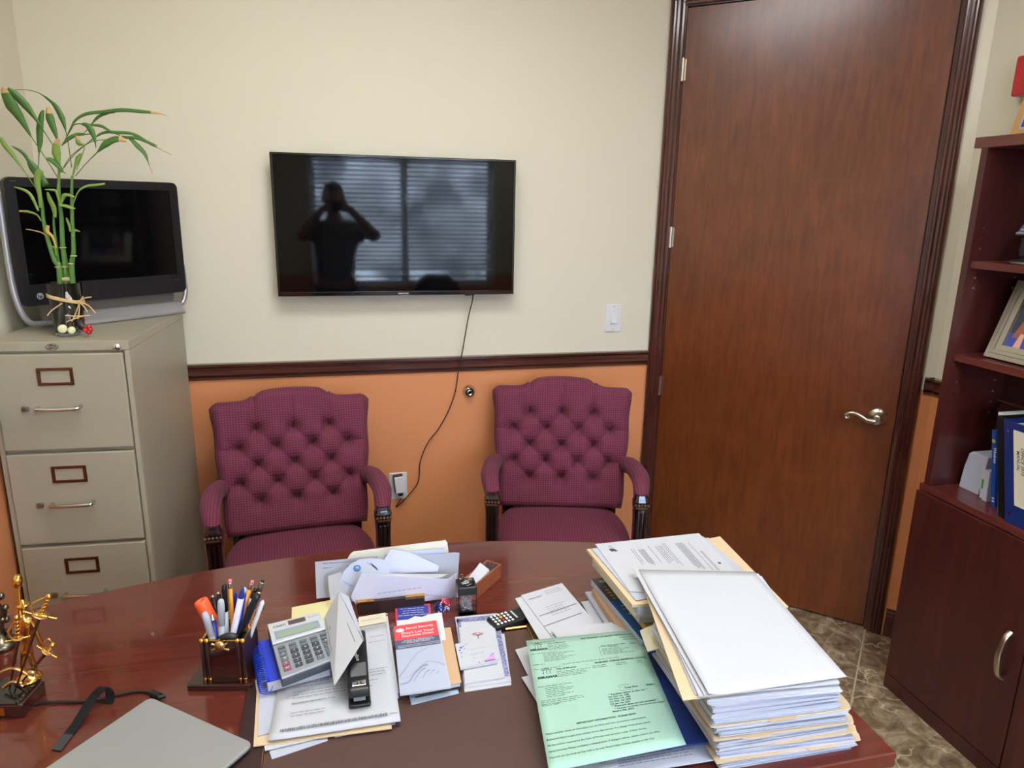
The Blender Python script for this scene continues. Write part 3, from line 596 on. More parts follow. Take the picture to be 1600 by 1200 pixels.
leaf([(92, 280), (70, 245), (50, 215), (30, 182), (18, 165), (8, 145), (6, 136)], [.7, .7, .8, 6.5, 9, 6, 1.5], 0, -.03, tip=True)
leaf([(88, 235), (72, 210), (56, 186), (40, 165), (22, 147), (11, 139)], [.7, .8, 2.5, 6.0, 6.0, 3], 0, -.02)
leaf([(60, 265), (61, 240), (62, 222), (62, 200), (65, 180), (68, 172)], [.6, 1.0, 4.2, 5.0, 3.5, 1], 0, .01)
leaf([(94, 240), (90, 220), (84, 202), (78, 185), (75, 168)], [.7, .9, 4.4, 6.2, 2.5], 0, .0, tip=True)
leaf([(112, 262), (108, 232), (103, 205), (97, 185), (88, 168), (79, 158), (60, 145), (40, 140), (24, 140)], [.7, .7, .9, 4.4, 4.0, 2.2, .7, .4, .3], 0, .02)
leaf([(100, 225), (108, 205), (118, 188), (135, 178), (160, 175), (190, 172), (218, 174), (246, 177), (262, 181)], [.7, .9, 1.8, 2.4, 2.6, 3.0, 2.8, 1.6, .3], 0, .01, tip=True)
leaf([(128, 212), (140, 198), (152, 184), (165, 178), (180, 176)], [.5, .8, 2.2, 1.8, .6], .01, .01)
leaf([(100, 222), (110, 204), (118, 194), (140, 195), (158, 197), (172, 205), (188, 212)], [.7, .8, 1.0, 1.6, 2.4, 1.6, .7], .02, .0)
leaf([(96, 228), (108, 216), (122, 210), (136, 210), (150, 209)], [.6, 3.0, 2.6, 1.2, .4], 0, .01)
leaf([(150, 231), (148, 218), (143, 205), (136, 196), (128, 194)], [.4, 2.2, 4.8, 4.0, 1.6], -.02, -.01)
leaf([(95, 270), (110, 245), (135, 225), (160, 208), (185, 207), (210, 210), (235, 225), (252, 234), (268, 242)], [.7, .6, .6, 2.0, 2.6, 2.2, 1.8, 1.0, .3], 0, .02, tip=True)
leaf([(100, 262), (118, 240), (142, 222), (170, 218), (195, 215), (215, 216), (235, 224), (246, 228)], [.7, .6, .6, .8, 2.2, 2.6, 2.2, .8], .01, -.01)
leaf([(118, 275), (135, 255), (152, 238), (165, 225), (182, 217), (198, 220)], [.7, .6, 1.2, 5.2, 4.8, 2.5], 0, -.02, tip=True)
leaf([(190, 212), (202, 216), (215, 228), (226, 240), (232, 255), (238, 272)], [.7, 2.2, 4.0, 3.0, .8, .3], 0, -.01, tip=True)
leaf([(120, 265), (132, 230), (124, 225), (122, 222), (120, 212)], [.8, .9, 4.2, 5.0, 2.5], -.01, -.02, M_LEAF2, tip=True)
leaf([(112, 282), (117, 262), (122, 248), (128, 240)], [1, 2, 5.5, 1.5], .0, -.02, M_LEAF2)
leaf([(90, 300), (92, 275), (92, 258), (88, 240), (88, 228), (92, 216)], [2.0, 2.2, 3.0, 8.5, 7.0, 2], -.01, -.03, M_LEAF2, tip=True)
leaf([(60, 300), (40, 270), (20, 242), (8, 228), (0, 214)], [.9, .9, 4.2, 5.2, 3], 0, -.02, M_LEAF2)
leaf([(72, 290), (52, 262), (44, 250), (35, 238), (18, 228)], [6, 6.5, 2.6, 2.8, .8], -.01, -.02)
leaf([(63, 325), (62, 305), (58, 285), (60, 272), (65, 266)], [2.5, 4.0, 6.0, 7.5, 5.5], -.01, -.02, M_LEAF2)
leaf([(72, 248), (80, 250), (90, 258), (98, 268), (103, 271)], [1.2, 4.0, 4.0, 1.6, .5], -.03, -.02)
leaf([(60, 330), (50, 308), (40, 298), (22, 292)], [2.2, 3.2, 3.0, 1.0], -.01, -.02, M_LEAF2)
leaf([(112, 325), (122, 300), (135, 291), (150, 289), (164, 287)], [1.2, 1.5, 2.4, 2.8, 1.8], -.01, -.02, M_LEAF2)
leaf([(64, 345), (58, 336), (44, 331), (30, 330)], [1.2, 1.6, 2.8, 1.6], -.01, -.02, M_LEAF2, tip=True)
leaf([(86, 340), (84, 325), (78, 312), (74, 300)], [2.5, 5.0, 4.5, 1.5], -.01, -.03, M_LEAF2)
leaf([(94, 320), (100, 306), (108, 305), (116, 308)], [2.2, 4.4, 2.8, 1.5], -.01, -.03, M_LEAF2, tip=True)
leaf([(95, 325), (88, 300), (80, 297), (70, 296)], [1.5, 2.5, 2.4, .8], -.01, -.02, M_LEAF2)
leaf([(92, 320), (104, 322), (112, 325), (118, 326)], [2.4, 3.6, 3.0, .8], -.015, -.02, M_LEAF2)
leaf([(76, 372), (66, 364), (52, 360), (40, 358)], [.8, 1.2, 1.2, .5], -.01, -.02, M_DRY)
leaf([(114, 378), (114, 366), (118, 360), (125, 362)], [1.6, 2.6, 2.4, .8], -.01, -.02, M_LEAF2)
leaf([(110, 362), (108, 352), (105, 344), (104, 340)], [1.8, 2.6, 2.2, .8], -.015, -.02, M_LEAF2)
leaf([(88, 388), (82, 370), (74, 362), (75, 352)], [1.4, 2.6, 4.0, 3.0], -.012, -.02, mat('yellow_leaf', rgb(206, 172, 84), .5))
leaf([(88, 400), (86, 388), (80, 384)], [1.4, 2.2, .8], -.012, -.02, M_LEAF2)
b = MB(); b.tube([vz(98, 437, -.025), vz(108, 436, -.025)], .006, 8); b.build('cut_node', M_NODE, vp)
rf = MB(); zc = VC.z + .078
rg = [VC + Vector((cos(a) * (VR * .985 + .0012), sin(a) * (VR * .985 + .0012), .104 - .012 * cos(a - .3))) for a in [2 * pi * k / 32 for k in range(33)]]
for dz in (-.003, 0, .003): rf.tube([p + Vector((0, 0, dz)) for p in rg], .0019, 6)
kn = vz(124, 472, -.044); rf.ball(kn, .006, seg=8)
for P in ([(124, 472), (132, 466), (143, 464)], [(124, 472), (130, 463)], [(124, 472), (136, 476), (143, 482), (149, 489)], [(124, 472), (132, 480), (137, 488)], [(124, 473), (120, 485), (115, 497), (112, 502)], [(104, 503), (116, 498), (132, 493)], [(102, 493), (120, 494), (140, 493)], [(97, 474), (88, 480), (80, 486), (74, 493)], [(124, 473), (124, 485), (122, 498)]):
    rf.tube(smoothpath([vz(x, y, -.048) for x, y in P], 4), .0016, 6)
rf.build('raffia_bow', mat('raffia_straw', rgb(222, 190, 136), .7), vp)
b = MB()
for px, py in ((133, 516), (139, 511), (139, 519), (141, 515)): b.ball(vz(px, py, -.050), .0075, seg=10)
b.tube(smoothpath([vz(x, y, -.048) for x, y in ((130, 490), (133, 502), (136, 512))], 4), .0007, 6); b.build('red_berries', mat('berry_red', rgb(190, 24, 30), .2, coat=.5), vp)
sh = MB(); Xs = frame(vz(98, 514, -.050), (1, 0, 0), (0, .3, .95), (0, -.95, .3)); sh.lathe([(.0001, 0), (.010, 0), (.0125, .002), (.011, .004), (.0001, .005)], (0, 0, 0), 18, 0, Xs)
Xs = frame(vz(112, 516, -.056), (1, 0, 0), (0, .3, .95), (0, -.95, .3)); sh.lathe([(.0001, 0), (.008, 0), (.0105, .002), (.009, .004), (.0001, .005)], (0, 0, 0), 18, 0, Xs)
sh.build('shell_slices', mat('pale_shell', rgb(222, 220, 176), .5, noise=(200, .15)), vp)

# ================================================================ chairs
def fabric():
    m = bpy.data.materials.new('plum_patterned_fabric'); m.use_nodes = True; n = m.node_tree.nodes; L = m.node_tree.links; b = n['Principled BSDF']
    tcn = n.new('ShaderNodeTexCoord'); s = n.new('ShaderNodeSeparateXYZ'); L.new(tcn.outputs['Object'], s.inputs[0])
    yz = n.new('ShaderNodeMath'); yz.operation = 'ADD'; L.new(s.outputs['Y'], yz.inputs[0]); L.new(s.outputs['Z'], yz.inputs[1])
    def wave(sign):
        a = n.new('ShaderNodeMath'); a.operation = 'MULTIPLY'; a.inputs[1].default_value = sign * 1.15; L.new(s.outputs['X'], a.inputs[0])
        q = n.new('ShaderNodeMath'); q.operation = 'ADD'; L.new(a.outputs[0], q.inputs[0]); L.new(yz.outputs[0], q.inputs[1])
        k = n.new('ShaderNodeMath'); k.operation = 'MULTIPLY'; k.inputs[1].default_value = 300; L.new(q.outputs[0], k.inputs[0])
        w = n.new('ShaderNodeMath'); w.operation = 'SINE'; L.new(k.outputs[0], w.inputs[0]); return w
    a, c = wave(1), wave(-1); mu = n.new('ShaderNodeMath'); mu.operation = 'MULTIPLY'; L.new(a.outputs[0], mu.inputs[0]); L.new(c.outputs[0], mu.inputs[1])
    mr = n.new('ShaderNodeMapRange'); mr.inputs[1].default_value = -1; mr.inputs[2].default_value = 1; L.new(mu.outputs[0], mr.inputs[0])
    mx = n.new('ShaderNodeMix'); mx.data_type = 'RGBA'; L.new(mr.outputs[0], mx.inputs[0]); mx.inputs[6].default_value = rgb(84, 32, 50); mx.inputs[7].default_value = rgb(132, 62, 84); L.new(mx.outputs[2], b.inputs['Base Color'])
    bp = n.new('ShaderNodeBump'); bp.inputs['Strength'].default_value = .3; bp.inputs['Distance'].default_value = .001; L.new(mr.outputs[0], bp.inputs['Height']); L.new(bp.outputs[0], b.inputs['Normal'])
    b.inputs['Roughness'].default_value = .8; b.inputs['Sheen Weight'].default_value = .05; b.inputs['Specular IOR Level'].default_value = .25; return m
M_FAB = fabric()
def seg_d(px, py, a, b):
    ax, ay = a; bx, by = b; dx, dy = bx - ax, by - ay; t = max(0, min(1, ((px - ax) * dx + (py - ay) * dy) / (dx * dx + dy * dy + 1e-12))); return math.hypot(px - ax - t * dx, py - ay - t * dy)
def make_chair(label):
    c = empty('armchair', (0, 0, 0), label, 'armchair')
    # backrest in its own plane: u across, w up along the back (0 = bottom)
    Wb, Hb, T = .272, .50, .085
    up = Vector((0, .13, .49)).normalized(); nrm = Vector((0, -up.z, up.y)); o = Vector((0, .145, .452))
    rows = [(.335, 3), (.272, 4), (.209, 3), (.146, 4), (.083, 3)]; rows = [(w + .034, n_) for w, n_ in rows]; sp_ = .124
    B = [[((k - (n_ - 1) / 2) * sp_, w) for k in range(n_)] for w, n_ in rows]
    pts = [p for r in B for p in r]; segs = []
    for r1, r2 in zip(B, B[1:]):
        for p in r1:
            for q in r2:
                if abs(abs(p[0] - q[0]) - sp_ / 2) < .01: segs.append((p, q))
    def halfw(w): return Wb * (.885 + .115 * min(1, max(0, w / (Hb * .85)))) + .003 * sin(w * 30)
    def topw(u): return Hb - .028 + .040 * (1 / (1 + math.exp((abs(u) - .128) / .012))) - .010 * (u / .13) ** 2 * (abs(u) < .13) - .022 * max(0, (abs(u) - .240) / .032) ** 2
    for p in B[0]: segs.append((p, (p[0], topw(p[0]))))
    for r in (B[1], B[3]):
        segs.append((r[0], (-halfw(r[0][1]), r[0][1]))); segs.append((r[-1], (halfw(r[-1][1]), r[-1][1])))
    for p in B[4]: segs.append((p, (p[0], 0)))
    NU, NV = 110, 104; V = []; F_ = []
    for j in range(NV + 1):
        for i in range(NU + 1):
            a = i / NU * 2 - 1; v = j / NV
            w = v * topw(a * Wb); u = a * halfw(w)
            edge = min(1, (1 - abs(a)) * halfw(w) / .035, ) ; edv = min(1, w / .03, (topw(u) - w) / .035)
            h = T * (.45 + .55 * math.sqrt(max(0, 1 - (1 - max(0, edge)) ** 2)) * math.sqrt(max(0, 1 - (1 - max(0, edv)) ** 2)))
            f = min(edge, edv) ** .5 if min(edge, edv) > 0 else 0
            pit = 0
            for p in pts:
                d = math.hypot(u - p[0], w - p[1]);
                if d < .07: pit = max(pit, .036 * math.exp(-(d / .0165) ** 1.15))
            cr = 0
            for k, (p, q) in enumerate(segs):
                d = seg_d(u, w, p, q)
                if d < .03: cr = max(cr, .0055 * math.exp(-(d / .008)))
            bot = min(1, max(0, (w - .04) / .05)); cr = cr if w > .09 else cr * .3
            h -= (1 - (1 - pit / .036) * (1 - cr / .036)) * .058 * max(f, .35)
            V.append(o + Vector((u, 0, 0)) + up * w + nrm * h)
    n1 = len(V); w_ = NU + 1
    for j in range(NV + 1):
        for i in range(NU + 1):
            a = i / NU * 2 - 1; v = j / NV; w = v * topw(a * Wb); V.append(o + Vector((a * halfw(w) * .97, 0, 0)) + up * w)
    for j in range(NV):
        for i in range(NU):
            k = j * w_ + i; F_.append((k, k + 1, k + w_ + 1, k + w_)); F_.append((n1 + k + 1, n1 + k, n1 + k + w_, n1 + k + w_ + 1))
    for i in range(NU): F_.append((i + 1, i, n1 + i, n1 + i + 1)); k = NV * w_ + i; F_.append((k, k + 1, n1 + k + 1, n1 + k))
    for j in range(NV): k = j * w_; F_.append((k, k + w_, n1 + k + w_, n1 + k)); k += NU; F_.append((k + w_, k, n1 + k, n1 + k + w_))
    m = MB(); m.add(V, F_, 0, True); br = m.build('backrest', M_FAB, c)
    for p in pts:
        bt = MB(); bt.ball(o + Vector((p[0], 0, 0)) + up * (p[1] - .001) + nrm * (T - .054), .0062, seg=8, sc=(1, .7, 1)); bt.build('tuft_button', M_FAB, br)
    # seat cushion
    NR = 48; rings = []; out = []
    for k in range(NR):
        a = 2 * pi * k / NR; ca, sa = cos(a), sin(a); e = .42
        x = .245 * math.copysign(abs(ca) ** e, ca); y = -.05 + .225 * math.copysign(abs(sa) ** e, sa)
        if y > 0: x *= 1 - .12 * (y / .17) ** 1.5; y = y - .03 * (x / .25) ** 2
        out.append((x, y))
    sc_ = [(0.02, .478), (.3, .477), (.6, .473), (.82, .466), (.94, .456), (1.0, .438), (1.0, .40), (.96, .385)]
    V = [Vector((x * s, -.05 + (y + .05) * s, z)) for s, z in sc_ for x, y in out]
    fs = [(i * NR + j, i * NR + (j + 1) % NR, (i + 1) * NR + (j + 1) % NR, (i + 1) * NR + j) for i in range(len(sc_) - 1) for j in range(NR)]
    fs = [f[::-1] for f in fs]; fs.append(tuple(range(NR))); fs.append(tuple((len(sc_) - 1) * NR + j for j in range(NR))[::-1])
    m = MB(); m.add(V, fs, 0, True); m.build('seat', M_FAB, c)
    fr = MB()
    for x0, x1, y0, y1 in ((-.225, .225, -.262, -.235), (-.205, .205, .10, .125), (-.235, -.21, -.235, .10), (.21, .235, -.235, .10)): fr.box((x0, y0, .325), (x1, y1, .392))
    fr.build('seat_frame', M_LEGWOOD, c, bevel=.004)
    for s in (-1, 1):
        # front post and arm support
        p = MB(); q = [(.033, 0), (.040, .05), (.046, .33), (.046, .57), (.050, .612), (.054, .622), (.054, .642), (.046, .654), (.040, .664)]
        V = []; fs = []; nn = 16
        def sec(wd, z):
            h = wd / 2; o_ = []
            for (cx, cy) in ((1, 1), (-1, 1), (-1, -1), (1, -1)):
                o_ += [(cx * h, cy * h * .45), (cx * h * .86, cy * h * .86), (cx * h * .45, cy * h)] if cx * cy > 0 else [(cx * h * .45, cy * h), (cx * h * .86, cy * h * .86), (cx * h, cy * h * .45)]
            return [Vector((s * .252 + x, -.225 + y, z)) for x, y in o_]
        for wd, z in q: V += sec(wd, z)
        for i in range(len(q) - 1):
            for j in range(12): fs.append((i * 12 + j, i * 12 + (j + 1) % 12, (i + 1) * 12 + (j + 1) % 12, (i + 1) * 12 + j))
        fs += [tuple(range(12))[::-1], tuple((len(q) - 1) * 12 + j for j in range(12))]
        p.add(V, fs)
        for k in (-1, 0, 1): p.tube([(s * .252 + k * .013, -.251, .05), (s * .252 + k * .013, -.251, .605)], .0035, 8)
        p.build('front_leg', M_LEGWOOD, c)
        g = MB()
        for k in range(-2, 3): g.ball((s * .252 + k * .0105, -.254, .633), .0046, seg=8)
        g.box((s * .252 - .020, -.2535, .620), (s * .252 + .020, -.251, .626)); g.build('post_trim', mat('worn_gilt_wood', rgb(104, 72, 56), .3, .15), c)
        # rear leg
        p = MB(); p.tube([(s * .205, .25, 0), (s * .205, .20, .25), (s * .205, .165, .42), (s * .205, .178, .55), (s * .205, .215, .70)], [.017, .021, .022, .020, .016], 4, smooth=False); p.build('rear_leg', M_LEGWOOD, c)
        # padded arm
        a = MB(); P = smoothpath([(s * .222, .20, .600), (s * .244, .14, .632), (s * .262, .06, .655), (s * .268, -.05, .668), (s * .266, -.13, .672), (s * .256, -.200, .660), (s * .251, -.225, .640)], 6); n = len(P)
        rr = [.018 + .014 * min(1, i / 8) - .009 * max(0, (i - n * .6) / (n * .4)) for i in range(n)]
        a.tube(P, rr, 16); a.build('arm_pad', M_FAB, c)
    return c
def dup(root, loc, rz, label):
    r = root.copy(); COL.objects.link(r); r.location = loc; r.rotation_euler = (0, 0, rz); r['label'] = label
    for ch in list(root.children):
        k = ch.copy(); COL.objects.link(k); k.parent = r
        for g in list(ch.children): q = g.copy(); COL.objects.link(q); q.parent = k
    return r
ch = make_chair('plum tufted armchair on the left, between the filing cabinet and the wall outlet')
ch['group'] = 'plum armchairs against the orange wall'
dup(ch, (.777, 2.352, 0), -.25, 'plum tufted armchair on the right, beside the brown door')
ch.location = (-.165, 2.345, 0); ch.rotation_euler = (0, 0, .09)

# ================================================================ bookcase
BX = 1.8074; BY = 1.7834; BE = .70; BT = 1.8186; BK = RX - .002
bk = empty('bookcase', ((BX + BK) / 2, (BY + BE) / 2, 0), 'tall dark cherry bookcase with open shelves over cupboard doors at the right wall', 'bookcase')
MB().box((BX - .001, BE, BT - .030), (BK, BY + .012, BT)).build('top', M_SHELFH, bk, bevel=.001)
MB().box((BX + .002, BY - .034, .757), (BK, BY - .012, BT - .030)).build('side_panel', M_SHELF, bk)
MB().box((BX + .002, BE, .757), (BK, BE + .02, BT - .030)).build('side_panel', M_SHELF, bk)
MB().box((BX - .002, BE, .737), (BK, BY, .757)).build('worktop', M_SHELFH, bk, bevel=.001)
for z in (1.449, 1.169): MB().box((BX + .012, BE + .02, z), (BK - .012, BY - .034, z + .021)).build('shelf', M_SHELFH, bk)
MB().box((BK - .012, BE + .02, .757), (BK, BY - .034, BT - .030)).build('back_panel', mat('bookcase_dark_back', rgb(52, 22, 20), .45), bk)
b = MB(); b.box((BX + .004, BY - .02, .0), (BK, BY, .737)).box((BX + .004, BE, 0), (BK, BE + .02, .737)).box((BX + .02, BE + .02, 0), (BK, BY - .02, .06)); b.build('cupboard_body', M_SHELF, bk)
dd = [(BY - .001, 1.335), (1.331, .955)]
for k, (ya, yb) in enumerate(dd):
    dr = MB().box((BX - .012, yb, .055), (BX + .004, ya, .734)).build('cupboard_door', M_SHELF, bk, bevel=.0015)
    yh = yb + .048 if k == 0 else ya - .048
    zt_, zb_ = .468, .318; P = smoothpath([(BX - .012, yh, zt_), (BX - .030, yh + .0, zt_ - .02), (BX - .040, yh, (zt_ + zb_) / 2), (BX - .030, yh, zb_ + .02), (BX - .012, yh, zb_)], 5)
    MB().tube(P, [.0065] * len(P), 10, flat=((0, 1, 0), 1.5)).build('handle', M_NICKEL, dr)
MB().box((BX - .012, BE, .0), (BX + .004, BY - .001, .052)).build('plinth', M_SHELF, bk)
pn = MB()
for z in (1.505, 1.535, 1.565, 1.10, 1.065, 1.03, 1.42, 1.39, 1.03 - .035):
    for x in (BX + .035, BK - .05): pn.tube([(x, BY - .034, z), (x, BY - .0355, z)], .0035, 8)
pn.build('shelf_pin_holes', M_NICKEL, bk)
# leaning card on top of the bookcase
def leanbox(c0, yl, yr, zb, zt, lean, t=.01):  # facing -x ; y from yl (far) to yr (near)
    return [(c0, yl, zb), (c0, yr, zb), (c0 + lean, yr, zt), (c0 + lean, yl, zt)]
y0 = atx(1577, 205, 1.93).y
pc = empty('framed_certificate', (1.935, y0 - .12, BT), 'tan-framed certificate with a blue band leaning on the bookcase top', 'picture frame')
def facex(c0, lean, yl, yr, zb, zt): return Face((c0 + lean, yl, zt), (c0 + lean, yr, zt), (c0, yr, zb), (c0, yl, zb))
F = facex(1.93, .05, y0, y0 - .25, BT + .002, BT + .19)
b = MB(); b.slab(F.tl, F.tr, F.br, F.bl, .012); b.build('frame', mat('tan_wood_frame', rgb(196, 152, 96), .45, noise=(60, .1)), pc)
t = MB(); F.rect(t, .09, .13, .91, .9, 0, .0006); t.build('mat_board', M_PAPER2, pc)
t = MB(); F.rect(t, .115, .16, .885, .42, 0, .0012); t.build('blue_band', mat('certificate_blue', rgb(52, 70, 176), .5), pc)
# dark gadget with oval silver foot on the upper shelf
z_ = 1.470; gy = atx(1600, 405, 1.90).y - .035
gd = empty('desk_clock', (1.90, gy, z_), 'black gadget with a grooved glossy front on a silver oval foot, on the upper shelf', 'desk clock')
MB().lathe([(.0001, 0), (.062, 0), (.064, .004), (.055, .010), (.02, .016), (.0001, .018)], (1.90, gy, z_), 32).build('foot', M_STEEL, gd)
b = MB(); b.box((1.885, gy - .07, z_ + .014), (1.925, gy + .048, z_ + .075)); b.build('body', M_BLACK, gd, bevel=.01, seg=3)
b = MB(); b.prism([(1.875, gy + .058, z_ + .078), (1.93, gy + .05, z_ + .078), (1.945, gy + .018, z_ + .17), (1.905, gy + .022, z_ + .17)], (0, -.12, 0)); b.build('upper_screen', mat('smoky_grey_plastic', rgb(70, 78, 92), .15, coat=.6), gd, bevel=.003)
b = MB()
for k in range(5): b.box((1.871 + k * .0065, gy - .06, z_ + .083 + k * .0095), (1.878 + k * .0065, gy + .050 - k * .008, z_ + .087 + k * .0095))
b.build('grille', M_SILVER, gd)
# silver picture frame on the middle shelf
z_ = 1.190
yl = atx(1541, 556, 1.87).y; pf = empty('photo_frame', (1.90, yl - .12, z_), 'wide silver frame with a family snapshot, leaning on the middle shelf', 'photo frame')
F = facex(1.87, .075, yl, yl - .30, z_ + .002, z_ + .225)
def frect(F, u0, v0, u1, v1, h0, h1, mb, mi=0):
    P = [F.at(u0, v0, h0), F.at(u1, v0, h0), F.at(u1, v1, h0), F.at(u0, v1, h0)]; mb.prism(P, F.n * (h1 - h0), mi)
b = MB(); fw = .042; U, Vv = fw / F.w, fw / F.h
for k, (a0, a1, h) in enumerate(((0, .28, .012), (.28, .34, .008), (.34, .55, .014), (.55, .62, .009), (.62, 1, .012))):
    u0, u1, v0, v1 = a0 * U, a1 * U, a0 * Vv, a1 * Vv
    frect(F, u0, v0, 1 - u0, v1, 0, h, b); frect(F, u0, 1 - v1, 1 - u0, 1 - v0, 0, h, b); frect(F, u0, v1, u1, 1 - v1, 0, h, b); frect(F, 1 - u1, v1, 1 - u0, 1 - v1, 0, h, b)
b.build('moulding', mat('champagne_silver', rgb(188, 182, 168), .28, .85), pf)
b = MB(); frect(F, 0, 0, 1, 1, -.006, 0, b); b.build('backing', M_BLACK, pf)
b = MB(); F.rect(b, U, Vv, 1 - U, 1 - Vv, 0, .001)
b.build('print', mat('photo_dark_background', rgb(50, 54, 60), .3), pf)
t = MB(); F.rect(t, U, Vv, 1 - U, .36, 0, .0013); 
t.poly([F.at(.17, .30, .0016), F.at(.30, .30, .0016), F.at(.42, .46, .0016), F.at(.36, .56, .0016), F.at(.22, .52, .0016)], 1)
F.disc(t, .33, .70, .022, 2, sq=1.6, lift=.0018); F.rect(t, .20, .57, .27, .60, 2, .0018); F.rect(t, .19, .82, .24, .86, 2, .0018)
t.poly([F.at(.22, Vv, .002), F.at(.30, Vv, .002), F.at(.29, .36, .002), F.at(.25, .36, .002)], 3); F.disc(t, .42, .36, .024, 4, lift=.002); F.disc(t, .42, .33, .017, 3, lift=.0024)
t.build('snapshot_figures', [mat('photo_blue', rgb(62, 72, 150), .3), mat('photo_brown', rgb(150, 86, 72), .3), M_PAPER2, mat('photo_skin', rgb(212, 160, 138), .3), M_INKDK], pf)
# bottom bay: white box, booklets, binders
z_ = .757
def bay(px, py, x): return atx(px, py, x).y
def upright(name, x, ya, yb, h, tiltp, depth, mats, label, cat, bevel=0, group=None):
    """thing standing on the worktop, spine towards -x, top tilted towards +y by tiltp"""
    m = MB(); V = [(x, ya, z_), (x, yb, z_), (x, yb + tiltp, z_ + h), (x, ya + tiltp, z_ + h)]
    m.prism(V, (depth, 0, 0)); return m.build(name, mats, bevel=bevel, label=label, cat=cat, group=group)
b = MB(); yb1 = bay(1500, 748, 1.905); yb2 = bay(1530, 762, 1.905); mw = yb1 - yb2
prof = [(yb1, 0), (yb1 - .006, .07), (yb1 - .016, .118), (yb1 - .026, .127), (yb2 - .012, .127), (yb2, .0)]
b.prism([(1.905, y, z_ + z) for y, z in prof], (.08, 0, 0)); b.build('mailer_box', M_PAPER2, label='white rounded paper box at the left end of the lowest open shelf', cat='box', bevel=.002)
yy0 = bay(1532, 766, 1.895)
bkl = empty('booklet', (1.895, yy0, z_), 'thin white booklet with a green mark beside the white box', 'booklet')
MB().prism([(1.895, yy0, z_), (1.895, yy0 - .012, z_), (1.895, yy0 - .004, z_ + .085), (1.895, yy0 + .008, z_ + .085)], (.09, 0, 0)).build('pages', M_PAPER, bkl)
MB().prism([(1.8945, yy0 - .001, z_ + .03), (1.8945, yy0 - .009, z_ + .03), (1.8945, yy0 - .006, z_ + .06), (1.8945, yy0 + .002, z_ + .06)], (.0004, 0, 0)).build('green_mark', mat('leaf_green_print', rgb(84, 150, 62), .5), bkl)
upright('booklet', 1.885, yy0 - .018, yy0 - .034, .095, .006, .09, M_PAPER2, 'plain white booklet between the green-marked one and the blue book', 'booklet')
bb = empty('blue_book', (1.885, yy0 - .05, z_), 'blue paperback leaning against the pale binder on the lowest open shelf', 'book')
ys = min(yy0 - .037, bay(1552, 772, 1.875))
MB().prism([(1.875, ys, z_), (1.875, ys - .013, z_), (1.875, ys + .031, z_ + .225), (1.875, ys + .044, z_ + .225)], (.14, 0, 0)).build('cover', M_BLUEBOOK, bb)
F = Face((1.8748, ys + .044, z_ + .225), (1.8748, ys + .031, z_ + .225), (1.8748, ys - .013, z_), (1.8748, ys, z_)); t = MB()
F.text(t, 'Windows', .58, .78, .012, 0, .03, 'l', rot=-pi / 2); F.rect(t, .2, .10, .8, .12); F.rect(t, .2, .06, .8, .08); F.disc(t, .5, .86, .006, 1); t.build('spine_print', [M_WHITE, mat('lime_print', rgb(176, 190, 80), .5)], bb)
def binder(name, x, ya, wd, h, tilt, depth, m, label, ringm=None):
    r = empty(name, (x, ya - wd / 2, z_), label, 'binder')
    tk = .004; sp_l = lambda y0, y1: [(x, y0, z_ + .0005), (x, y1, z_ + .0005), (x, y1 + tilt, z_ + h), (x, y0 + tilt, z_ + h)]
    MB().prism(sp_l(ya, ya - wd), (.004, 0, 0)).build('spine', m, r, bevel=.001)
    for y0 in (ya, ya - wd + tk): MB().prism([(x + .004, y0, z_ + .0005), (x + .004, y0 - tk, z_ + .0005), (x + .004, y0 - tk + tilt, z_ + h), (x + .004, y0 + tilt, z_ + h)], (depth, 0, 0)).build('cover', m, r)
    MB().prism([(x + .01, ya - tk - .002, z_ + .005), (x + .01, ya - wd + tk + .002, z_ + .005), (x + .01, ya - wd + tk + .002 + tilt * .95, z_ + h - .012), (x + .01, ya - tk - .002 + tilt * .95, z_ + h - .012)], (depth - .02, 0, 0)).build('pages', M_PAPER, r)
    return r
y = min(bay(1562, 784, 1.850), ys - .015)
binder('ring_binder', 1.850, y, .016, .29, .060, .16, mat('pale_grey_vinyl', rgb(206, 204, 196), .35), 'slim pale grey binder leaning between the blue book and the black binder')
binder('ring_binder', 1.832, y - .0175, .034, .285, .062, .17, M_BLACK, 'black binder leaning between the pale grey and the navy binder')
nb = binder('ring_binder', 1.818, y - .053, .075, .285, .064, .18, M_NAVY, 'navy blue binder with a white spine card, rightmost on the lowest open shelf')
F = Face((1.8176, y - .053 + .064, z_ + .285), (1.8176, y - .128 + .064, z_ + .285), (1.8176, y - .128, z_), (1.8176, y - .053, z_)); F.lift = .0005
t = MB(); F.rect(t, .42, .2, .96, .93); t.build('spine_card', M_CREAM, nb); t = MB(); F.lift = .001; F.text(t, 'OFFICE 2010', .72, .78, .014, 0, .01, 'l', rot=-pi / 2); F.text(t, 'MANUAL', .55, .74, .014, 0, .01, 'l', rot=-pi / 2); t.build('card_print', M_INKDK, nb)
t = MB()
for v in (.1, .9): F.disc(t, .2, v, .004)
t.build('rivets', M_CHROME, nb)

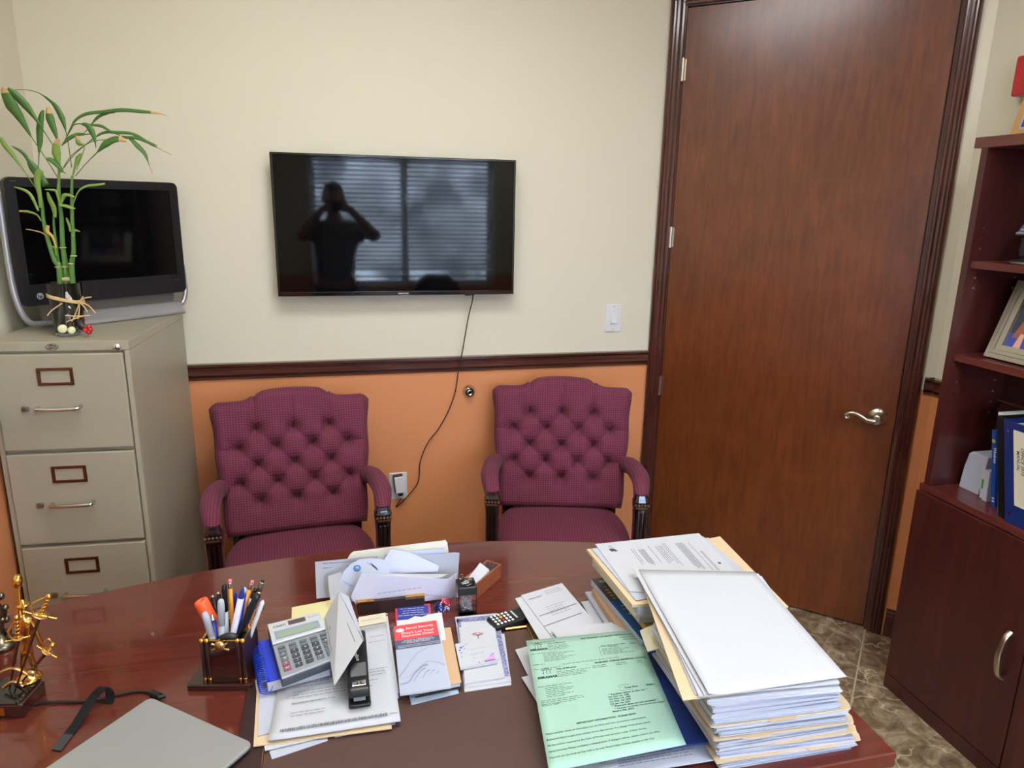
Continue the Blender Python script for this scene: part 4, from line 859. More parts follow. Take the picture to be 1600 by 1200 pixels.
# ================================================================ desk
ZD = .75
def bowy(x): return 1.692 - .262 * (x - .06) ** 2
DXR, DXL, DYN = .857, -.80, .80
def desk_outline(off=0):
    P = [(DXL + off, DYN + off), (DXR - off, DYN + off), (DXR - off, bowy(DXR) - off - .012), (DXR - off - .010, bowy(DXR - .01) - off)]
    n = 48
    for k in range(1, n): x = (DXR - .01) + (DXL + .02 - DXR) * k / n; P.append((x - off * (x - .06) / .8, bowy(x) - off))
    P += [(DXL + off + .010, bowy(DXL) - off), (DXL + off, bowy(DXL) - off - .012)]
    return P
dk = empty('desk', (.03, 1.2, 0), 'large cherry executive desk with a bowed far edge, covered in papers', 'desk')
def dprism(off, z0, z1): return MB().prism([(x, y, z0) for x, y in desk_outline(off)], (0, 0, z1 - z0))
dprism(0, ZD - .03, ZD).build('top', M_DESK, dk, bevel=.004, seg=3)
dprism(.014, ZD - .045, ZD - .03).build('top_moulding', M_DESK, dk, bevel=.003)
m = MB()
m.box((DXL + .08, DYN + .06, .06), (DXL + .48, 1.30, ZD - .045)); m.build('pedestal', M_DESK, dk)
m = MB(); m.box((DXR - .48, DYN + .06, .06), (DXR - .08, 1.30, ZD - .045)); m.build('pedestal', M_DESK, dk)
for x0 in (DXL + .08, DXR - .48):
    for k in range(3):
        dr = MB().box((x0 + .015, DYN + .045, .09 + k * .205), (x0 + .385, DYN + .06, .285 + k * .205)).build('drawer', M_DESK, dk, bevel=.003)
        MB().tube(smoothpath([(x0 + .15, DYN + .045, .2 + k * .205), (x0 + .16, DYN + .025, .19 + k * .205), (x0 + .24, DYN + .025, .19 + k * .205), (x0 + .25, DYN + .045, .2 + k * .205)], 4), .004, 8).build('handle', M_GOLD, dr)
MB().box((DXL + .08, 1.30, .12), (DXR - .08, 1.325, ZD - .045)).build('modesty_panel', M_DESK, dk)
MB().box((DXL + .07, DYN + .07, 0), (DXR - .07, 1.29, .06)).build('plinth', M_DESK, dk)

# ================================================================ on the desk
PZ = ZD + .004
pad = empty('desk_pad', (.108, 1.03, ZD), 'brown leatherette desk pad with gold corner clips under the papers', 'desk pad')
MB().box((-.147, .83, ZD), (.362, 1.257, PZ)).build('pad_surface', M_LEATHER, pad, bevel=.0015)
MB().box((-.190, .83, ZD), (-.148, 1.257, PZ + .002)).build('side_rail', M_DKLEATHER, pad, bevel=.002)
MB().box((.363, .83, ZD), (.400, 1.257, PZ + .002)).build('side_rail', M_DKLEATHER, pad, bevel=.002)
MB().tube([(.305, 1.262, PZ + .002), (.350, 1.262, PZ + .002)], .0035, 8).build('gold_trim', M_GOLD, pad)
MB().box((.350, 1.21, PZ + .0005), (.372, 1.268, PZ + .005)).build('corner_clip', M_PALEGOLD, pad, bevel=.001)
MB().tube([(-.1475, .84, PZ + .0022), (-.1475, 1.25, PZ + .0022)], .0008, 6).build('gold_line', M_GOLD, pad)

def sheet(name, z, px, m, label, cat, t=.0006, group=None, h=None, nu=1, nv=1, side=None):
    P = zq(z, *px) if not isinstance(px[0], Vector) else px
    mb = MB(); mb.slab(*P, t, 0, nu, nv, h, None if side is None else 1)
    o = mb.build(name, [m] if side is None else [m, side], label=label, cat=cat, group=group)
    return o, Face(*P, lift=.0003)
def V3(x, y, z): return Vector((x, y, z))

# ---- laptop
A = atz(235, 1088, .768); ld = (V3(-.163, 1.021, 0) - V3(-.347, 1.172, 0)).normalized(); le = V3(ld.y, -ld.x, 0)   # ld: short side; le: long side
if le.y > 0: le = -le
LX_ = frame(V3(A.x, A.y, ZD), le, ld, (0, 0, 1)); LW, LDp = .355, .240
def rr2(x0, x1, y0, y1, r, z, X, n=5): return [X @ V3(a, b, z) for a, b in rrect(x0, x1, y0, y1, r, n)]
lp = empty('laptop', LX_ @ V3(LW / 2, LDp / 2, 0), 'closed silver laptop on the front left of the desk', 'laptop')
MB().prism(rr2(.002, LW - .002, .002, LDp - .002, .012, .0015, LX_), (0, 0, .009)).build('base', M_BLACK, lp, bevel=.002)
MB().prism(rr2(0, LW, 0, LDp, .012, .0108, LX_), (0, 0, .0072)).build('lid', M_LAPTOP, lp, bevel=.0025, seg=3)
f = MB()
for a, b in ((.03, .03), (.32, .03), (.03, .21), (.32, .21)): f.lathe([(.006, 0), (.006, .0016), (.0001, .0016)], LX_ @ V3(a, b, 0), 12)
f.build('rubber_feet', M_RUBBER, lp)
# ---- charger cable, plug and strap
cb = empty('charger_cable', (-.45, 1.21, ZD), 'black charger cable running from the gold ornament to the laptop corner', 'cable')
P = [atz(x, y, ZD + .004) for x, y in ((0, 1108), (40, 1106))]; MB().tube(P, .0052, 10).build('adapter_sleeve', M_RUBBER, cb)
P = smoothpath([atz(x, y, ZD + .003) for x, y in ((40, 1106), (65, 1098), (95, 1097), (140, 1096), (180, 1087), (210, 1081), (228, 1081), (240, 1084))], 6); MB().tube(P, .0022, 8).build('wire', M_RUBBER, cb)
MB().tube([atz(236, 1082, ZD + .006), atz(250, 1088, ZD + .008)], .0055, 12).tube([atz(247, 1090, ZD + .009), atz(259, 1087, ZD + .009)], .004, 10).build('plug', M_BLACK, cb)
st = MB(); P = [(88, 1173, .0010), (104, 1152, .001), (118, 1134, .002), (134, 1108, .010), (146, 1090, .018), (155, 1080, .026), (163, 1074, .029), (170, 1079, .025), (172, 1088, .014), (170, 1098, .0045), (160, 1099, .003)]
C_ = smoothpath([atz(x, y, ZD + z) for x, y, z in P], 5); sd = atz(98, 1174, ZD) - atz(81, 1172, ZD); sd = sd.normalized() * .0085
V = []; 
for p in C_: V += [p - sd, p + sd, p + sd + V3(0, 0, .0013), p - sd + V3(0, 0, .0013)]
n = len(C_); fs = [(4 * i + j, 4 * i + (j + 1) % 4, 4 * i + 4 + (j + 1) % 4, 4 * i + 4 + j) for i in range(n - 1) for j in range(4)] + [(3, 2, 1, 0), tuple(4 * n - 4 + j for j in range(4))]
m_ = MB(); m_.add(V, fs); so = m_.build('cable_strap', mat('black_hook_and_loop', rgb(11, 11, 12), .95), label='black hook-and-loop strap looped round the charger cable, its tail on the desk', cat='strap')
V = [p + V3(0, 0, .0002) if i % 4 > 1 else p - V3(0, 0, 0) for i, p in enumerate(V[:4 * 7])]; m_ = MB(); m_.add(V, [f for f in fs[:24]] + [(3, 2, 1, 0)]); m_.build('tail_patch', mat('grey_strap_tail', rgb(58, 58, 60), .8), so)

# ---- gold ornament with three rapiers
tb = [atz(x, y, ZD + .028) for x, y in ((-40, 1083), (64, 1073), (40, 1100), (-60, 1110))]
tr_ = empty('fencing_trophy', V3(-.60, 1.23, ZD), 'gold desk ornament of a knight and three rapiers on a dark wooden block', 'trophy')
c0 = V3(-.535, 1.250, 0); c1 = V3(-.547, 1.185, 0); e = (c1 - c0).normalized(); ef = V3(-e.y, e.x, 0); 
if ef.x > 0: ef = -ef
blk = [c0, c1, c1 + ef * .14, c0 + ef * .14]
MB().prism([V3(p.x, p.y, ZD) for p in blk], (0, 0, .026)).build('wooden_block', M_PENWOOD, tr_, bevel=.003)
MB().prism([V3(p.x, p.y, ZD + .026) + (ef * .006 + V3(0, 0, 0)) for p in blk], (0, 0, .003)).build('top_plate', M_BLACKG, tr_)
ty = c1.y + .02
def tp(px, py, dy=0): return aty(px, py, ty + .02 + dy)
def rapier(hilt, guard, tip, dy, R_, lab):
    m_ = MB(); a, g, t_ = tp(*hilt, dy), tp(*guard, dy), tp(*tip, dy); ax = (a - g).normalized()
    sw_ = m_.tube([g, a], [.0026, .0034], 10).ball(a, .0048, seg=10)
    for k in range(1, 6): sw_.lathe([(.0035, -.0012), (.0046, 0), (.0035, .0012)], g + (a - g) * k / 6, 10)
    o_ = sw_.build('sword_hilt', M_GOLD, tr_)
    X = ax.to_track_quat('Z', 'Y').to_matrix().to_4x4()
    MB().lathe([(.0001, .001), (R_ * .5, .0008), (R_, .003), (R_, .0042), (R_ * .5, .002), (.0001, .0024)], g, 24, 0, X).build('guard', M_PALEGOLD, o_)
    s_ = ax.cross((g - CAM_C).normalized()).normalized(); q = MB(); q.tube([g - s_ * R_ * 1.9 + ax * .002, g + s_ * R_ * 1.9 + ax * .002], .0016, 8)
    for k in (-1, 1): q.ball(g + s_ * R_ * 1.9 * k + ax * .002, .0024, seg=8)
    kb = smoothpath([g + s_ * R_ * .4, g + s_ * R_ * 1.35 + ax * .012, g + s_ * R_ * 1.2 + ax * .024, a], 5); q.tube(kb, .0016, 8); q.build('cross_guard', M_GOLD, o_)
    MB().tube([g, t_], [.0030, .0012], 4, flat=((0, 1, 0), .5), smooth=False).build('blade', mat('dark_polished_blade', rgb(110, 84, 70), .18, .9), o_)
rapier((76, 932), (62, 963), (22, 1084), -.01, .0130, 'a'); rapier((26, 965), (28, 1000), (14, 1084), 0, .0085, 'b'); rapier((82, 1008), (72, 1020), (22, 1080), .008, .0095, 'c')
# knight figure: one continuous skinned body
fg = bpy.data.meshes.new('knight_figure'); J = {'pel': (42, 1018), 'wai': (42, 1000), 'che': (40, 975), 'nek': (36, 958), 'sh': (31, 962), 'el': (30, 935), 'ha': (29, 915), 'sh2': (48, 968), 'el2': (58, 990), 'ha2': (66, 1010), 'hip': (38, 1024), 'kn': (36, 1042), 'ft': (34, 1062), 'hip2': (47, 1024), 'kn2': (54, 1042), 'ft2': (56, 1066)}
nm = list(J); Ed = [('pel', 'wai'), ('wai', 'che'), ('che', 'nek'), ('che', 'sh'), ('sh', 'el'), ('el', 'ha'), ('che', 'sh2'), ('sh2', 'el2'), ('el2', 'ha2'), ('pel', 'hip'), ('hip', 'kn'), ('kn', 'ft'), ('pel', 'hip2'), ('hip2', 'kn2'), ('kn2', 'ft2')]
RR = {'pel': .0085, 'wai': .0075, 'che': .0105, 'nek': .004, 'sh': .0055, 'el': .0042, 'ha': .0032, 'sh2': .0055, 'el2': .0042, 'ha2': .0034, 'hip': .0065, 'kn': .0045, 'ft': .0038, 'hip2': .0065, 'kn2': .0045, 'ft2': .0038}
o0 = V3(-.56, ty + .035, ZD + .03); fg.from_pydata([tp(*J[k], .028) - o0 for k in nm], [(nm.index(a), nm.index(b)) for a, b in Ed], []); fg.materials.append(M_GOLD)
fo = bpy.data.objects.new('knight_figure', fg); COL.objects.link(fo); fo.parent = tr_; fo.location = o0 - ORG[tr_.name]; ORG[fo.name] = o0
sk = fo.modifiers.new('skin', 'SKIN'); sk.use_smooth_shade = True
for i, k in enumerate(nm): fg.skin_vertices[0].data[i].radius = (RR[k], RR[k])
fg.skin_vertices[0].data[0].use_root = True
ss = fo.modifiers.new('sub', 'SUBSURF'); ss.levels = 1; ss.render_levels = 2
m_ = MB(); m_.ball(tp(36, 948, .028), .0065, seg=10, sc=(1, 1, 1.2)); m_.lathe([(.011, 0), (.0105, .001), (.005, .003), (.0045, .008), (.0001, .010)], tp(36, 945, .028), 16); m_.build('helmet', M_GOLD, tr_)
m_ = MB(); P = smoothpath([tp(29, 918, .028), tp(27, 908, .028), tp(29, 898, .03)], 4); m_.tube(P, [.004 + .004 * sin(pi * i / (len(P) - 1)) for i in range(len(P))], 10); m_.build('raised_shield', M_GOLD, tr_)
m_ = MB(); m_.lathe([(.020, 0), (.022, .003), (.017, .006), (.012, .012), (.0001, .014)], V3(tp(46, 1066, .028).x, ty + .048, ZD + .029), 24); m_.build('figure_stand', M_GOLD, tr_)
m_ = MB(); P = smoothpath([tp(0, 1050), tp(18, 1044), tp(35, 1048), tp(52, 1058)], 5); m_.tube(P, .0035, 10, flat=((0, 0, 1), .5)); m_.tube(smoothpath([tp(5, 1075), tp(20, 1065), tp(36, 1072)], 4), .003, 8)
m_.ball(tp(48, 1052), .006, seg=10, sc=(1.3, .6, .9)); m_.ball(tp(30, 1068), .005, seg=10, sc=(1.3, .6, .9)); m_.build('ribbon_scroll', M_PALEGOLD, tr_)
t = MB(); F = Face(V3(*[c1.x + ef.x * .11, c1.y + ef.y * .11, ZD + .021]), V3(c1.x + ef.x * .03, c1.y + ef.y * .03, ZD + .021), V3(c1.x + ef.x * .03, c1.y + ef.y * .03, ZD + .006), V3(c1.x + ef.x * .11, c1.y + ef.y * .11, ZD + .006)); F.rect(t, 0, 0, 1, 1); t.build('plaque', M_GOLD, tr_)
# second, darker silver figure at the frame edge
s2 = empty('silver_figurine', V3(-.70, 1.42, ZD), 'ornate dark silver figurine behind the gold ornament at the left edge', 'figurine')
cx_ = aty(2, 950, 1.42).x - .012; s2.location = V3(cx_, 1.42, ZD); ORG[s2.name] = V3(cx_, 1.42, ZD)
MB().lathe([(.030, 0), (.032, .004), (.026, .010), (.014, .022), (.010, .04), (.016, .055), (.020, .07), (.012, .085), (.008, .095), (.014, .105), (.009, .12), (.0001, .128)], V3(cx_, 1.42, ZD), 20).build('body', mat('aged_silver', rgb(120, 112, 96), .25, 1.0), s2)
m_ = MB(); r_ = random.Random(3)
for k in range(16):
    a = k * 2.4; z = ZD + .03 + k * .006; m_.ball(V3(cx_ + .017 * cos(a), 1.42 + .017 * sin(a), z), .006 + .002 * r_.random(), seg=8)
m_.build('ornament_curls', mat('aged_silver', None), s2)

# ---- pen holder with pens
pa = radians(-11.7); PX = rotz(pa, (-.221, 1.232, ZD))
ph = empty('pen_holder', (-.221, 1.232, ZD), 'dark mahogany pen holder with gold corner posts on a square base', 'pen holder')
MB().box((-.066, -.045, 0), (.050, .075, .012), X=PX).build('base', M_PENWOOD, ph, bevel=.003, seg=3)
b = MB(); W2, D2, H2 = .036, .034, .095
for lo, hi in (((-W2, -D2, .012), (W2, -D2 + .004, H2)), ((-W2, D2 - .004, .012), (W2, D2, H2)), ((-W2, -D2 + .004, .012), (-W2 + .004, D2 - .004, H2)), ((W2 - .004, -D2 + .004, .012), (W2, D2 - .004, H2)), ((-W2 + .004, -D2 + .004, .012), (W2 - .004, D2 - .004, .016))): b.box(lo, hi, X=PX)
b.build('cup', M_DKLEATHER, ph)
b = MB(); b.box((-W2 + .012, -D2 - .0015, .020), (W2 - .012, -D2, H2 - .012), X=PX); b.build('front_panel', M_PENWOOD, ph, bevel=.001)
for sx in (-1, 1):
    for sy in (-1, 1):
        for dx in ((0, .009) if sy < 0 else (0,)):
            b = MB(); p0 = PX @ V3(sx * (W2 - dx), sy * D2 - .001, .012); b.tube([p0, p0 + V3(0, 0, H2 - .012)], .0034, 12); po = b.build('corner_post', M_PENWOOD, ph)
            MB().lathe([(.0038, 0), (.0042, .001), (.0042, .006), (.0001, .0075)], p0 + V3(0, 0, H2 - .014), 12).build('gold_cap', M_GOLD, po); MB().lathe([(.0038, 0), (.0038, .008), (.0034, .009)], p0, 12).build('gold_foot', M_GOLD, po)
b = MB(); b.box((-W2, -D2 - .001, H2), (W2, -D2 + .003, H2 + .0025), X=PX).box((-W2, D2 - .003, H2), (W2, D2 + .001, H2 + .0025), X=PX).box((-W2 - .001, -D2 + .003, H2), (-W2 + .003, D2 - .003, H2 + .0025), X=PX).box((W2 - .003, -D2 + .003, H2), (W2 + .001, D2 - .003, H2 + .0025), X=PX); b.build('gold_rim', M_GOLD, ph)
b = MB(); X_ = PX @ Matrix.Translation((-.004, -D2 - .003, H2 - .008)) @ Matrix.Rotation(radians(90), 4, 'X'); b.lathe([(.010, -.001), (.009, .003), (.0001, .004)], (0, 0, 0), 14, 0, X_)
b.tube([PX @ V3(-.018, -D2 - .004, H2 - .004), PX @ V3(.012, -D2 - .004, H2 - .016)], .0022, 8).tube([PX @ V3(-.018, -D2 - .004, H2 - .016), PX @ V3(.010, -D2 - .004, H2 - .002)], .0022, 8); b.build('crest', M_PALEGOLD, ph)
b = MB(); b.ball(PX @ V3(.010, -D2 + .004, H2 + .006), .014, sc=(1.2, .5, .42), seg=14); b.build('rim_clip', M_BLACK, ph)
def pen(name, top, low, r, parts, label, cat='pen', dy=0.0, group=None):
    """top: photo pixel of the upper tip; low: a lower pixel on the axis, both in a plane just behind the cup's front"""
    Y = 1.232 + dy; a = aty(*top, Y); b_ = aty(*low, Y - .004); d = (a - b_).normalized(); zb_ = ZD + .020
    bt = a - d * ((a.z - zb_) / d.z)
    # keep the foot inside the cup
    loc = PX.inverted() @ bt; loc.x = max(-.026, min(.026, loc.x)); loc.y = max(-.024, min(.024, loc.y)); bt = PX @ loc; d = (a - bt).normalized(); Lp = (a - bt).length
    X = d.to_track_quat('Z', 'Y').to_matrix().to_4x4()
    root = empty(name, bt, label, cat, group)
    for pn_, m_, prof in parts:
        # prof in (radius factor, metres from the top, positive down)
        q = [(max(1e-5, k * r), Lp - (min(s_, Lp - .0005))) for k, s_ in prof][::-1]
        MB().lathe(q, bt, 14, 0, X).build(pn_, m_, root)
    return root, a, d, X
def clip(root, a, d, X, r, m_, l0=.004, l1=.04, side=(0, -1)):
    s_ = (X.to_3x3() @ V3(side[0], side[1], 0)).normalized(); MB().tube([a - d * l0 + s_ * (r * .6), a - d * (l0 + .002) + s_ * (r + .0018), a - d * l1 + s_ * (r + .0018)], .0012, 6).build('clip', m_, root)
full = 1.0
pen('highlighter', (313, 938), (336, 980), .0125, [('cap', M_ORANGE, [(.001, .010), (.5, .010), (0.55, .001), (.66, 0.0), (.92, .001), (.98, .004), (1, .050), (.97, .051), (.001, .051)]), ('barrel', M_ORANGE, [(.9, .046), (.9, full)])], 'orange highlighter leaning left out of the pen holder', dy=.000)
pen('marker_pen', (319, 956), (329, 995), .0062, [('cap', M_GREYPEN, [(.001, 0), (.6, .001), (.85, .004), (1, .012), (1, .05)]), ('barrel', M_GREYPEN, [(.85, .05), (.9, full)])], 'pale grey marker at the front left corner of the pen holder', dy=-.022)
x_ = pen('ballpoint_pen', (331, 960), (337, 1000), .0052, [('click_button', M_CHROME, [(.001, 0), (.5, .001), (.5, .007), (.9, .008), (.9, .012)]), ('barrel', M_BLUEPEN, [(.98, .012), (1, full)])], 'dark blue click pen between the orange highlighter and the grey marker', dy=-.014); clip(*x_, .0052, M_CHROME, .008)
x_ = pen('ballpoint_pen', (332, 930), (343, 985), .0045, [('click_button', M_CHROME, [(.001, 0), (.6, .001), (.6, .006)]), ('barrel', M_BLACK, [(1, .006), (1, full)])], 'black pen with a silver clip behind the orange highlighter', dy=.016); clip(*x_, .0045, M_CHROME, .004)
x_ = pen('ballpoint_pen', (341, 925), (346, 985), .0042, [('click_button', M_CHROME, [(.001, 0), (.6, .001), (.6, .006)]), ('barrel', M_BLACK, [(1, .006), (1, full)])], 'thin black pen with a bright end just behind the middle grey marker', dy=.022); clip(*x_, .0042, M_CHROME, .004)
pen('marker_pen', (345, 936), (346, 990), .0062, [('cap', M_GREYPEN, [(.001, 0), (.6, .001), (.85, .004), (1, .012), (1, .05)]), ('barrel', M_GREYPEN, [(.85, .05), (.9, full)])], 'pale grey marker standing upright left of the yellow pencil', dy=-.016)
pen('felt_tip_pen', (350, 913), (354, 985), .0050, [('cap', M_BLACK, [(.001, 0), (.5, .001), (.8, .003), (1, .01), (1, .052)]), ('barrel', M_GREYPEN, [(.95, .052), (.95, full)])], 'grey felt pen with a long black cap left of the yellow pencil', dy=.002)
def pencil(top, low, dy, label):
    x_ = pen('pencil', top, low, .0037, [('eraser', M_PINK, [(.001, 0), (.75, .0005), (.9, .003), (.9, .006)]), ('ferrule', M_CHROME, [(.98, .006), (1.02, .008), (.98, .010), (1.02, .012), (.98, .018)]), ('shaft', M_PENCIL, [(1, .018), (1, full)])], label, 'pencil', dy=dy); return x_
pencil((359, 905), (363, 975), .006, 'yellow pencil with a pink eraser standing upright in the middle of the pen holder')
pencil((395, 907), (384, 940), .020, 'yellow pencil leaning right behind the blue-tipped pens')
x_ = pen('ballpoint_pen', (366, 925), (372, 985), .0046, [('barrel', M_BLUEPEN, [(.001, 0), (.8, .002), (1, .008), (1, full)])], 'dark navy pen hidden behind the yellow pencil', dy=.016)
x_ = pen('ballpoint_pen', (380, 918), (364, 990), .0056, [('blue_end', M_BLUEPEN, [(.25, 0), (.5, .003), (.95, .018), (.95, .020)]), ('barrel', mat('lilac_white_plastic', rgb(212, 208, 224), .35), [(1, .020), (1, full)])], 'white pen with a pointed blue end leaning right', dy=-.016)
x_ = pen('ballpoint_pen', (382, 918), (372, 985), .0055, [('cap_end', M_GREYPEN, [(.001, 0), (.6, .001), (.9, .004), (1, .010)]), ('barrel', M_BLUEPEN, [(.9, .010), (.95, full)])], 'blue pen with a rounded pale grey end behind the white pen', dy=-.002)
x_ = pen('ballpoint_pen', (400, 919), (385, 965), .0050, [('click_button', M_BLACK, [(.001, 0), (.6, .001), (.6, .008)]), ('barrel', M_BLACK, [(1, .008), (1, .02)]), ('white_band', M_WHITE, [(1.02, .02), (1.02, .036)]), ('grip', M_BLACK, [(1, .036), (1, full)])], 'black pen with a white band right of the second pencil', dy=.010)
x_ = pen('ballpoint_pen', (403, 928), (378, 985), .0066, [('barrel', M_BLACK, [(.5, 0), (.98, .002), (1, .01), (1, full)])], 'thick black pen leaning right at the front of the pen holder', dy=-.010); clip(*x_, .0066, M_CHROME, .022, .032)
x_ = pen('ballpoint_pen', (411, 906), (396, 950), .0050, [('stylus_tip', M_BLACK, [(.001, 0), (.6, .001), (.8, .004)]), ('collar', M_CHROME, [(.9, .004), (.9, .006)]), ('upper_barrel', mat('taupe_rubber', rgb(90, 76, 68), .6), [(.95, .006), (1.05, .022)]), ('barrel', mat('rose_gold', rgb(214, 150, 122), .25, .8), [(1, .022), (1, full)])], 'rose-gold pen with a black stylus tip, tallest at the right', dy=.012); clip(*x_, .005, M_GOLD, .02, .045, (1, 0))
x_ = pen('ballpoint_pen', (411, 938), (400, 968), .0042, [('barrel', M_WHITE, [(.4, 0), (1, .004), (1, full)])], 'white pen low at the far right of the pen holder', dy=.010); clip(*x_, .0042, M_BLACK, .01, .02)

# ---- papers at left (under notebook, calculator and stapler)
lp_pts = [(-.176, .974), (.066, 1.012)]
def wsheet(name, z, P, m, label, cat, t=.0006, **k): return sheet(name, z, [V3(x, y, z) for x, y in P], m, label, cat, t, **k)
def lift(px, z): q = atz(px[0], px[1], z); return (q.x, q.y)
z = PZ + .0012
wsheet('envelope', z, [lift((395, 1100), z), lift((500, 1085), z), lift((512, 1157), z), lift((425, 1186), z)], M_PAPER2, 'white envelope poking out lowest below the left paper pile', 'envelope', .001)
z = PZ + .0024
wsheet('paper_sheet', z, [lift((500, 1100), z), lift((610, 1085), z), lift((618, 1131), z), lift((523, 1152), z)], M_PAPER2, 'white sheet corner poking out at the bottom right of the left paper pile', 'paper', .001)
z = PZ + .0040
wsheet('paper_sheet', z, [lift((398, 1060), z), lift((510, 1040), z), lift((520, 1148), z), lift((414, 1173), z)], M_PAPER, 'white sheet just under the manila folder of the left paper pile', 'paper', .001)
z = PZ + .0058; BLm = lift((396, 1166), z); BRm = lift((612, 1138), z)
fo_, F = wsheet('manila_folder', z, [lift((405, 1012), z), lift((600, 985), z), BRm, BLm], M_MANILA, 'cream manila folder under the left paper pile, its lower left corner showing', 'folder', .0016)
z = PZ + .0078
lo, F = wsheet('letter', z, [lift((408, 1015), z), lift((604, 985), z), lift((623, 1090), z), lift((403, 1150), z)], M_PAPER2, 'white sheet second in the left paper pile, sticking out at its left side', 'paper', .0012)
z = PZ + .0094
ls, F = wsheet('letter', z, [lift((470, 985), z), lift((605, 958), z), lift((623, 1082), z), lift((480, 1100), z)], M_PAPER, 'white letter under the stapler sticking out at the right side of the left pile', 'paper', .0012)
t = MB(); F.rect(t, .60, .957, 1.0, .985, 1); F.lines(t, .62, .95, .93, 1, .03, .002, 0, .1, 5); F.text(t, 'TRUIST', .62, .955, .008, 0, .02); t.build('printed_text', [M_INKDK, mat('brown_print', rgb(120, 84, 74), .6)], ls)
z = PZ + .0112
ch_, F = wsheet('cheque', z + .001, [lift((560, 965), z), lift((602, 958), z), lift((604, 972), z), lift((561, 980), z)], M_CREAM, 'cream cheque-like slip above the left paper pile by the letter rack', 'slip', .0006)
t = MB(); F.lines(t, .1, .9, .5, 1, .2, .001, 0, .1, 5); t.build('printed_text', M_INK, ch_)
z = PZ + .0114
P4 = [lift((447, 1003), z), lift((604, 975), z), lift((626, 1126), z), lift((419, 1158), z)]
P4 = [V3(a[0], a[1], z) for a in P4]
lt_, F = sheet('letter', z, P4, M_PAPER, 'top letter of the left paper pile, with a barcode row along its foot', 'paper', .0014, h=lambda u, v: .002 * max(0, 1 - u / .12) * max(0, 1 - v / .2), nu=12, nv=12)
F.lift = .0026
t = MB(); F.lines(t, .14, .96, .545, 1, .03, .0011, 0, .4, 2); F.lines(t, .14, .97, .50, 3, .028, .0011, 0, .1, 3); F.lines(t, .14, .9, .395, 3, .028, .0011, 0, .25, 4); F.lines(t, .14, .42, .29, 1, .03, .0011, 0, .1, 5); F.lines(t, .14, .46, .20, 2, .028, .0011, 0, .2, 6)
F.text(t, 'Thank you for banking with Truist.', .14, .285, .0052, 0, 0)
r_ = random.Random(4); u = .08
while u < .90: w_ = r_.uniform(.003, .007); F.rect(t, u, .045 + r_.uniform(0, .004), u + w_, .075 - r_.uniform(0, .004)); u += w_ + r_.uniform(.003, .006)
F.lines(t, .92, .99, .06, 1, .02, .0011, 0, 0, 8); F.lines(t, .82, .97, .86, 1, .04, .001, 0, .1, 9); F.lines(t, .80, .97, .80, 1, .04, .001, 0, .1, 10)
t.build('printed_text', M_INK, lt_)
# yellow card
z = ZD + .0012; sheet('index_card', z, zq(z, (456, 949), (530, 935), (532, 975), (455, 988)), M_YELLOW, 'pale yellow card on the desk behind the calculator', 'card', .001)
# ---- spiral notebook
zb0 = PZ + .0155; zt0 = zb0 + .020
nbk = empty('spiral_notebook', atz(455, 1040, zb0), 'thick spiral notebook with a blue cover under the calculator', 'notebook')
Q = zq(zt0, (404, 1003), (503, 978), (515, 1040), (418, 1066))
MB().slab(*[q - V3(0, 0, .0012) for q in Q], .0182).build('page_block', M_PAPER, nbk)
MB().slab(*Q, .0011).build('cover', mat('blue_card_cover', rgb(36, 62, 190), .35), nbk); MB().slab(*[q - V3(0, 0, .0195) for q in Q], .0008).build('back_cover', M_PAPER2, nbk)
co = MB(); a, b = Q[0], Q[3]; ax = (b - a).normalized(); sd = V3(ax.y, -ax.x, 0); 
if sd.x > 0: sd = -sd
Ls = (b - a).length + .004; N_ = 16 * 22; P = []
for i in range(N_ + 1):
    th = 2 * pi * i / 16; P.append(a - ax * .002 + ax * (Ls * i / N_) + sd * (.0035 + .0115 * cos(th)) + V3(0, 0, -.0095 + .0125 * sin(th)))
co.tube(P, .0010, 6); co.build('spiral', M_BLUE, nbk)
# ---- calculator
cz = zt0 + .0005
C4 = zq(cz + .019, (418, 979), (499, 959), (528, 1027), (440, 1060))
ca_ = empty('calculator', (C4[0] + C4[2]) / 2 - V3(0, 0, .019), 'grey desktop calculator with black keys lying on the spiral notebook', 'calculator')
CF = Face(*C4); low = lambda u, v, h: CF.at(u, v, h)
MB().slab(*[p - V3(0, 0, .004) for p in C4], .015).build('lower_case', mat('calculator_dark_case', rgb(66, 70, 78), .4), ca_, bevel=.002)
cf = MB(); cf.slab(CF.at(0, .595, 0), CF.at(1, .595, 0), CF.at(1, 0, 0), CF.at(0, 0, 0), .0042); cf.build('keypad_plate', mat('calculator_grey', rgb(150, 154, 160), .4, .2), ca_, bevel=.0015)
TF = Face(CF.at(0, 1, .005), CF.at(1, 1, .005), CF.at(1, .625, .001), CF.at(0, .625, .001)); TF.lift = .0003
MB().slab(TF.tl, TF.tr, TF.br, TF.bl, .006).build('display_housing', mat('calculator_silver', rgb(200, 202, 204), .35, .2), ca_, bevel=.001)
t = MB(); TF.rect(t, .08, .14, .92, .55, 0, .0004); t.build('display_frame', mat('blue_grey_frame', rgb(140, 148, 168), .35), ca_)
t = MB(); TF.rect(t, .13, .17, .84, .46, 0, .0008); t.build('display', mat('lcd_green_grey', rgb(142, 158, 136), .25), ca_)
t = MB(); TF.rect(t, .37, .68, .70, .90, 0, .0006); t.build('solar_cell', mat('solar_cell_brown', rgb(88, 68, 64), .2), ca_)
t = MB(); TF.text(t, 'CASIO', .08, .72, .0085, 0, .03); TF.text(t, 'DF-320TM', .76, .80, .0045, 0, 0); t.build('lettering', M_INK, ca_)
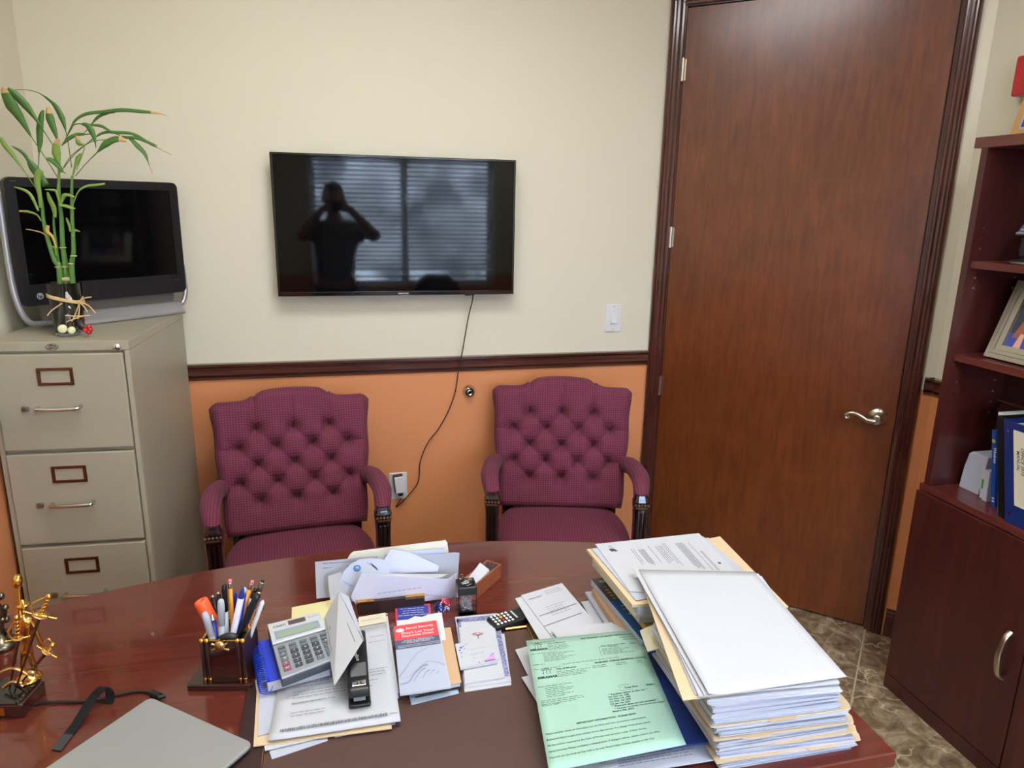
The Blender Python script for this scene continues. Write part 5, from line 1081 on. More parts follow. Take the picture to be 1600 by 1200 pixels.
KB = mat('calculator_key_dark', rgb(58, 62, 70), .4); KG = mat('calculator_key_grey', rgb(96, 104, 110), .4); KR = mat('calculator_key_red', rgb(140, 74, 88), .4)
cols = [(.07, .20), (.265, .40), (.46, .595), (.655, .79), (.845, .985)]
grid = {0: ['', '>', 'M', 'C', 'AC'], 1: ['7', '4', '1', '0'], 2: ['8', '5', '2', '.'], 3: ['9', '6', '3', '='], 4: ['x', '-', '+']}
kt = MB()
def key(c, v0, v1, m_, s_):
    u0, u1 = cols[c]; kk = MB(); kk.prism([CF.at(u0, v0, 0), CF.at(u1, v0, 0), CF.at(u1, v1, 0), CF.at(u0, v1, 0)], CF.n * .003); kk.build('key', m_, ca_, bevel=.0010)
    if s_: CF.text(kt, s_, (u0 + u1) / 2, v0 + .022, .0055, 0, .03, 'c', lift=.0033)
for c in range(5):
    key(c, .50, .535, KG, ''); key(c, .425, .475, KG, '')
    for k in range(4):
        s_ = grid[c]
        if c == 0: key(c, .345 - k * .088, .40 - k * .088, KR if k > 1 else KG, s_[k + 1])
        elif c < 4: key(c, .345 - k * .088, .40 - k * .088, KB if not (c == 3 and k == 3) else KG, s_[k])
    if c == 4: key(c, .345, .40, KG, 'x'); key(c, .257, .312, KG, '-'); key(c, .08, .225, KG, '+')
kt.build('key_lettering', M_WHITE, ca_)
# ---- stapler
sz = PZ + .0140
sf = atz(562, 1091, sz + .02); sb = V3(.004, 1.235, 0); sdv = (V3(sb.x, sb.y, 0) - V3(sf.x, sf.y, 0)).normalized(); sx = V3(sdv.y, -sdv.x, 0)
SX = frame(V3(sf.x, sf.y, sz), sx, sdv, (0, 0, 1))
sp_ = empty('stapler', SX @ V3(0, .08, 0), 'black stapler lying on the left paper pile', 'stapler')
MB().prism([SX @ V3(-.019, 0, z_) if False else SX @ V3(x, y, .0) for x, y in ((-.019, .0), (.019, .0), (.0185, .17), (-.0185, .17))], (0, 0, .008)).build('base', M_BLACK, sp_, bevel=.003)
b = MB(); b.box((-.010, .004, .012), (.010, .165, .022), X=SX); b.build('magazine', M_STEEL, sp_)
b = MB(); prof = [(.0, .020), (-.002, .030), (.004, .036), (.035, .038), (.06, .047), (.12, .052), (.165, .044), (.172, .03), (.172, .020)]
b.prism([SX @ V3(-.0175, y, z) for y, z in prof], SX.to_3x3() @ V3(.035, 0, 0)); so_ = b.build('top_arm', M_BLACK, sp_, bevel=.005, seg=3)
b = MB(); b.box((-.012, .010, .0365), (.012, .024, .0382), X=SX); b.build('staple_hatch', M_CHROME, so_, bevel=.0008)
b = MB(); b.box((-.0035, .0145, .0380), (-.0015, .0195, .0384), X=SX).box((-.0085, .0125, .038), (.0085, .0145, .0384), X=SX).box((.002, .0145, .0380), (.0045, .0195, .0384), X=SX); b.build('hatch_slots', M_BLACK, so_)
F = Face(SX @ V3(-.0175, .12, .0525), SX @ V3(.0175, .12, .0525), SX @ V3(.0175, .062, .0478), SX @ V3(-.0175, .062, .0478)); t = MB(); F.text(t, 'Swingline', .35, .35, .010, 0, .0, 'c', rot=-pi / 2 + .2); t.build('lettering', M_WHITE, so_)
# ---- folded card standing between calculator and stapler
p_a = V3(*lift((506, 966), ZD + .062), ZD + .062); p_b = V3(*lift((522, 1072), ZD + .058), ZD + .058); p_c = V3(*lift((567, 1001), ZD + .098), ZD + .098); p_d = V3(*lift((529, 924), ZD + .106), ZD + .106)
fc_ = empty('folded_statement', (p_b + p_a) / 2, 'folded white printed slip standing between the calculator and the stapler', 'slip')
m_ = MB(); m_.slab(p_a, p_d, p_c, p_b, .0008); m_.build('left_leaf', M_PAPER, fc_); F = Face(p_d, p_c, p_b, p_a, lift=.0005)
F = Face(p_a, p_d, p_c, p_b, lift=.0016).facecam(); t = MB()
F.rect(t, .10, .08, .115, .92); F.rect(t, .82, .10, .83, .90)
for k, (u0, v0, v1) in enumerate(((.2, .62, .76), (.2, .30, .52), (.36, .58, .78), (.36, .38, .5), (.5, .62, .8), (.52, .2, .34), (.62, .22, .36), (.70, .60, .84))): F.rect(t, u0, v0, u0 + .018, v1)
t.build('printed_text', M_INK, fc_)
q1 = V3(*lift((545, 932), ZD + .100), ZD + .100); q2 = V3(*lift((566, 992), ZD + .095), ZD + .095); q3 = V3(*lift((566, 985), ZD + .05), ZD + .05); q4 = V3(*lift((540, 960), ZD + .05), ZD + .05)
m_ = MB(); m_.slab(p_d + V3(.002, 0, -.001), q1, q2, p_c + V3(.002, 0, -.001), .0006); m_.build('right_leaf', M_PAPER2, fc_)

# ---- brochure pile
z = PZ + .0010
o_, F = sheet('leaflet', z, zq(z, (628, 1040), (700, 1030), (717, 1083), (643, 1101)), mat('blue_grey_print', rgb(170, 184, 202), .5), 'pale blue-grey leaflet lowest under the red and grey brochure', 'leaflet', .001)
t = MB(); F.rect(t, .1, .12, .95, .16); F.rect(t, .55, .2, .9, .5, 1); t.build('printed_text', [M_INK, mat('slate_print', rgb(110, 124, 146), .5)], o_)
zj = PZ + .0155
jr = empty('planner', atz(690, 1030, PZ), 'tan-covered planner beneath the red and grey brochure', 'planner')
Q = zq(zj, (640, 985), (704, 980), (721, 1066), (655, 1078)); MB().slab(*Q, .0016).build('cover', M_TAN, jr, bevel=.0006)
MB().slab(*[q - V3(0, 0, .0017) - (V3(.0, .0, 0)) for q in zq(zj, (641, 987), (703, 982), (719, 1064), (655, 1076))], .0095).build('page_block', M_PAPER, jr); MB().slab(*[q - V3(0, 0, .0115) for q in Q], .0018).build('back_cover', M_BLACK, jr, bevel=.0006)
z = PZ + .0022
o_, F = sheet('booklet', z, zq(z, (617, 947), (672, 943), (677, 1010), (621, 1014)), mat('red_card_border', rgb(196, 62, 74), .5), 'blue booklet with a red border just in front of the letter rack', 'booklet', .002)
t = MB(); F.rect(t, .06, .04, .94, .965, 0); t.build('blue_panel', mat('booklet_blue', rgb(46, 60, 148), .45), o_)
t = MB(); F.lift = .0006
for k, (v, w_) in enumerate(((.90, .7), (.845, .55), (.79, .6), (.735, .85))): F.lines(t, .5 - w_ / 2, .5 + w_ / 2, v, 1, .02, .0016, 0, 0, 30 + k)
F.disc(t, .28, .56, .011, 0, r2=.0098, sq=.8); F.text(t, 'A', .22, .53, .008, 0, .05, 'c'); F.text(t, 'A', .34, .53, .008, 0, .05, 'c'); t.build('printed_text', M_WHITE, o_)
z = zj + .0008
P = zq(z, (620, 970), (690, 957), (697, 1000), (622, 1005)); top = [P[0], P[0] * .75 + P[1] * .25 + V3(0, -.004, 0), P[0] * .6 + P[1] * .4 + V3(0, .004, 0), P[0] * .45 + P[1] * .55 + V3(0, -.004, 0), P[0] * .3 + P[1] * .7 + V3(0, .001, 0), P[1]]
m_ = MB(); m_.prism([P[3], P[2]] + top[::-1], (0, 0, .0006)); m_.build('torn_page', mat('grey_newsprint', rgb(204, 206, 204), .7), label='grey torn page sticking out behind the red and grey brochure', cat='paper')
z = zj + .0042
ss_ = empty('brochure', atz(655, 1030, zj + .002), 'brochure with a red title band over a grey swirl picture', 'brochure')
Q = zq(z, (615, 979), (684, 969), (705, 1074), (625, 1086)); MB().slab(*Q, .0024).build('pages', M_PAPER, ss_)
F = Face(*Q); SSG = mat('brochure_grey_blue', rgb(176, 182, 200), .35); SSW = M_WHITE
t = MB(); F.rect(t, 0, 0, .965, .62, 0); t.build('picture_panel', SSG, ss_)
t = MB(); F.rect(t, 0, .76, .965, 1, 0); t.build('title_band', mat('brochure_red', rgb(226, 74, 78), .35), ss_)
t = MB(); F.rect(t, 0, .62, .965, .76, 0); t.build('subtitle_band', mat('brochure_slate', rgb(82, 88, 116), .35), ss_)
t = MB(); F.lift = .0006
F.disc(t, .13, .915, .0085, 0, sq=.75); F.text(t, 'Social Security', .26, .92, .0105, 0, .012, maxw=.62); F.text(t, "Don't Let Your", .15, .845, .0105, 0, .012); F.text(t, 'Employees Down', .15, .80, .0105, 0, .012, maxw=.70)
for k, (s_, v) in enumerate((('A Guide to Self-Employment', .735), ('and Income Reporting Under the', .715), ('Employment Guidelines', .695))): F.text(t, s_, .5, v, .0048, 0, .012, 'c', maxw=.75)
F.text(t, 'Retirement benefits and wages for workers and families', .5, .662, .0042, 0, .008, 'c', maxw=.9); F.text(t, 'Important facts for small business owners today', .5, .64, .0042, 0, .008, 'c', maxw=.9); t.build('lettering', M_WHITE, ss_)
t = MB()
def band(pts, w0, w1, m_):
    S = smoothpath([V3(u, v, 0) for u, v in pts], 6); n = len(S); V = []
    for i, p in enumerate(S):
        d = (S[min(i + 1, n - 1)] - S[max(i - 1, 0)]).normalized(); w = (w0 + (w1 - w0) * i / (n - 1)) / 2; q = V3(-d.y, d.x, 0)
        a, b = p + q * w, p - q * w; V += [F.at(min(.965, max(0, a.x)), a.y), F.at(min(.965, max(0, b.x)), b.y)]
    t.add(V, [(2 * i, 2 * i + 1, 2 * i + 3, 2 * i + 2) for i in range(n - 1)], m_)
band([(0, .22), (.12, .30), (.3, .44), (.5, .55), (.8, .61)], .03, .008, 0); band([(0, .20), (.2, .22), (.4, .30), (.6, .38), (.8, .36), (.965, .30)], .004, .02, 0)
band([(.02, .13), (.2, .15), (.32, .24), (.5, .33), (.62, .34)], .014, .03, 1); band([(.28, .13), (.36, .20), (.46, .27), (.56, .30)], .008, .022, 1); band([(.48, .17), (.54, .23), (.64, .27)], .008, .018, 1); band([(.62, .20), (.68, .24), (.74, .26)], .006, .014, 1); band([(.76, .20), (.82, .23)], .006, .012, 1)
t.build('swirl_picture', [mat('swirl_light', rgb(154, 160, 180), .35), mat('swirl_dark', rgb(136, 143, 163), .35)], ss_)

# ---- note cards pile
z = PZ + .0008; sheet('note_card', z, zq(z, (716, 1000), (788, 990), (799, 1070), (726, 1081)), M_PAPER, 'white card sticking out lowest under the floral stationery', 'card', .0008, group=None)
z = PZ + .0035
o_, F = sheet('note_card', z, zq(z, (711, 964), (777, 958), (799, 1064), (727, 1074)), M_PAPER, 'white stationery sheet with a mottled blue floral border', 'card', .0024)
t = MB(); r_ = random.Random(8)
FLW = [mat('floral_blue_grey', rgb(126, 132, 170), .6), mat('floral_lilac', rgb(170, 160, 196), .6), mat('floral_navy', rgb(84, 88, 130), .6), mat('floral_pink', rgb(214, 170, 190), .6)]
for (u0, v0, u1, v1) in ((.02, .3, .16, .96), (.86, .06, .985, .96), (.02, .90, .98, .97)): F.rect(t, u0, v0, u1, v1, 0)
F.lift = .0006
for k in range(420):
    e_ = r_.choice((0, 1, 1, 2)); u, v = ((r_.uniform(.02, .15), r_.uniform(.3, .96)) if e_ == 0 else (r_.uniform(.87, .98), r_.uniform(.07, .96)) if e_ == 1 else (r_.uniform(.03, .97), r_.uniform(.905, .965))); F.disc(t, u, v, r_.uniform(.0006, .0016), r_.choice((1, 2, 2, 3)), 6)
t.build('floral_border', FLW, o_)
z = PZ + .0075
o_, F = sheet('notepad', z, zq(z, (720, 972), (770, 969), (789, 1058), (726, 1068)), M_PAPER, 'white ruled notepad lying on the floral stationery', 'notepad', .0036)
t = MB()
for k in range(22): F.rect(t, .06, .08 + k * .04, .94, .082 + k * .04)
t.build('ruled_lines', mat('faint_blue_rule', rgb(206, 210, 226), .7), o_)
z = PZ + .0092
o_, F = sheet('note_card', z, zq(z, (717, 980), (773, 977), (781, 1030), (722, 1035)), M_PAPER, 'white card printed with a small red-leaved tree', 'card', .0014)
t = MB(); r_ = random.Random(9)
for k in range(60): a, q = r_.uniform(0, 2 * pi), r_.uniform(.4, 1); F.disc(t, .50 + .16 * q * cos(a), .76 + .055 * q * sin(a), .0009, r_.choice((0, 0, 1)), 6)
F.rect(t, .49, .62, .51, .74, 2); t.poly([F.at(.49, .70), F.at(.51, .70), F.at(.60, .78), F.at(.59, .785)], 2); t.poly([F.at(.49, .70), F.at(.51, .70), F.at(.41, .785), F.at(.40, .78)], 2); t.build('tree_print', [mat('tree_red', rgb(190, 96, 72), .6), mat('tree_brown', rgb(140, 90, 70), .6), M_INK], o_)
z = PZ + .0142
o_, F = sheet('note_card', z, zq(z, (711, 1006), (774, 998), (777, 1033), (719, 1044)), M_PAPER, 'small white card pack with script lettering and blue flowers, topmost on the notepad', 'card', .0050)
t = MB(); F.text(t, 'Thomas & Maryanne', .56, .66, .0072, 3, -.004, 'c', rot=.03, maxw=.62); F.text(t, 'DREYER', .5, .42, .008, 3, -.012, 'c', rot=.03); F.lines(t, .36, .68, .28, 1, .1, .001, 3, .1, 3)
for u, v, r0 in ((.12, .80, .0028), (.18, .84, .002), (.08, .70, .0022), (.11, .58, .0016), (.10, .42, .0014), (.20, .74, .0014), (.24, .90, .0012), (.30, .92, .001)): F.disc(t, u, v, r0, 0, 8)
t.poly([F.at(.62, .10), F.at(.96, .10), F.at(.92, .36), F.at(.84, .30), F.at(.76, .20)], 1); F.rect(t, .66, .06, .95, .11, 0); F.disc(t, .90, .34, .0022, 0, 8); F.disc(t, .84, .30, .0016, 2, 8); F.disc(t, .52, .08, .0016, 0, 8)
t.build('printed_text', [mat('print_violet', rgb(96, 90, 170), .6), mat('print_pink', rgb(206, 150, 200), .6), mat('print_blue', rgb(80, 110, 180), .6), mat('print_grey', rgb(150, 150, 160), .6)], o_)

# ---- letter rack and what stands in it
RY0 = 1.385
ra, rb = aty(560, 957, RY0), aty(664, 944, RY0); rt = aty(562, 940, RY0).z; 
xa, xb = aty(559, 945, RY0).x, aty(663, 935, RY0).x; hz_ = aty(660, 931, RY0).z
rk = empty('letter_rack', V3((xa + xb) / 2, RY0 + .03, ZD), 'dark brown letter rack with gold corner clips, stuffed with papers', 'letter rack')
MB().box((xa, RY0, ZD), (xb, RY0 + .008, hz_)).build('front_panel', M_DKLEATHER, rk, bevel=.001)
MB().box((xa, RY0 + .008, ZD), (xb, RY0 + .085, ZD + .008)).build('base', M_PENWOOD, rk)
MB().box((xa, RY0 + .085, ZD), (xb, RY0 + .092, hz_ + .02)).build('rear_panel', M_DKLEATHER, rk)
for x0, x1 in ((xa - .001, xa + .034), (xb - .040, xb + .001)): g = MB().box((x0, RY0 - .001, hz_ - .0045), (x1, RY0 + .009, hz_ + .001)); (g.box((xa - .0015, RY0 - .0012, hz_ - .018), (xa + .0022, RY0 + .003, hz_)) if x0 < xa else g).build('gold_clip', M_GOLD, rk)
def stand(name, Yb, lean, px, m, label, cat, t=.0006, **k):
    """sheet standing in the rack; bottom at Yb, leaning back with height"""
    P = []
    for x, y in px:
        q = aty(x, y, Yb); 
        for _ in range(3): q = aty(x, y, Yb + lean * max(0, q.z - ZD))
        if q.z < ZD + .009 and Yb < RY0 + .09: q = V3(q.x, q.y, ZD + .009)
        elif q.z < ZD + .001: q = V3(q.x, q.y, ZD + .001)
        P.append(q)
    mb = MB(); n = (P[1] - P[0]).cross(P[-1] - P[0]).normalized()
    if n.y < 0: n = -n
    mb.prism(P, n * t); return mb.build(name, m, label=label, cat=cat, **k), P
YB = RY0 + .095
o_, P = stand('paper_sheet', RY0 + .070, .15, [(492, 878), (545, 873), (590, 869), (592, 950), (520, 945), (495, 940)], M_PAPER2, 'pale blue form standing farthest left in the letter rack', 'paper')
F = Face(P[0], P[2], P[3], P[5], lift=.0006); t = MB(); F.n = -F.n if F.n.y > 0 else F.n
F.lines(t, .12, .28, .93, 1, .1, .0012, 0, 0, 1); F.rect(t, .28, .92, .9, .93); F.lines(t, .12, .26, .80, 1, .1, .0012, 0, 0, 2); F.lines(t, .5, .8, .80, 1, .1, .0012, 0, 0, 3); F.rect(t, .5, .70, .95, .71); t.build('printed_text', M_INK, o_)
o_, P = stand('file_folder', RY0 + .078, .18, [(541, 882), (543, 873), (547, 866), (552, 862), (690, 845), (696, 844), (699, 848), (703, 880), (703, 935), (555, 950)], mat('ivory_plastic', rgb(226, 222, 208), .45), 'ivory folder with rounded corners standing tallest at the back of the letter rack', 'folder', t=.002)
o_, P = stand('paper_sheet', RY0 + .068, .15, [(600, 866), (695, 857), (697, 930), (602, 940)], mat('pale_blue_form', rgb(196, 206, 232), .7), 'pale blue printed sheet just before the ivory folder', 'paper')
o_, P = stand('paper_sheet', RY0 + .060, .10, [(600, 872), (712, 863), (718, 864), (716, 895), (714, 955), (600, 960)], M_PAPER2, 'wide white sheet reaching farthest right in the letter rack', 'paper')
o_, P = stand('envelope', RY0 + .050, .12, [(611, 858), (640, 863), (686, 884), (684, 893), (590, 898), (598, 878)], mat('lavender_envelope', rgb(212, 216, 240), .7), 'pale lavender envelope flap, pointed at the top, in the middle of the rack', 'envelope')
# disc sleeve with a blue round emblem
o_, P = stand('disc_sleeve', RY0 + .040, .12, [(528, 930), (530, 908), (537, 893), (548, 881), (562, 874), (580, 872), (598, 874), (612, 880), (606, 900), (590, 925), (560, 945), (540, 940)], mat('disc_sleeve_white', rgb(204, 210, 226), .4), 'white half-round disc sleeve with a blue emblem standing in the letter rack', 'disc sleeve')
Yd = P[4].y - .0007; F = Face(aty(530, 872, Yd), aty(612, 872, Yd), aty(612, 945, Yd), aty(530, 945, Yd), lift=.0); F.n = V3(0, -1, 0)
t = MB(); 
def pxdisc(t, px, py, r, Y, mi=0, r2=None, seg=22):
    c = aty(px, py, Y); o = [c + V3(r * cos(2 * pi * k / seg), 0, r * sin(2 * pi * k / seg)) for k in range(seg)]
    if r2 is None: t.poly(o, mi)
    else: i_ = [c + V3(r2 * cos(2 * pi * k / seg), 0, r2 * sin(2 * pi * k / seg)) for k in range(seg)]; t.add(o + i_, [(k, (k + 1) % seg, seg + (k + 1) % seg, seg + k) for k in range(seg)], mi)
def pxtext(t, s, px, py, size, Y, rot=0, mi=0, bold=.02):
    vs, fs, w = text_geo(s, bold); c = aty(px, py, Y); ca, sa = cos(rot), sin(rot); t.add([c + V3((x * ca - y * sa) * size, 0, (x * sa + y * ca) * size) for x, y in vs], fs, mi)
HPB = mat('emblem_blue', rgb(48, 138, 200), .5)
Ye = P[4].y - .0035
pxdisc(t, 558, 888, .0078, Ye, 0, .0052); pxtext(t, 'hp', 555, 891, .008, Ye, 0, 0)
pxtext(t, 'Supplies disc', 535, 909, .0052, Ye - .004, -.6, 0, 0); pxtext(t, 'hp.com/start', 573, 880, .0042, Ye, -.6, 1, 0)
for k in range(6): a = aty(583 + k * 1.6, 886 + k * 1.3, Ye); t.poly([a, a + V3(.0012, 0, .0004), a + V3(-.004, 0, .0105), a + V3(-.0052, 0, .0100)], 1)
t.build('printed_emblem', [HPB, M_INK], o_)
o_, P = stand('envelope', RY0 + .034, .25, [(512, 900), (532, 894), (548, 925), (545, 945), (516, 938)], M_PAPER, 'white envelope corner standing low at the left end of the rack', 'envelope')
# folded letters bulging over the front
o_, P = stand('folded_letter', RY0 + .012, -.06, [(548, 932), (556, 915), (565, 896), (570, 897), (700, 905), (714, 895), (712, 930), (706, 957), (664, 954), (664, 935), (650, 934), (600, 939), (556, 945)], mat('lilac_white_paper', rgb(216, 214, 230), .7), 'long folded letter with small print bulging over the front of the letter rack', 'letter')
t = MB(); Yf = RY0 + .004
for (a, b_) in (((590, 928), (660, 918)), ((615, 934), (668, 929)), ((666, 930), (705, 934)), ((572, 938), (590, 936))):
    n = 9
    for k in range(n):
        u = k / n; v = (k + .75) / n; p, q = aty(a[0] + (b_[0] - a[0]) * u, a[1] + (b_[1] - a[1]) * u, Yf), aty(a[0] + (b_[0] - a[0]) * v, a[1] + (b_[1] - a[1]) * v, Yf); t.poly([p, q, q + V3(0, 0, .0009), p + V3(0, 0, .0009)])
t.build('printed_text', M_INK, o_)
p1, p2, p3, p4 = aty(565, 896, RY0 + .046), aty(641, 896, RY0 + .046), aty(694, 899, RY0 + .014), aty(573, 912, RY0 + .010)
MB().slab(aty(565, 896, RY0 + .052), aty(700, 897, RY0 + .045), aty(690, 902, RY0 + .010), aty(573, 914, RY0 + .008), .0006).build('folded_letter', M_PAPER, label='white folded sheet lying along the top of the papers at the front of the rack', cat='letter')
# ribbon bow
bw = empty('ribbon_bow', aty(693, 950, RY0 - .02), 'small red and navy ribbon bow with white stars by the rack', 'bow'); bw.location.z = ZD; ORG[bw.name] = Vector(bw.location)
c = aty(692, 944, RY0 - .014); m_ = MB(); r_ = random.Random(5)
def loop(m_, c, ang, L_, w, mi):
    d = V3(cos(ang), -.25, sin(ang)).normalized(); s = V3(-sin(ang), 0, cos(ang)) * w; P = smoothpath([c, c + d * L_ * .5 + V3(0, -.005, 0), c + d * L_, c + d * L_ * .5 + V3(0, .004, 0), c], 5); V = []
    for p in P: V += [p - s, p + s]
    m_.add(V, [(2 * i, 2 * i + 1, 2 * i + 3, 2 * i + 2) for i in range(len(P) - 1)], mi)
for a in (.9, .3, 1.5): loop(m_, c, a, .016, .0045, 0)
for a in (3.4, 2.5, 4.1, -.9, 5.2): loop(m_, c + V3(-.002, -.003, -.002), a, .0175, .0045, 1)
for k in range(26): a, q = r_.uniform(0, 2 * pi), r_.uniform(.004, .015); m_.ball(c + V3(q * cos(a) - .002, -.0145 + .002 * r_.random(), q * sin(a) - .001), .0013, 2, seg=6)
o_ = m_.build('ribbon', [mat('ribbon_red', rgb(190, 34, 58), .4), mat('ribbon_navy', rgb(40, 44, 116), .4), M_WHITE], bw); s_ = o_.modifiers.new('t', 'SOLIDIFY'); s_.thickness = .0005
MB().box((c.x - .010, c.y - .002, ZD), (c.x + .010, c.y + .006, c.z - .004)).build('card_stub', M_PAPER2, bw)

# ---- paper clip jar
JX = V3(*lift((731, 962), ZD), 0); jc = V3(.2385, 1.352, ZD)
jr_ = empty('paper_clip_dispenser', jc, 'square clear paper clip dispenser with a black magnetic lid', 'clip dispenser')
b = MB(); h = .0195; Hj = .050
for lo, hi in (((-h, -h, .0), (h, -h + .0018, Hj)), ((-h, h - .0018, .0), (h, h, Hj)), ((-h, -h + .0018, .0), (-h + .0018, h - .0018, Hj)), ((h - .0018, -h + .0018, 0), (h, h - .0018, Hj)), ((-h + .0018, -h + .0018, 0), (h - .0018, h - .0018, .002))): b.box(lo, hi, X=Matrix.Translation(jc))
b.build('clear_body', M_ACRYL, jr_)
Xj = Matrix.Translation(jc)
b = MB(); b.box((-h - .001, -h - .001, Hj), (h + .001, h + .001, Hj + .020), X=Xj); lid = b.build('lid', M_BLACK, jr_, bevel=.003, seg=3)
MB().lathe([(.0165, 0), (.0165, .0025), (.0135, .0025), (.011, .0005), (.0001, .0004)], jc + V3(0, 0, Hj + .0195), 28).build('magnet_ring', M_BLACKG, lid)
def clipm(mb, X, s=1.0):
    P = [(-.003, -.008), (-.003, .006), (0, .009), (.003, .006), (.003, -.010), (0, -.013), (-.0042, -.010), (-.0042, .008)]; mb.tube([X @ V3(x * s, y * s, 0) for x, y in smooth2(P)], .00045 * s, 5, cap=False)
def smooth2(P): return [(p.x, p.y) for p in smoothpath([V3(x, y, 0) for x, y in P], 3)]
r_ = random.Random(11); cl = MB()
for k in range(90):
    X = Matrix.Translation(jc + V3(r_.uniform(-.010, .010), r_.uniform(-.010, .010), r_.uniform(.008, .040))) @ Matrix.Rotation(r_.uniform(0, 6.3), 4, 'Z') @ Matrix.Rotation(r_.uniform(-1.2, 1.2), 4, 'X') @ Matrix.Rotation(r_.uniform(-1.2, 1.2), 4, 'Y'); clipm(cl, X, .62)
cl.build('paper_clips', M_CHROME, jr_, kind='stuff')
cl = MB()
for k in range(7):
    X = Matrix.Translation(jc + V3(r_.uniform(-.012, .012), r_.uniform(-.012, .012), Hj + .0245 + k * .0008)) @ Matrix.Rotation(r_.uniform(0, 6.3), 4, 'Z') @ Matrix.Rotation(r_.uniform(-.2, .2), 4, 'X'); clipm(cl, X, .8)
cl.build('clips_on_lid', M_CHROME, jr_)
# ---- wooden card box
q = zq(ZD, (742, 938), (783, 903)); bd = (q[1] - q[0]).normalized(); bn = V3(-bd.y, bd.x, 0); BXX = frame(q[0], bd, bn, (0, 0, 1)); bl_ = (q[1] - q[0]).length; bwid = .040; bh = .036
wb = empty('card_box', q[0] + bd * bl_ / 2 + bn * bwid / 2, 'small open cherry wood box holding white cards', 'box')
b = MB(); tk = .0045
for lo, hi in (((0, 0, 0), (bl_, tk, bh)), ((0, bwid - tk, 0), (bl_, bwid, bh)), ((0, tk, 0), (tk, bwid - tk, bh)), ((bl_ - tk, tk, 0), (bl_, bwid - tk, bh)), ((tk, tk, 0), (bl_ - tk, bwid - tk, .004))): b.box(lo, hi, X=BXX)
b.build('wooden_sides', M_LIGHTWOOD, wb, bevel=.0008)
MB().box((bl_ * .62, tk, .004), (bl_ - tk, bwid - tk, bh - .004), X=BXX).build('brush_lining', mat('dark_bristles', rgb(52, 44, 42), .9, noise=(900, .6)), wb)
b = MB(); r_ = random.Random(12)
for k in range(50):
    x, y = r_.uniform(bl_ * .64, bl_ - tk), r_.uniform(tk, bwid - tk); p = BXX @ V3(x, y, bh - .006); b.tube([p, p + V3(r_.uniform(-.002, .002), .001, .011)], .0004, 4)
b.build('bristles', mat('tan_bristles', rgb(120, 100, 82), .8), wb, kind='stuff')
b = MB(); 
for k in range(3): b.slab(BXX @ V3(bl_ * .66 + k * .001, bwid - tk - .001, bh + .012 - k * .002), BXX @ V3(bl_ * .62 + k * .001, tk + .002, bh + .004 - k * .002), BXX @ V3(.006, tk + .001, bh * .75 - k * .002), BXX @ V3(.006, bwid - tk - .001, bh * .75 - k * .002), .0006)
b.build('white_cards', M_PAPER, label='white cards leaning in the small cherry wood box', cat='cards')
# ---- remote control
rz = ZD + .021; R4 = zq(rz, (768, 958), (818, 938), (836, 962), (786, 984)); rc = empty('remote_control', (R4[0] + R4[2]) / 2 - V3(0, 0, .021), 'black remote control half under the white envelopes', 'remote control')
RA = atz(777, 979, ZD + .019); RB = atz(829, 962, ZD + .019); rd = (RB - RA).normalized(); rn_ = V3(-rd.y, rd.x, 0); RXm = frame(V3(RA.x, RA.y, ZD), rd, rn_, (0, 0, 1)); RLn = .135; RWd = .043
R0 = -.004
MB().prism([RXm @ V3(x, y, .0005) for x, y in rrect(R0, RLn, 0, RWd, .008)], (0, 0, .0175)).build('case', M_BLACK, rc, bevel=.004, seg=3)
kf = MB(); kc = MB(); ky = MB()
Fr = Face(RXm @ V3(R0, RWd, .0182), RXm @ V3(RLn, RWd, .0182), RXm @ V3(RLn, 0, .0182), RXm @ V3(R0, 0, .0182))
for i in range(5):
    for j in range(4):
        x, y = .006 + i * .0088, .007 + j * .0098; m_ = ky if (i, j) == (2, 2) else kc if (i, j) == (2, 1) else kf
        m_.box((x - .0024, y - .0028, .018), (x + .0024, y + .0028, .0195), X=RXm)
kf.build('keys', M_WHITE, rc, bevel=.0005); kc.build('red_key', M_RED, rc); ky.build('yellow_key', mat('yellow_key', rgb(226, 196, 66), .4), rc)
t = MB(); Fr.rect(t, .40, .2, .43, .85); t.build('window_strip', M_GREYPEN, rc)

# ---- envelopes between remote and big stack
def esheet(z, px, m, label, cat='envelope', t=.0012, name='envelope', pr=None):
    o_, F = sheet(name, z, zq(z, *px), m, label, cat, t)
    if pr: mb = MB(); pr(F, mb); mb.build('printed_text', M_INK, o_)
    return o_, F
esheet(ZD + .0225, [(805, 935), (850, 922), (905, 1000), (848, 1008)], M_PAPER, 'white envelope lying beneath the printed one, right of the remote control')
def pr(F, t):
    for v, u0, u1 in ((.86, .08, .4), (.5, .05, .95), (.3, .0, .9)): F.rect(t, u0, v, u1, v + .012)
    F.lines(t, .5, .95, .93, 3, .035, .001, 0, .2, 2); F.lines(t, .3, .8, .62, 5, .045, .001, 0, .3, 3); F.lines(t, .0, .35, .15, 2, .04, .001, 0, .3, 4)
esheet(ZD + .0245, [(814, 930), (878, 911), (934, 977), (868, 1003)], M_PAPER, 'white envelope with printed address lines right of the remote control', pr=pr)
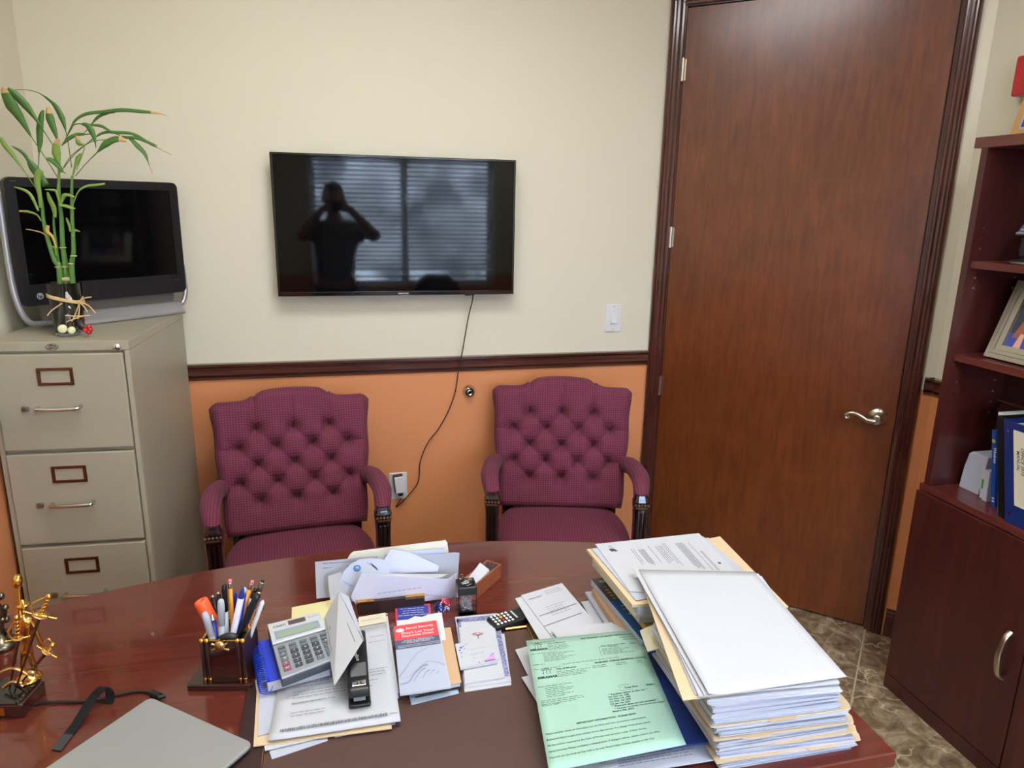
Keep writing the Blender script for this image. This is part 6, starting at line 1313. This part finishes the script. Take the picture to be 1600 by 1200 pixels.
# ---- loose papers under the green form
z = ZD + .010
esheet(z, [(805, 1015), (850, 1003), (870, 1080), (838, 1082)], M_PAPER, 'white sheet corner peeking out left of the green form near its top', 'paper', .0008, 'paper_sheet')
esheet(z + .002, [(815, 1058), (860, 1048), (880, 1110), (850, 1115), (814, 1098)][:4], M_PAPER, 'white folded sheet peeking out left of the green form at its middle', 'paper', .0012, 'paper_sheet')
esheet(ZD + .014, [(880, 1150), (1090, 1105), (1128, 1185), (878, 1225)], M_PAPER2, 'white printed sheet under the lower edge of the green form', 'paper', .002, 'paper_sheet', pr=lambda F, t: (F.lines(t, .2, .9, .42, 2, .06, .001, 0, .3, 1), F.text(t, 'INVOICE', .55, .5, .006, 0, .02), F.lines(t, .1, .9, .3, 4, .05, .001, 0, .3, 6)))
esheet(ZD + .0165, [(900, 1190), (960, 1176), (968, 1196), (902, 1215)], M_PAPER, 'small white slip under the lower edge of the green form', 'slip', .0012, 'paper_slip', pr=lambda F, t: F.text(t, 'L A', .6, .45, .006, 0, .02))
# navy folder with olive edge under the green form
nf = empty('document_folder', atz(1040, 1080, ZD + .020), 'navy folder with an olive border under the green form and beside the tall stack', 'folder')
Q = zq(ZD + .030, (900, 1010), (1012, 988), (1118, 1158), (960, 1180))
MB().slab(*Q, .004).build('cover', M_NAVY, nf); 
e1 = Q[1]; e2 = Q[2]; w_ = (Q[0] - Q[1]).normalized() * .006; MB().slab(e1 + w_, e1, e2, e2 + w_, .0045).build('olive_edge', mat('olive_binding', rgb(104, 108, 78), .5), nf)
for q in nf.children: q.location.z += .0008
# white curled page above the green form
esheet(ZD + .0315, [(862, 985), (955, 972), (985, 990), (880, 1010)], M_PAPER, 'white curled sheet peeking out above the top edge of the green form', 'paper', .0008, 'paper_sheet')
# green form
gz = ZD + .040
GQ = [atz(822, 1001, gz), atz(997, 983, gz - .003), atz(1072, 1163, gz), atz(858, 1206, gz)]
gf = MB(); hfun = lambda u, v: .006 * max(0, (u - .75) / .25) ** 2 * (1 - v) * 0 - .004 * max(0, (u - .8) / .2) ** 2 * v; gf.slab(*GQ, .0006, 0, 16, 16, hfun)
go = gf.build('green_form', M_GREEN, label='mint green licence renewal notice lying across the papers', cat='form')
F = Face(*GQ, lift=.0004); ob = F.at
def gat(u, v, h=None): return ob(u, v, .0005 + hfun(u, v))
F.at = gat; t = MB()
F.text(t, 'FIRST BUSINESS TAX RECEIPT RENEWAL NOTICE', .965, .955, .0052, 0, .03, 'r'); F.text(t, 'Business ID: 0006845', .965, .930, .0042, 0, .02, 'r'); F.text(t, 'Date: 07/29/2022', .965, .905, .0042, 0, .02, 'r')
F.lines(t, .03, .25, .965, 1, .02, .0009, 0, .1, 1); F.text(t, 'City of Miramar', .17, .942, .0056, 0, .01); F.lines(t, .17, .40, .925, 4, .013, .0009, 0, .3, 2)
def palms(u, v, s):
    for du, dv in ((-.03, .01), (0, .022), (.03, .01)):
        F.rect(t, u + du * s - .002, v, u + du * s + .002, v + .03 * s + dv)
        for k in range(7): a = pi * k / 6; c0_, s0_ = cos(a), sin(a); x, y = u + du * s, v + .03 * s + dv; t.poly([F.at(x, y), F.at(x + c0_ * .016, y + s0_ * .009 - .002), F.at(x + c0_ * .020, y + s0_ * .006 - .006)])
palms(.09, .915, .8); F.text(t, 'MIRAMAR', .02, .893, .0078, 0, .06)
F.lines(t, .02, .25, .862, 1, .02, .0009, 0, .1, 3); F.lines(t, .12, .42, .850, 6, .013, .0009, 0, .5, 4)
F.lines(t, .62, .85, .865, 1, .02, .0014, 0, .1, 5); F.text(t, 'Total Due', .68, .85, .0046, 0, .03); F.lines(t, .62, .95, .835, 5, .013, .0009, 0, .6, 6); F.text(t, '$288.21', .88, .862, .0046, 0, .03)
F.rect(t, .60, .77, .602, .86); F.rect(t, .60, .858, .98, .860)
F.text(t, 'BUSINESS LICENSE RENEWAL NOTICE', .53, .712, .0072, 0, .035, maxw=.44); F.lines(t, .26, .74, .742, 1, .02, .0010, 0, 0, 7); F.lines(t, .02, .12, .762, 1, .02, .0010, 0, 0, 8)
F.lines(t, .50, .62, .69, 2, .015, .0010, 0, .1, 9); F.lines(t, .70, .80, .69, 2, .015, .0010, 0, .1, 10); F.lines(t, .88, .93, .69, 2, .015, .0010, 0, .1, 11)
F.lines(t, .02, .25, .722, 1, .02, .0009, 0, .1, 12); F.text(t, 'City of Miramar', .20, .70, .0060, 0, .03); F.lines(t, .20, .50, .680, 4, .013, .0009, 0, .3, 13); palms(.12, .675, .9); F.text(t, 'MIRAMAR', .04, .640, .0084, 0, .06)
F.lines(t, .03, .30, .575, 1, .02, .0010, 0, .1, 14); F.lines(t, .08, .32, .558, 6, .014, .0010, 0, .4, 15); F.lines(t, .03, .40, .465, 3, .014, .0010, 0, .3, 16); F.text(t, 'Account No. 10080', .03, .425, .0038, 0, .02)
for v in (.455, .50): F.rect(t, .66, v, .985, v + .0016)
for u in (.66, .985): F.rect(t, u, .455, u + .0016, .5016)
F.text(t, 'Total Due', .70, .468, .0060, 0, .03); F.text(t, '$288.21', .88, .468, .0056, 0, .03)
for k, s_ in enumerate(('** Penalties: added on Oct 1st **', 'On Oct 1st: 10%', 'On Nov 1st: 15%', 'On Dec 1st: 20%', 'On Jan 1st: 25%', '** Postmark dates are not accepted **', '** Reminder: Tax Receipt Fees are due upon receipt **', 'Invoice No. 2022')): F.text(t, s_, .55 if k not in (6,) else .57, .432 - k * .0185, .0056, 0, .03, maxw=.42)
F.text(t, 'IMPORTANT INFORMATION - PLEASE READ', .26, .262, .0066, 0, .035, maxw=.46)
for k, s_ in enumerate(('Please carefully check all information on this form and note corrections needed below.', 'Businesses failed to pay must comply by the date shown. For change forms please attach.', 'All documents required by the State of Florida must provide a copy of their license.', 'Good business: Please complete a renewal form. If changed address, please contact our office.', 'Payment can be made at City Hall or by mail. Please make cheques payable to the City.')): F.text(t, s_, .02, .225 - k * .038, .0050, 0, .012, maxw=.9)
t.build('printed_text', M_INKG, go)

# ================================================================ the tall paper stack (right)
def lay(name, z, px, m, label, cat, t=.0010, group=None, **k): return sheet(name, z, zq(z, *px), m, label, cat, t, group=group, **k)
GS = 'papers and folders piled high on the right of the desk'
# rear pile, bottom to top: stacked layers built on real heights
z = ZD + .006; lay('paper_sheet', z, [(908, 940), (1000, 925), (1060, 1010), (955, 1020)], M_PAPER, 'white sheets lowest at the left of the tall stack', 'paper', .005, GS)
z = ZD + .014; lay('paper_sheet', z, [(914, 925), (1020, 912), (1080, 1000), (968, 1010)], M_PAPER2, 'white sheets second lowest at the left of the tall stack', 'paper', .007, GS)
z = ZD + .030; lay('folder', z, [(925, 920), (1040, 905), (1100, 1000), (985, 1012)], M_TAN, 'tan kraft folder under the glossy magazine in the tall stack', 'folder', .015, GS)
z = ZD + .046; Qm = zq(z, (924, 905), (1040, 888), (1110, 985), (1003, 1000))
mg = empty('magazine', (Qm[0] + Qm[2]) / 2 - V3(0, 0, .014), 'glossy magazine with a building photo and a blue band, sticking out of the tall stack', 'magazine')
MB().slab(*Qm, .014).build('pages', M_PAPER2, mg); F = Face(*Qm, lift=.0004)
t = MB(); F.rect(t, 0, 0, 1, .60, 1); F.rect(t, 0, .60, 1, 1, 0); F.lift = .0007
r_ = random.Random(20)
for i in range(5):
    for j in range(7): F.rect(t, .06 + .07 * j, .62 + .05 * i, .11 + .07 * j, .65 + .05 * i, 2 if (i + j) % 4 else 3)
F.disc(t, .10, .93, .006, 3); F.disc(t, .2, .9, .005, 2); F.lines(t, .08, .5, .5, 2, .05, .0014, 4, .1, 1); F.text(t, 'Business Guide', .1, .36, .008, 4, .01)
t.build('cover_print', [mat('cover_dark_photo', rgb(74, 66, 58), .25, noise=(200, .5)), mat('cover_blue', rgb(34, 88, 150), .25), mat('cover_tan', rgb(176, 150, 120), .3), mat('cover_grey', rgb(128, 126, 122), .3), M_WHITE], mg)
z = ZD + .060; lay('envelope', z, [(952, 905), (1060, 890), (1120, 975), (1018, 990)], mat('ochre_envelope', rgb(204, 168, 84), .6), 'ochre envelope edge above the magazine in the tall stack', 'envelope', .013, GS)
zz = [.082, .100, .118]
offs = [(5, 4), (-2, 1), (3, 3)]
for k, (h, (ox, oy)) in enumerate(zip(zz, offs)):
    z = ZD + h; b0 = 6 - k * 3
    lay('paper_bundle', z, [(928 + ox, 880 - k * 8), (1104 + ox, 856 - k * 8), (1180, 944 - k * 3), (994 + ox, 958 - k * 6 + oy)], [M_PAPER, M_CREAM, M_PAPER2][k], ['cream-white bundle of papers lowest under the rear manila folder', 'cream bundle of papers in the middle beneath the rear manila folder', 'bluish white bundle of papers directly under the rear manila folder'][k], 'papers', .017, GS)
z = ZD + .1245; o_, F = lay('manila_folder', z, [(917, 858), (1098, 838), (1195, 928), (988, 945)], M_MANILA, 'manila folder with a printed letter on it at the back of the tall stack', 'folder', .006, GS)
z = ZD + .127; lay('paper_sheet', z, [(924, 857), (1100, 839), (1180, 905), (994, 938)], M_PAPER2, 'white sheet between the rear manila folder and the printed letter', 'paper', .0012, GS)
z = ZD + .1290; o_, F = lay('printed_letter', z, [(930, 850), (1092, 833), (1190, 935), (984, 924)], M_PAPER, 'printed letter lying sideways on the rear manila folder of the tall stack', 'letter', .0012, GS)
t = MB()
def vlines(F, t, u, v0, v1, n, du, seed):   # print running across the desk (down the sheet as seen)
    r_ = random.Random(seed)
    for i in range(n):
        v = v1; end = v0 + r_.random() * .2 * (v1 - v0)
        while v > end: w_ = r_.uniform(.004, .010) / F.h; F.rect(t, u + i * du, max(end, v - w_), u + i * du + .0012 / F.w, v); v -= w_ + .0016 / F.h
vlines(F, t, .27, .50, .82, 2, .02, 1); vlines(F, t, .33, .48, .80, 5, .012, 2); vlines(F, t, .44, .52, .86, 1, .02, 3); vlines(F, t, .50, .5, .84, 4, .018, 4); vlines(F, t, .58, .46, .88, 2, .02, 5); vlines(F, t, .70, .38, .86, 6, .013, 6); vlines(F, t, .82, .36, .86, 1, .02, 7); vlines(F, t, .86, .36, .70, 2, .012, 8); vlines(F, t, .10, .82, .93, 2, .018, 9)
t.poly([F.at(.08, .86), F.at(.13, .86), F.at(.155, .80), F.at(.12, .80)]); t.poly([F.at(.08, .84), F.at(.10, .84), F.at(.11, .80), F.at(.095, .80)]); F.disc(t, .93, .50, .0035)
F.lines(t, .36, .50, .40, 5, .022, .001, 0, .2, 12); t.build('printed_text', M_INK, o_)
z = ZD + .1265; o_, F = lay('manila_folder', z - .0035, [(1104, 842), (1125, 838), (1232, 948), (1200, 955)], M_MANILA, 'manila folder edge with a tab at the right of the rear letter', 'folder', .002, GS)

# front pile: bundles and folders, bottom to top
FL = atz(1125, 1199, ZD + .004); FR = atz(1338, 1168, ZD + .004)
T0, T1, T2, T3 = zq(.895, (1008, 905), (1196, 897), (1312, 1068), (1108, 1090))     # top of the pile
r_ = random.Random(31); nL = 26
zlo = ZD + .0005; zhi = .888; kinds = []
botF = [V3(FL.x, FL.y, 0), V3(FR.x, FR.y, 0)]; topF = [V3(T3.x, T3.y, 0), V3(T2.x, T2.y, 0)]
desc = ['thick', 'thin', 'slightly fanned', 'crisp', 'loosely squared', 'tightly squared']
bundle_n = 0; fold_n = 0; ordw = ['lowest', 'second', 'third', 'fourth', 'fifth', 'sixth', 'seventh', 'eighth', 'ninth', 'tenth', 'eleventh', 'twelfth', 'thirteenth', 'fourteenth', 'fifteenth', 'sixteenth', 'seventeenth', 'eighteenth', 'nineteenth', 'twentieth']
seq = 'wwmwwcmwwwmwwwmwwwww'; hts = [.009, .007, .0022, .008, .006, .003, .0022, .009, .007, .006, .0022, .010, .008, .007, .0022, .011, .009, .008, .009, .0085]
sc_ = (zhi - zlo) / sum(hts); zc = zlo
for k, (s_, hgt) in enumerate(zip(seq, hts)):
    hgt *= sc_; f = (zc - zlo) / (zhi - zlo); bl = botF[0].lerp(topF[0], f); br = botF[1].lerp(topF[1], f)
    j = lambda a: r_.uniform(-a, a)
    if s_ == 'm': bl = bl + V3(-.003 + j(.004), j(.004) - .002, 0); br = br + V3(.010 + j(.006), j(.004) - .001, 0)
    else: bl = bl + V3(.004 + j(.005), .002 + j(.005), 0); br = br + V3(-.006 + j(.006), .003 + j(.006), 0)
    e = (br - bl); dv = V3(-e.y, e.x, 0).normalized(); Ln = .235 + j(.006); m_ = {'w': (M_PAPER if k % 3 else M_PAPER2), 'm': M_MANILA, 'c': M_CREAM}[s_]
    if s_ == 'm':
        mb = MB(); z0, z1 = zc + .0002, zc + hgt
        tabx = r_.uniform(.15, .75)
        P = [bl, br, br + dv * Ln, bl + dv * Ln]; P = [bl, bl + e * tabx - V3(0, .0, 0), bl + e * (tabx + .02) - dv * .004, bl + e * (tabx + .20) - dv * .004, bl + e * (tabx + .22), br, br + dv * .012 + V3(.006, 0, 0), br + dv * .10 + V3(.006, 0, 0), br + dv * .11, br + dv * Ln, bl + dv * Ln]
        mb.prism([V3(p.x, p.y, z0) for p in P], (0, 0, z1 - z0)); fold_n += 1
        mb.build('manila_folder', m_, label='manila folder, %s of the folders counted up the tall stack' % ordw[fold_n - 1], cat='folder', group=GS, bevel=.0004)
    else:
        mb = MB(); bundle_n += 1; cuts = [0.0]
        while cuts[-1] < 1: cuts.append(min(1, cuts[-1] + r_.choice((.0007, .0011, .0018, .003)) / hgt))
        nsub = len(cuts) - 1
        sag = 0
        for q in range(nsub):
            a, b_, c_ = j(.003), j(.0022), j(.004); z1 = zc + cuts[q + 1] * hgt; z0 = zc + cuts[q] * hgt
            P = [bl + V3(a, b_, 0), br + V3(c_, b_ + j(.0015), 0), br + dv * Ln + V3(c_, b_, 0), bl + dv * Ln + V3(a, b_, 0)]
            mb.prism([V3(p.x, p.y, z0) for p in P], (0, 0, z1 - z0), q % 2)
        mb.build('paper_bundle', [m_, M_PAPER2 if s_ == 'w' else M_MANILA], label='%s bundle of white sheets, %s bundle counted up the front of the tall stack' % (['bluish', 'plain'][k % 2] if s_ == 'w' else 'cream-edged', ordw[bundle_n - 1]), cat='papers', group=GS)
    zc += hgt
z = .8895; o_, F = lay('manila_folder', z, [(1003, 912), (1190, 900), (1300, 1062), (1067, 1094)], M_MANILA, 'manila folder near the top, its left edge showing beside the blank sheets', 'folder', .0014, GS)
z = .8915; lay('paper_sheet', z, [(1006, 905), (1190, 900), (1308, 1064), (1086, 1085)], M_PAPER2, 'white sheet just above the upper manila folder, turned slightly left', 'paper', .0012, GS)
z = .8955; lay('paper_bundle', z, [(1000, 893), (1185, 896), (1312, 1066), (1092, 1086)], M_PAPER, 'bundle of white sheets directly under the two topmost blank sheets', 'papers', .0035, GS)
z = .8985; o_, F = lay('blank_sheet', z, [(989, 888), (1176, 893), (1322, 1057), (1101, 1087)], M_PAPER, 'second highest blank sheet of the tall stack, its left edge just showing', 'paper', .0006, GS)
z = .9000; P = zq(z, (998, 890), (1178, 893), (1323, 1057), (1107, 1088))
mb = MB(); mb.slab(*P, .0006, 0, 16, 16, lambda u, v: .005 * max(0, (.12 - u) / .12) ** 2 * (1 - v) - 0); o_ = mb.build('blank_sheet', M_PAPER, label='large blank white sheet on top of the tall paper stack', cat='paper', group=GS)
F = Face(*P, lift=.0004); t = MB()
for k in range(16): F.rect(t, .925, .18 + k * .024, .931, .190 + k * .024)
t.build('dotted_print', mat('faint_print', rgb(160, 160, 176), .7), o_)
# slips between the piles
z = ZD + .085; lay('paper_slip', z, [(1000, 985), (1022, 975), (1040, 1010), (1012, 1018)], M_CREAM, 'cream slip with a red stamp between the green form and the tall stack', 'slip', .002, None)

# ================================================================ behind the desk: chair and photographer (seen mirrored in the television)
oc = empty('office_chair', (.80, -.42, 0), 'black round-backed office chair behind the desk, seen mirrored low in the television', 'office chair')
b = MB()
for k in range(5):
    a = 2 * pi * k / 5 + .3; b.tube([(.80, -.42, .11), (.80 + .27 * cos(a), -.42 + .27 * sin(a), .075)], [.03, .018], 8)
b.build('star_base', M_BLACK, oc)
for k in range(5):
    a = 2 * pi * k / 5 + .3; MB().tube([(.80 + .27 * cos(a) - .02 * sin(a), -.42 + .27 * sin(a) + .02 * cos(a), .03), (.80 + .27 * cos(a) + .02 * sin(a), -.42 + .27 * sin(a) - .02 * cos(a), .03)], .029, 14).build('caster', M_RUBBER, oc)
MB().tube([(.80, -.42, .10), (.80, -.42, .44)], .025, 14).build('gas_column', M_STEEL, oc)
MB().box((.56, -.66, .44), (1.04, -.18, .53)).build('seat', M_DKLEATHER, oc, bevel=.035, seg=4)
b = MB(); b.prism([(.80 + x, -.66, z) for x, z in [(-.21, .56), (.21, .56), (.23, .80), (.18, .95), (.09, 1.02), (-.09, 1.02), (-.18, .95), (-.23, .80)]], (0, -.08, 0)); b.build('backrest', M_DKLEATHER, oc, bevel=.03, seg=4)
# person: one continuous skinned body
ps = empty('person', (-.02, -.36, 0), 'person in a grey shirt holding a phone up, seen mirrored in the television', 'person')
me = bpy.data.meshes.new('body')
J = {'pel': (-.02, -.36, .95, .13), 'bel': (-.02, -.35, 1.08, .135), 'che': (-.02, -.35, 1.27, .13), 'ucb': (-.02, -.36, 1.40, .09), 'nek': (-.02, -.35, 1.48, .052), 'hd0': (-.02, -.335, 1.555, .062),
     'hipL': (-.12, -.36, .88, .085), 'knL': (-.14, -.33, .49, .058), 'anL': (-.15, -.36, .09, .040), 'ftL': (-.16, -.24, .04, .034), 'hipR': (.08, -.36, .88, .085), 'knR': (.10, -.33, .49, .058), 'anR': (.11, -.36, .09, .040), 'ftR': (.12, -.24, .04, .034),
     'shL': (-.20, -.36, 1.39, .058), 'elL': (-.27, -.19, 1.33, .043), 'wrL': (-.12, -.12, 1.52, .028), 'paL': (-.085, -.095, 1.56, .030),
     'shR': (.16, -.36, 1.39, .058), 'elR': (.30, -.20, 1.34, .043), 'wrR': (.12, -.12, 1.52, .028), 'paR': (.085, -.095, 1.56, .030)}
nm = list(J); Ed = [('pel', 'bel'), ('bel', 'che'), ('che', 'ucb'), ('ucb', 'nek'), ('nek', 'hd0'), ('pel', 'hipL'), ('hipL', 'knL'), ('knL', 'anL'), ('anL', 'ftL'), ('pel', 'hipR'), ('hipR', 'knR'), ('knR', 'anR'), ('anR', 'ftR'), ('ucb', 'shL'), ('shL', 'elL'), ('elL', 'wrL'), ('wrL', 'paL'), ('ucb', 'shR'), ('shR', 'elR'), ('elR', 'wrR'), ('wrR', 'paR')]
for s, n_ in ((-1, 'L'), (1, 'R')):
    for k in range(4):
        a = 'f%s%d' % (n_, k); x0 = s * .078; J[a] = (s * .066, -.078, 1.585 - k * .017, .009); J[a + 'b'] = (s * .046, -.070, 1.588 - k * .0175, .0085); J[a + 'c'] = (s * .030, -.078, 1.588 - k * .0175, .0075); Ed += [('pa' + n_, a), (a, a + 'b'), (a + 'b', a + 'c')]
    J['t' + n_] = (s * .070, -.105, 1.535, .010); J['t%sb' % n_] = (s * .050, -.108, 1.54, .0085); Ed += [('pa' + n_, 't' + n_), ('t' + n_, 't%sb' % n_)]
nm = list(J); o0 = ORG[ps.name]
me.from_pydata([V3(*J[k][:3]) - o0 for k in nm], [(nm.index(a), nm.index(b_)) for a, b_ in Ed], []); M_SKIN = mat('skin', rgb(176, 128, 104), .5); me.materials.append(M_SKIN)
bo = bpy.data.objects.new('body', me); COL.objects.link(bo); bo.parent = ps; ORG[bo.name] = o0
sk = bo.modifiers.new('skin', 'SKIN'); sk.use_smooth_shade = True
for i, k in enumerate(nm): me.skin_vertices[0].data[i].radius = (J[k][3], J[k][3] * (.78 if k in ('pel', 'bel', 'che', 'ucb') else 1))
me.skin_vertices[0].data[0].use_root = True
bo.modifiers.new('sub', 'SUBSURF').levels = 1; bo.modifiers['sub'].render_levels = 1
hc = V3(-.02, -.325, 1.625)
hd = MB(); V = []; NS, NL = 24, 18
for i in range(NL + 1):
    ph_ = pi * i / NL
    for j in range(NS):
        th = 2 * pi * j / NS; x, y, z = sin(ph_) * cos(th), sin(ph_) * sin(th), cos(ph_)
        fx = .077 * (1 - .18 * max(0, -z)); fy = .095; p = V3(x * fx, y * fy, z * .118)
        f = max(0, y)
        g_ = math.exp(-((x / .16) ** 2)) * f
        p.y += .020 * g_ * math.exp(-((z + .12) / .14) ** 2) + .006 * g_ * math.exp(-((z + .5) / .1) ** 2) + .008 * g_ * math.exp(-((z + .85) / .15) ** 2)
        p.y -= .010 * f * math.exp(-(((abs(x) - .38) / .16) ** 2)) * math.exp(-((z - .05) / .12) ** 2)
        V.append(hc + p)
hd.add(V, [(i * NS + j, i * NS + (j + 1) % NS, (i + 1) * NS + (j + 1) % NS, (i + 1) * NS + j) for i in range(NL) for j in range(NS)], 0, True)
for s in (-1, 1): hd.ball(hc + V3(s * .078, -.004, -.006), .03, sc=(.3, .5, 1), seg=10)
hd.build('head', M_SKIN, ps)
e_ = MB()
for s in (-1, 1): e_.ball(hc + V3(s * .031, .079, .006), .011, seg=10)
e_.build('eyes', M_WHITE, ps); e_ = MB()
for s in (-1, 1): e_.ball(hc + V3(s * .031, .0875, .006), .005, seg=8)
e_.build('pupils', M_BLACK, ps)
e_ = MB(); e_.tube(smoothpath([hc + V3(-.024, .086, -.058), hc + V3(0, .095, -.056), hc + V3(.024, .086, -.058)], 4), .004, 8); e_.build('lips', mat('lips', rgb(150, 84, 78), .5), ps)
hr = MB(); V = []
for i in range(11):
    ph_ = pi * .55 * i / 10
    for j in range(NS): th = 2 * pi * j / NS; k_ = 1 if sin(th) < .35 else .62; p_ = ph_ * (1 if sin(th) < .3 else .62); V.append(hc + V3(sin(p_) * cos(th) * .083, sin(p_) * sin(th) * .101 - .002, cos(p_) * .125))
hr.add(V, [(i * NS + j, (i + 1) * NS + j, (i + 1) * NS + (j + 1) % NS, i * NS + (j + 1) % NS) for i in range(10) for j in range(NS)], 0, True); hr.build('hair', mat('dark_hair', rgb(34, 26, 24), .7), ps)
def cloth(name, jj, ee, grow, m_, ends=()):
    me = bpy.data.meshes.new(name); k0 = [k for k in jj]; me.from_pydata([V3(*jj[k][:3]) - o0 for k in k0], [(k0.index(a), k0.index(b_)) for a, b_ in ee], []); me.materials.append(m_)
    o = bpy.data.objects.new(name, me); COL.objects.link(o); o.parent = ps; ORG[o.name] = o0; s = o.modifiers.new('skin', 'SKIN'); s.use_smooth_shade = True
    for i, k in enumerate(k0): me.skin_vertices[0].data[i].radius = (jj[k][3] + grow, (jj[k][3] + grow) * (.82 if k in ('pel', 'bel', 'che', 'ucb') else 1))
    me.skin_vertices[0].data[0].use_root = True; q = o.modifiers.new('sub', 'SUBSURF'); q.levels = q.render_levels = 1
jt = {k: J[k] for k in ('pel', 'bel', 'che', 'ucb', 'shL', 'shR')}; jt['sL'] = (-.235, -.275, 1.36, .050); jt['sR'] = (.235, -.275, 1.365, .050)
cloth('shirt', jt, [('pel', 'bel'), ('bel', 'che'), ('che', 'ucb'), ('ucb', 'shL'), ('ucb', 'shR'), ('shL', 'sL'), ('shR', 'sR')], .024, mat('grey_shirt_cloth', rgb(104, 108, 116), .85))
jt = {k: J[k] for k in ('pel', 'hipL', 'knL', 'anL', 'hipR', 'knR', 'anR')}
cloth('trousers', jt, [('pel', 'hipL'), ('hipL', 'knL'), ('knL', 'anL'), ('pel', 'hipR'), ('hipR', 'knR'), ('knR', 'anR')], .012, mat('dark_trouser_cloth', rgb(38, 40, 52), .85))
b = MB()
for x in (-.16, .12): b.box((x - .045, -.42, 0), (x + .045, -.16, .07))
b.build('shoes', M_BLACK, ps, bevel=.02, seg=3)
MB().box((-.078, -.090, 1.535), (.078, -.082, 1.608)).build('phone', M_BLACK, bevel=.003, label='black phone held up sideways by the person reflected in the television', cat='phone')
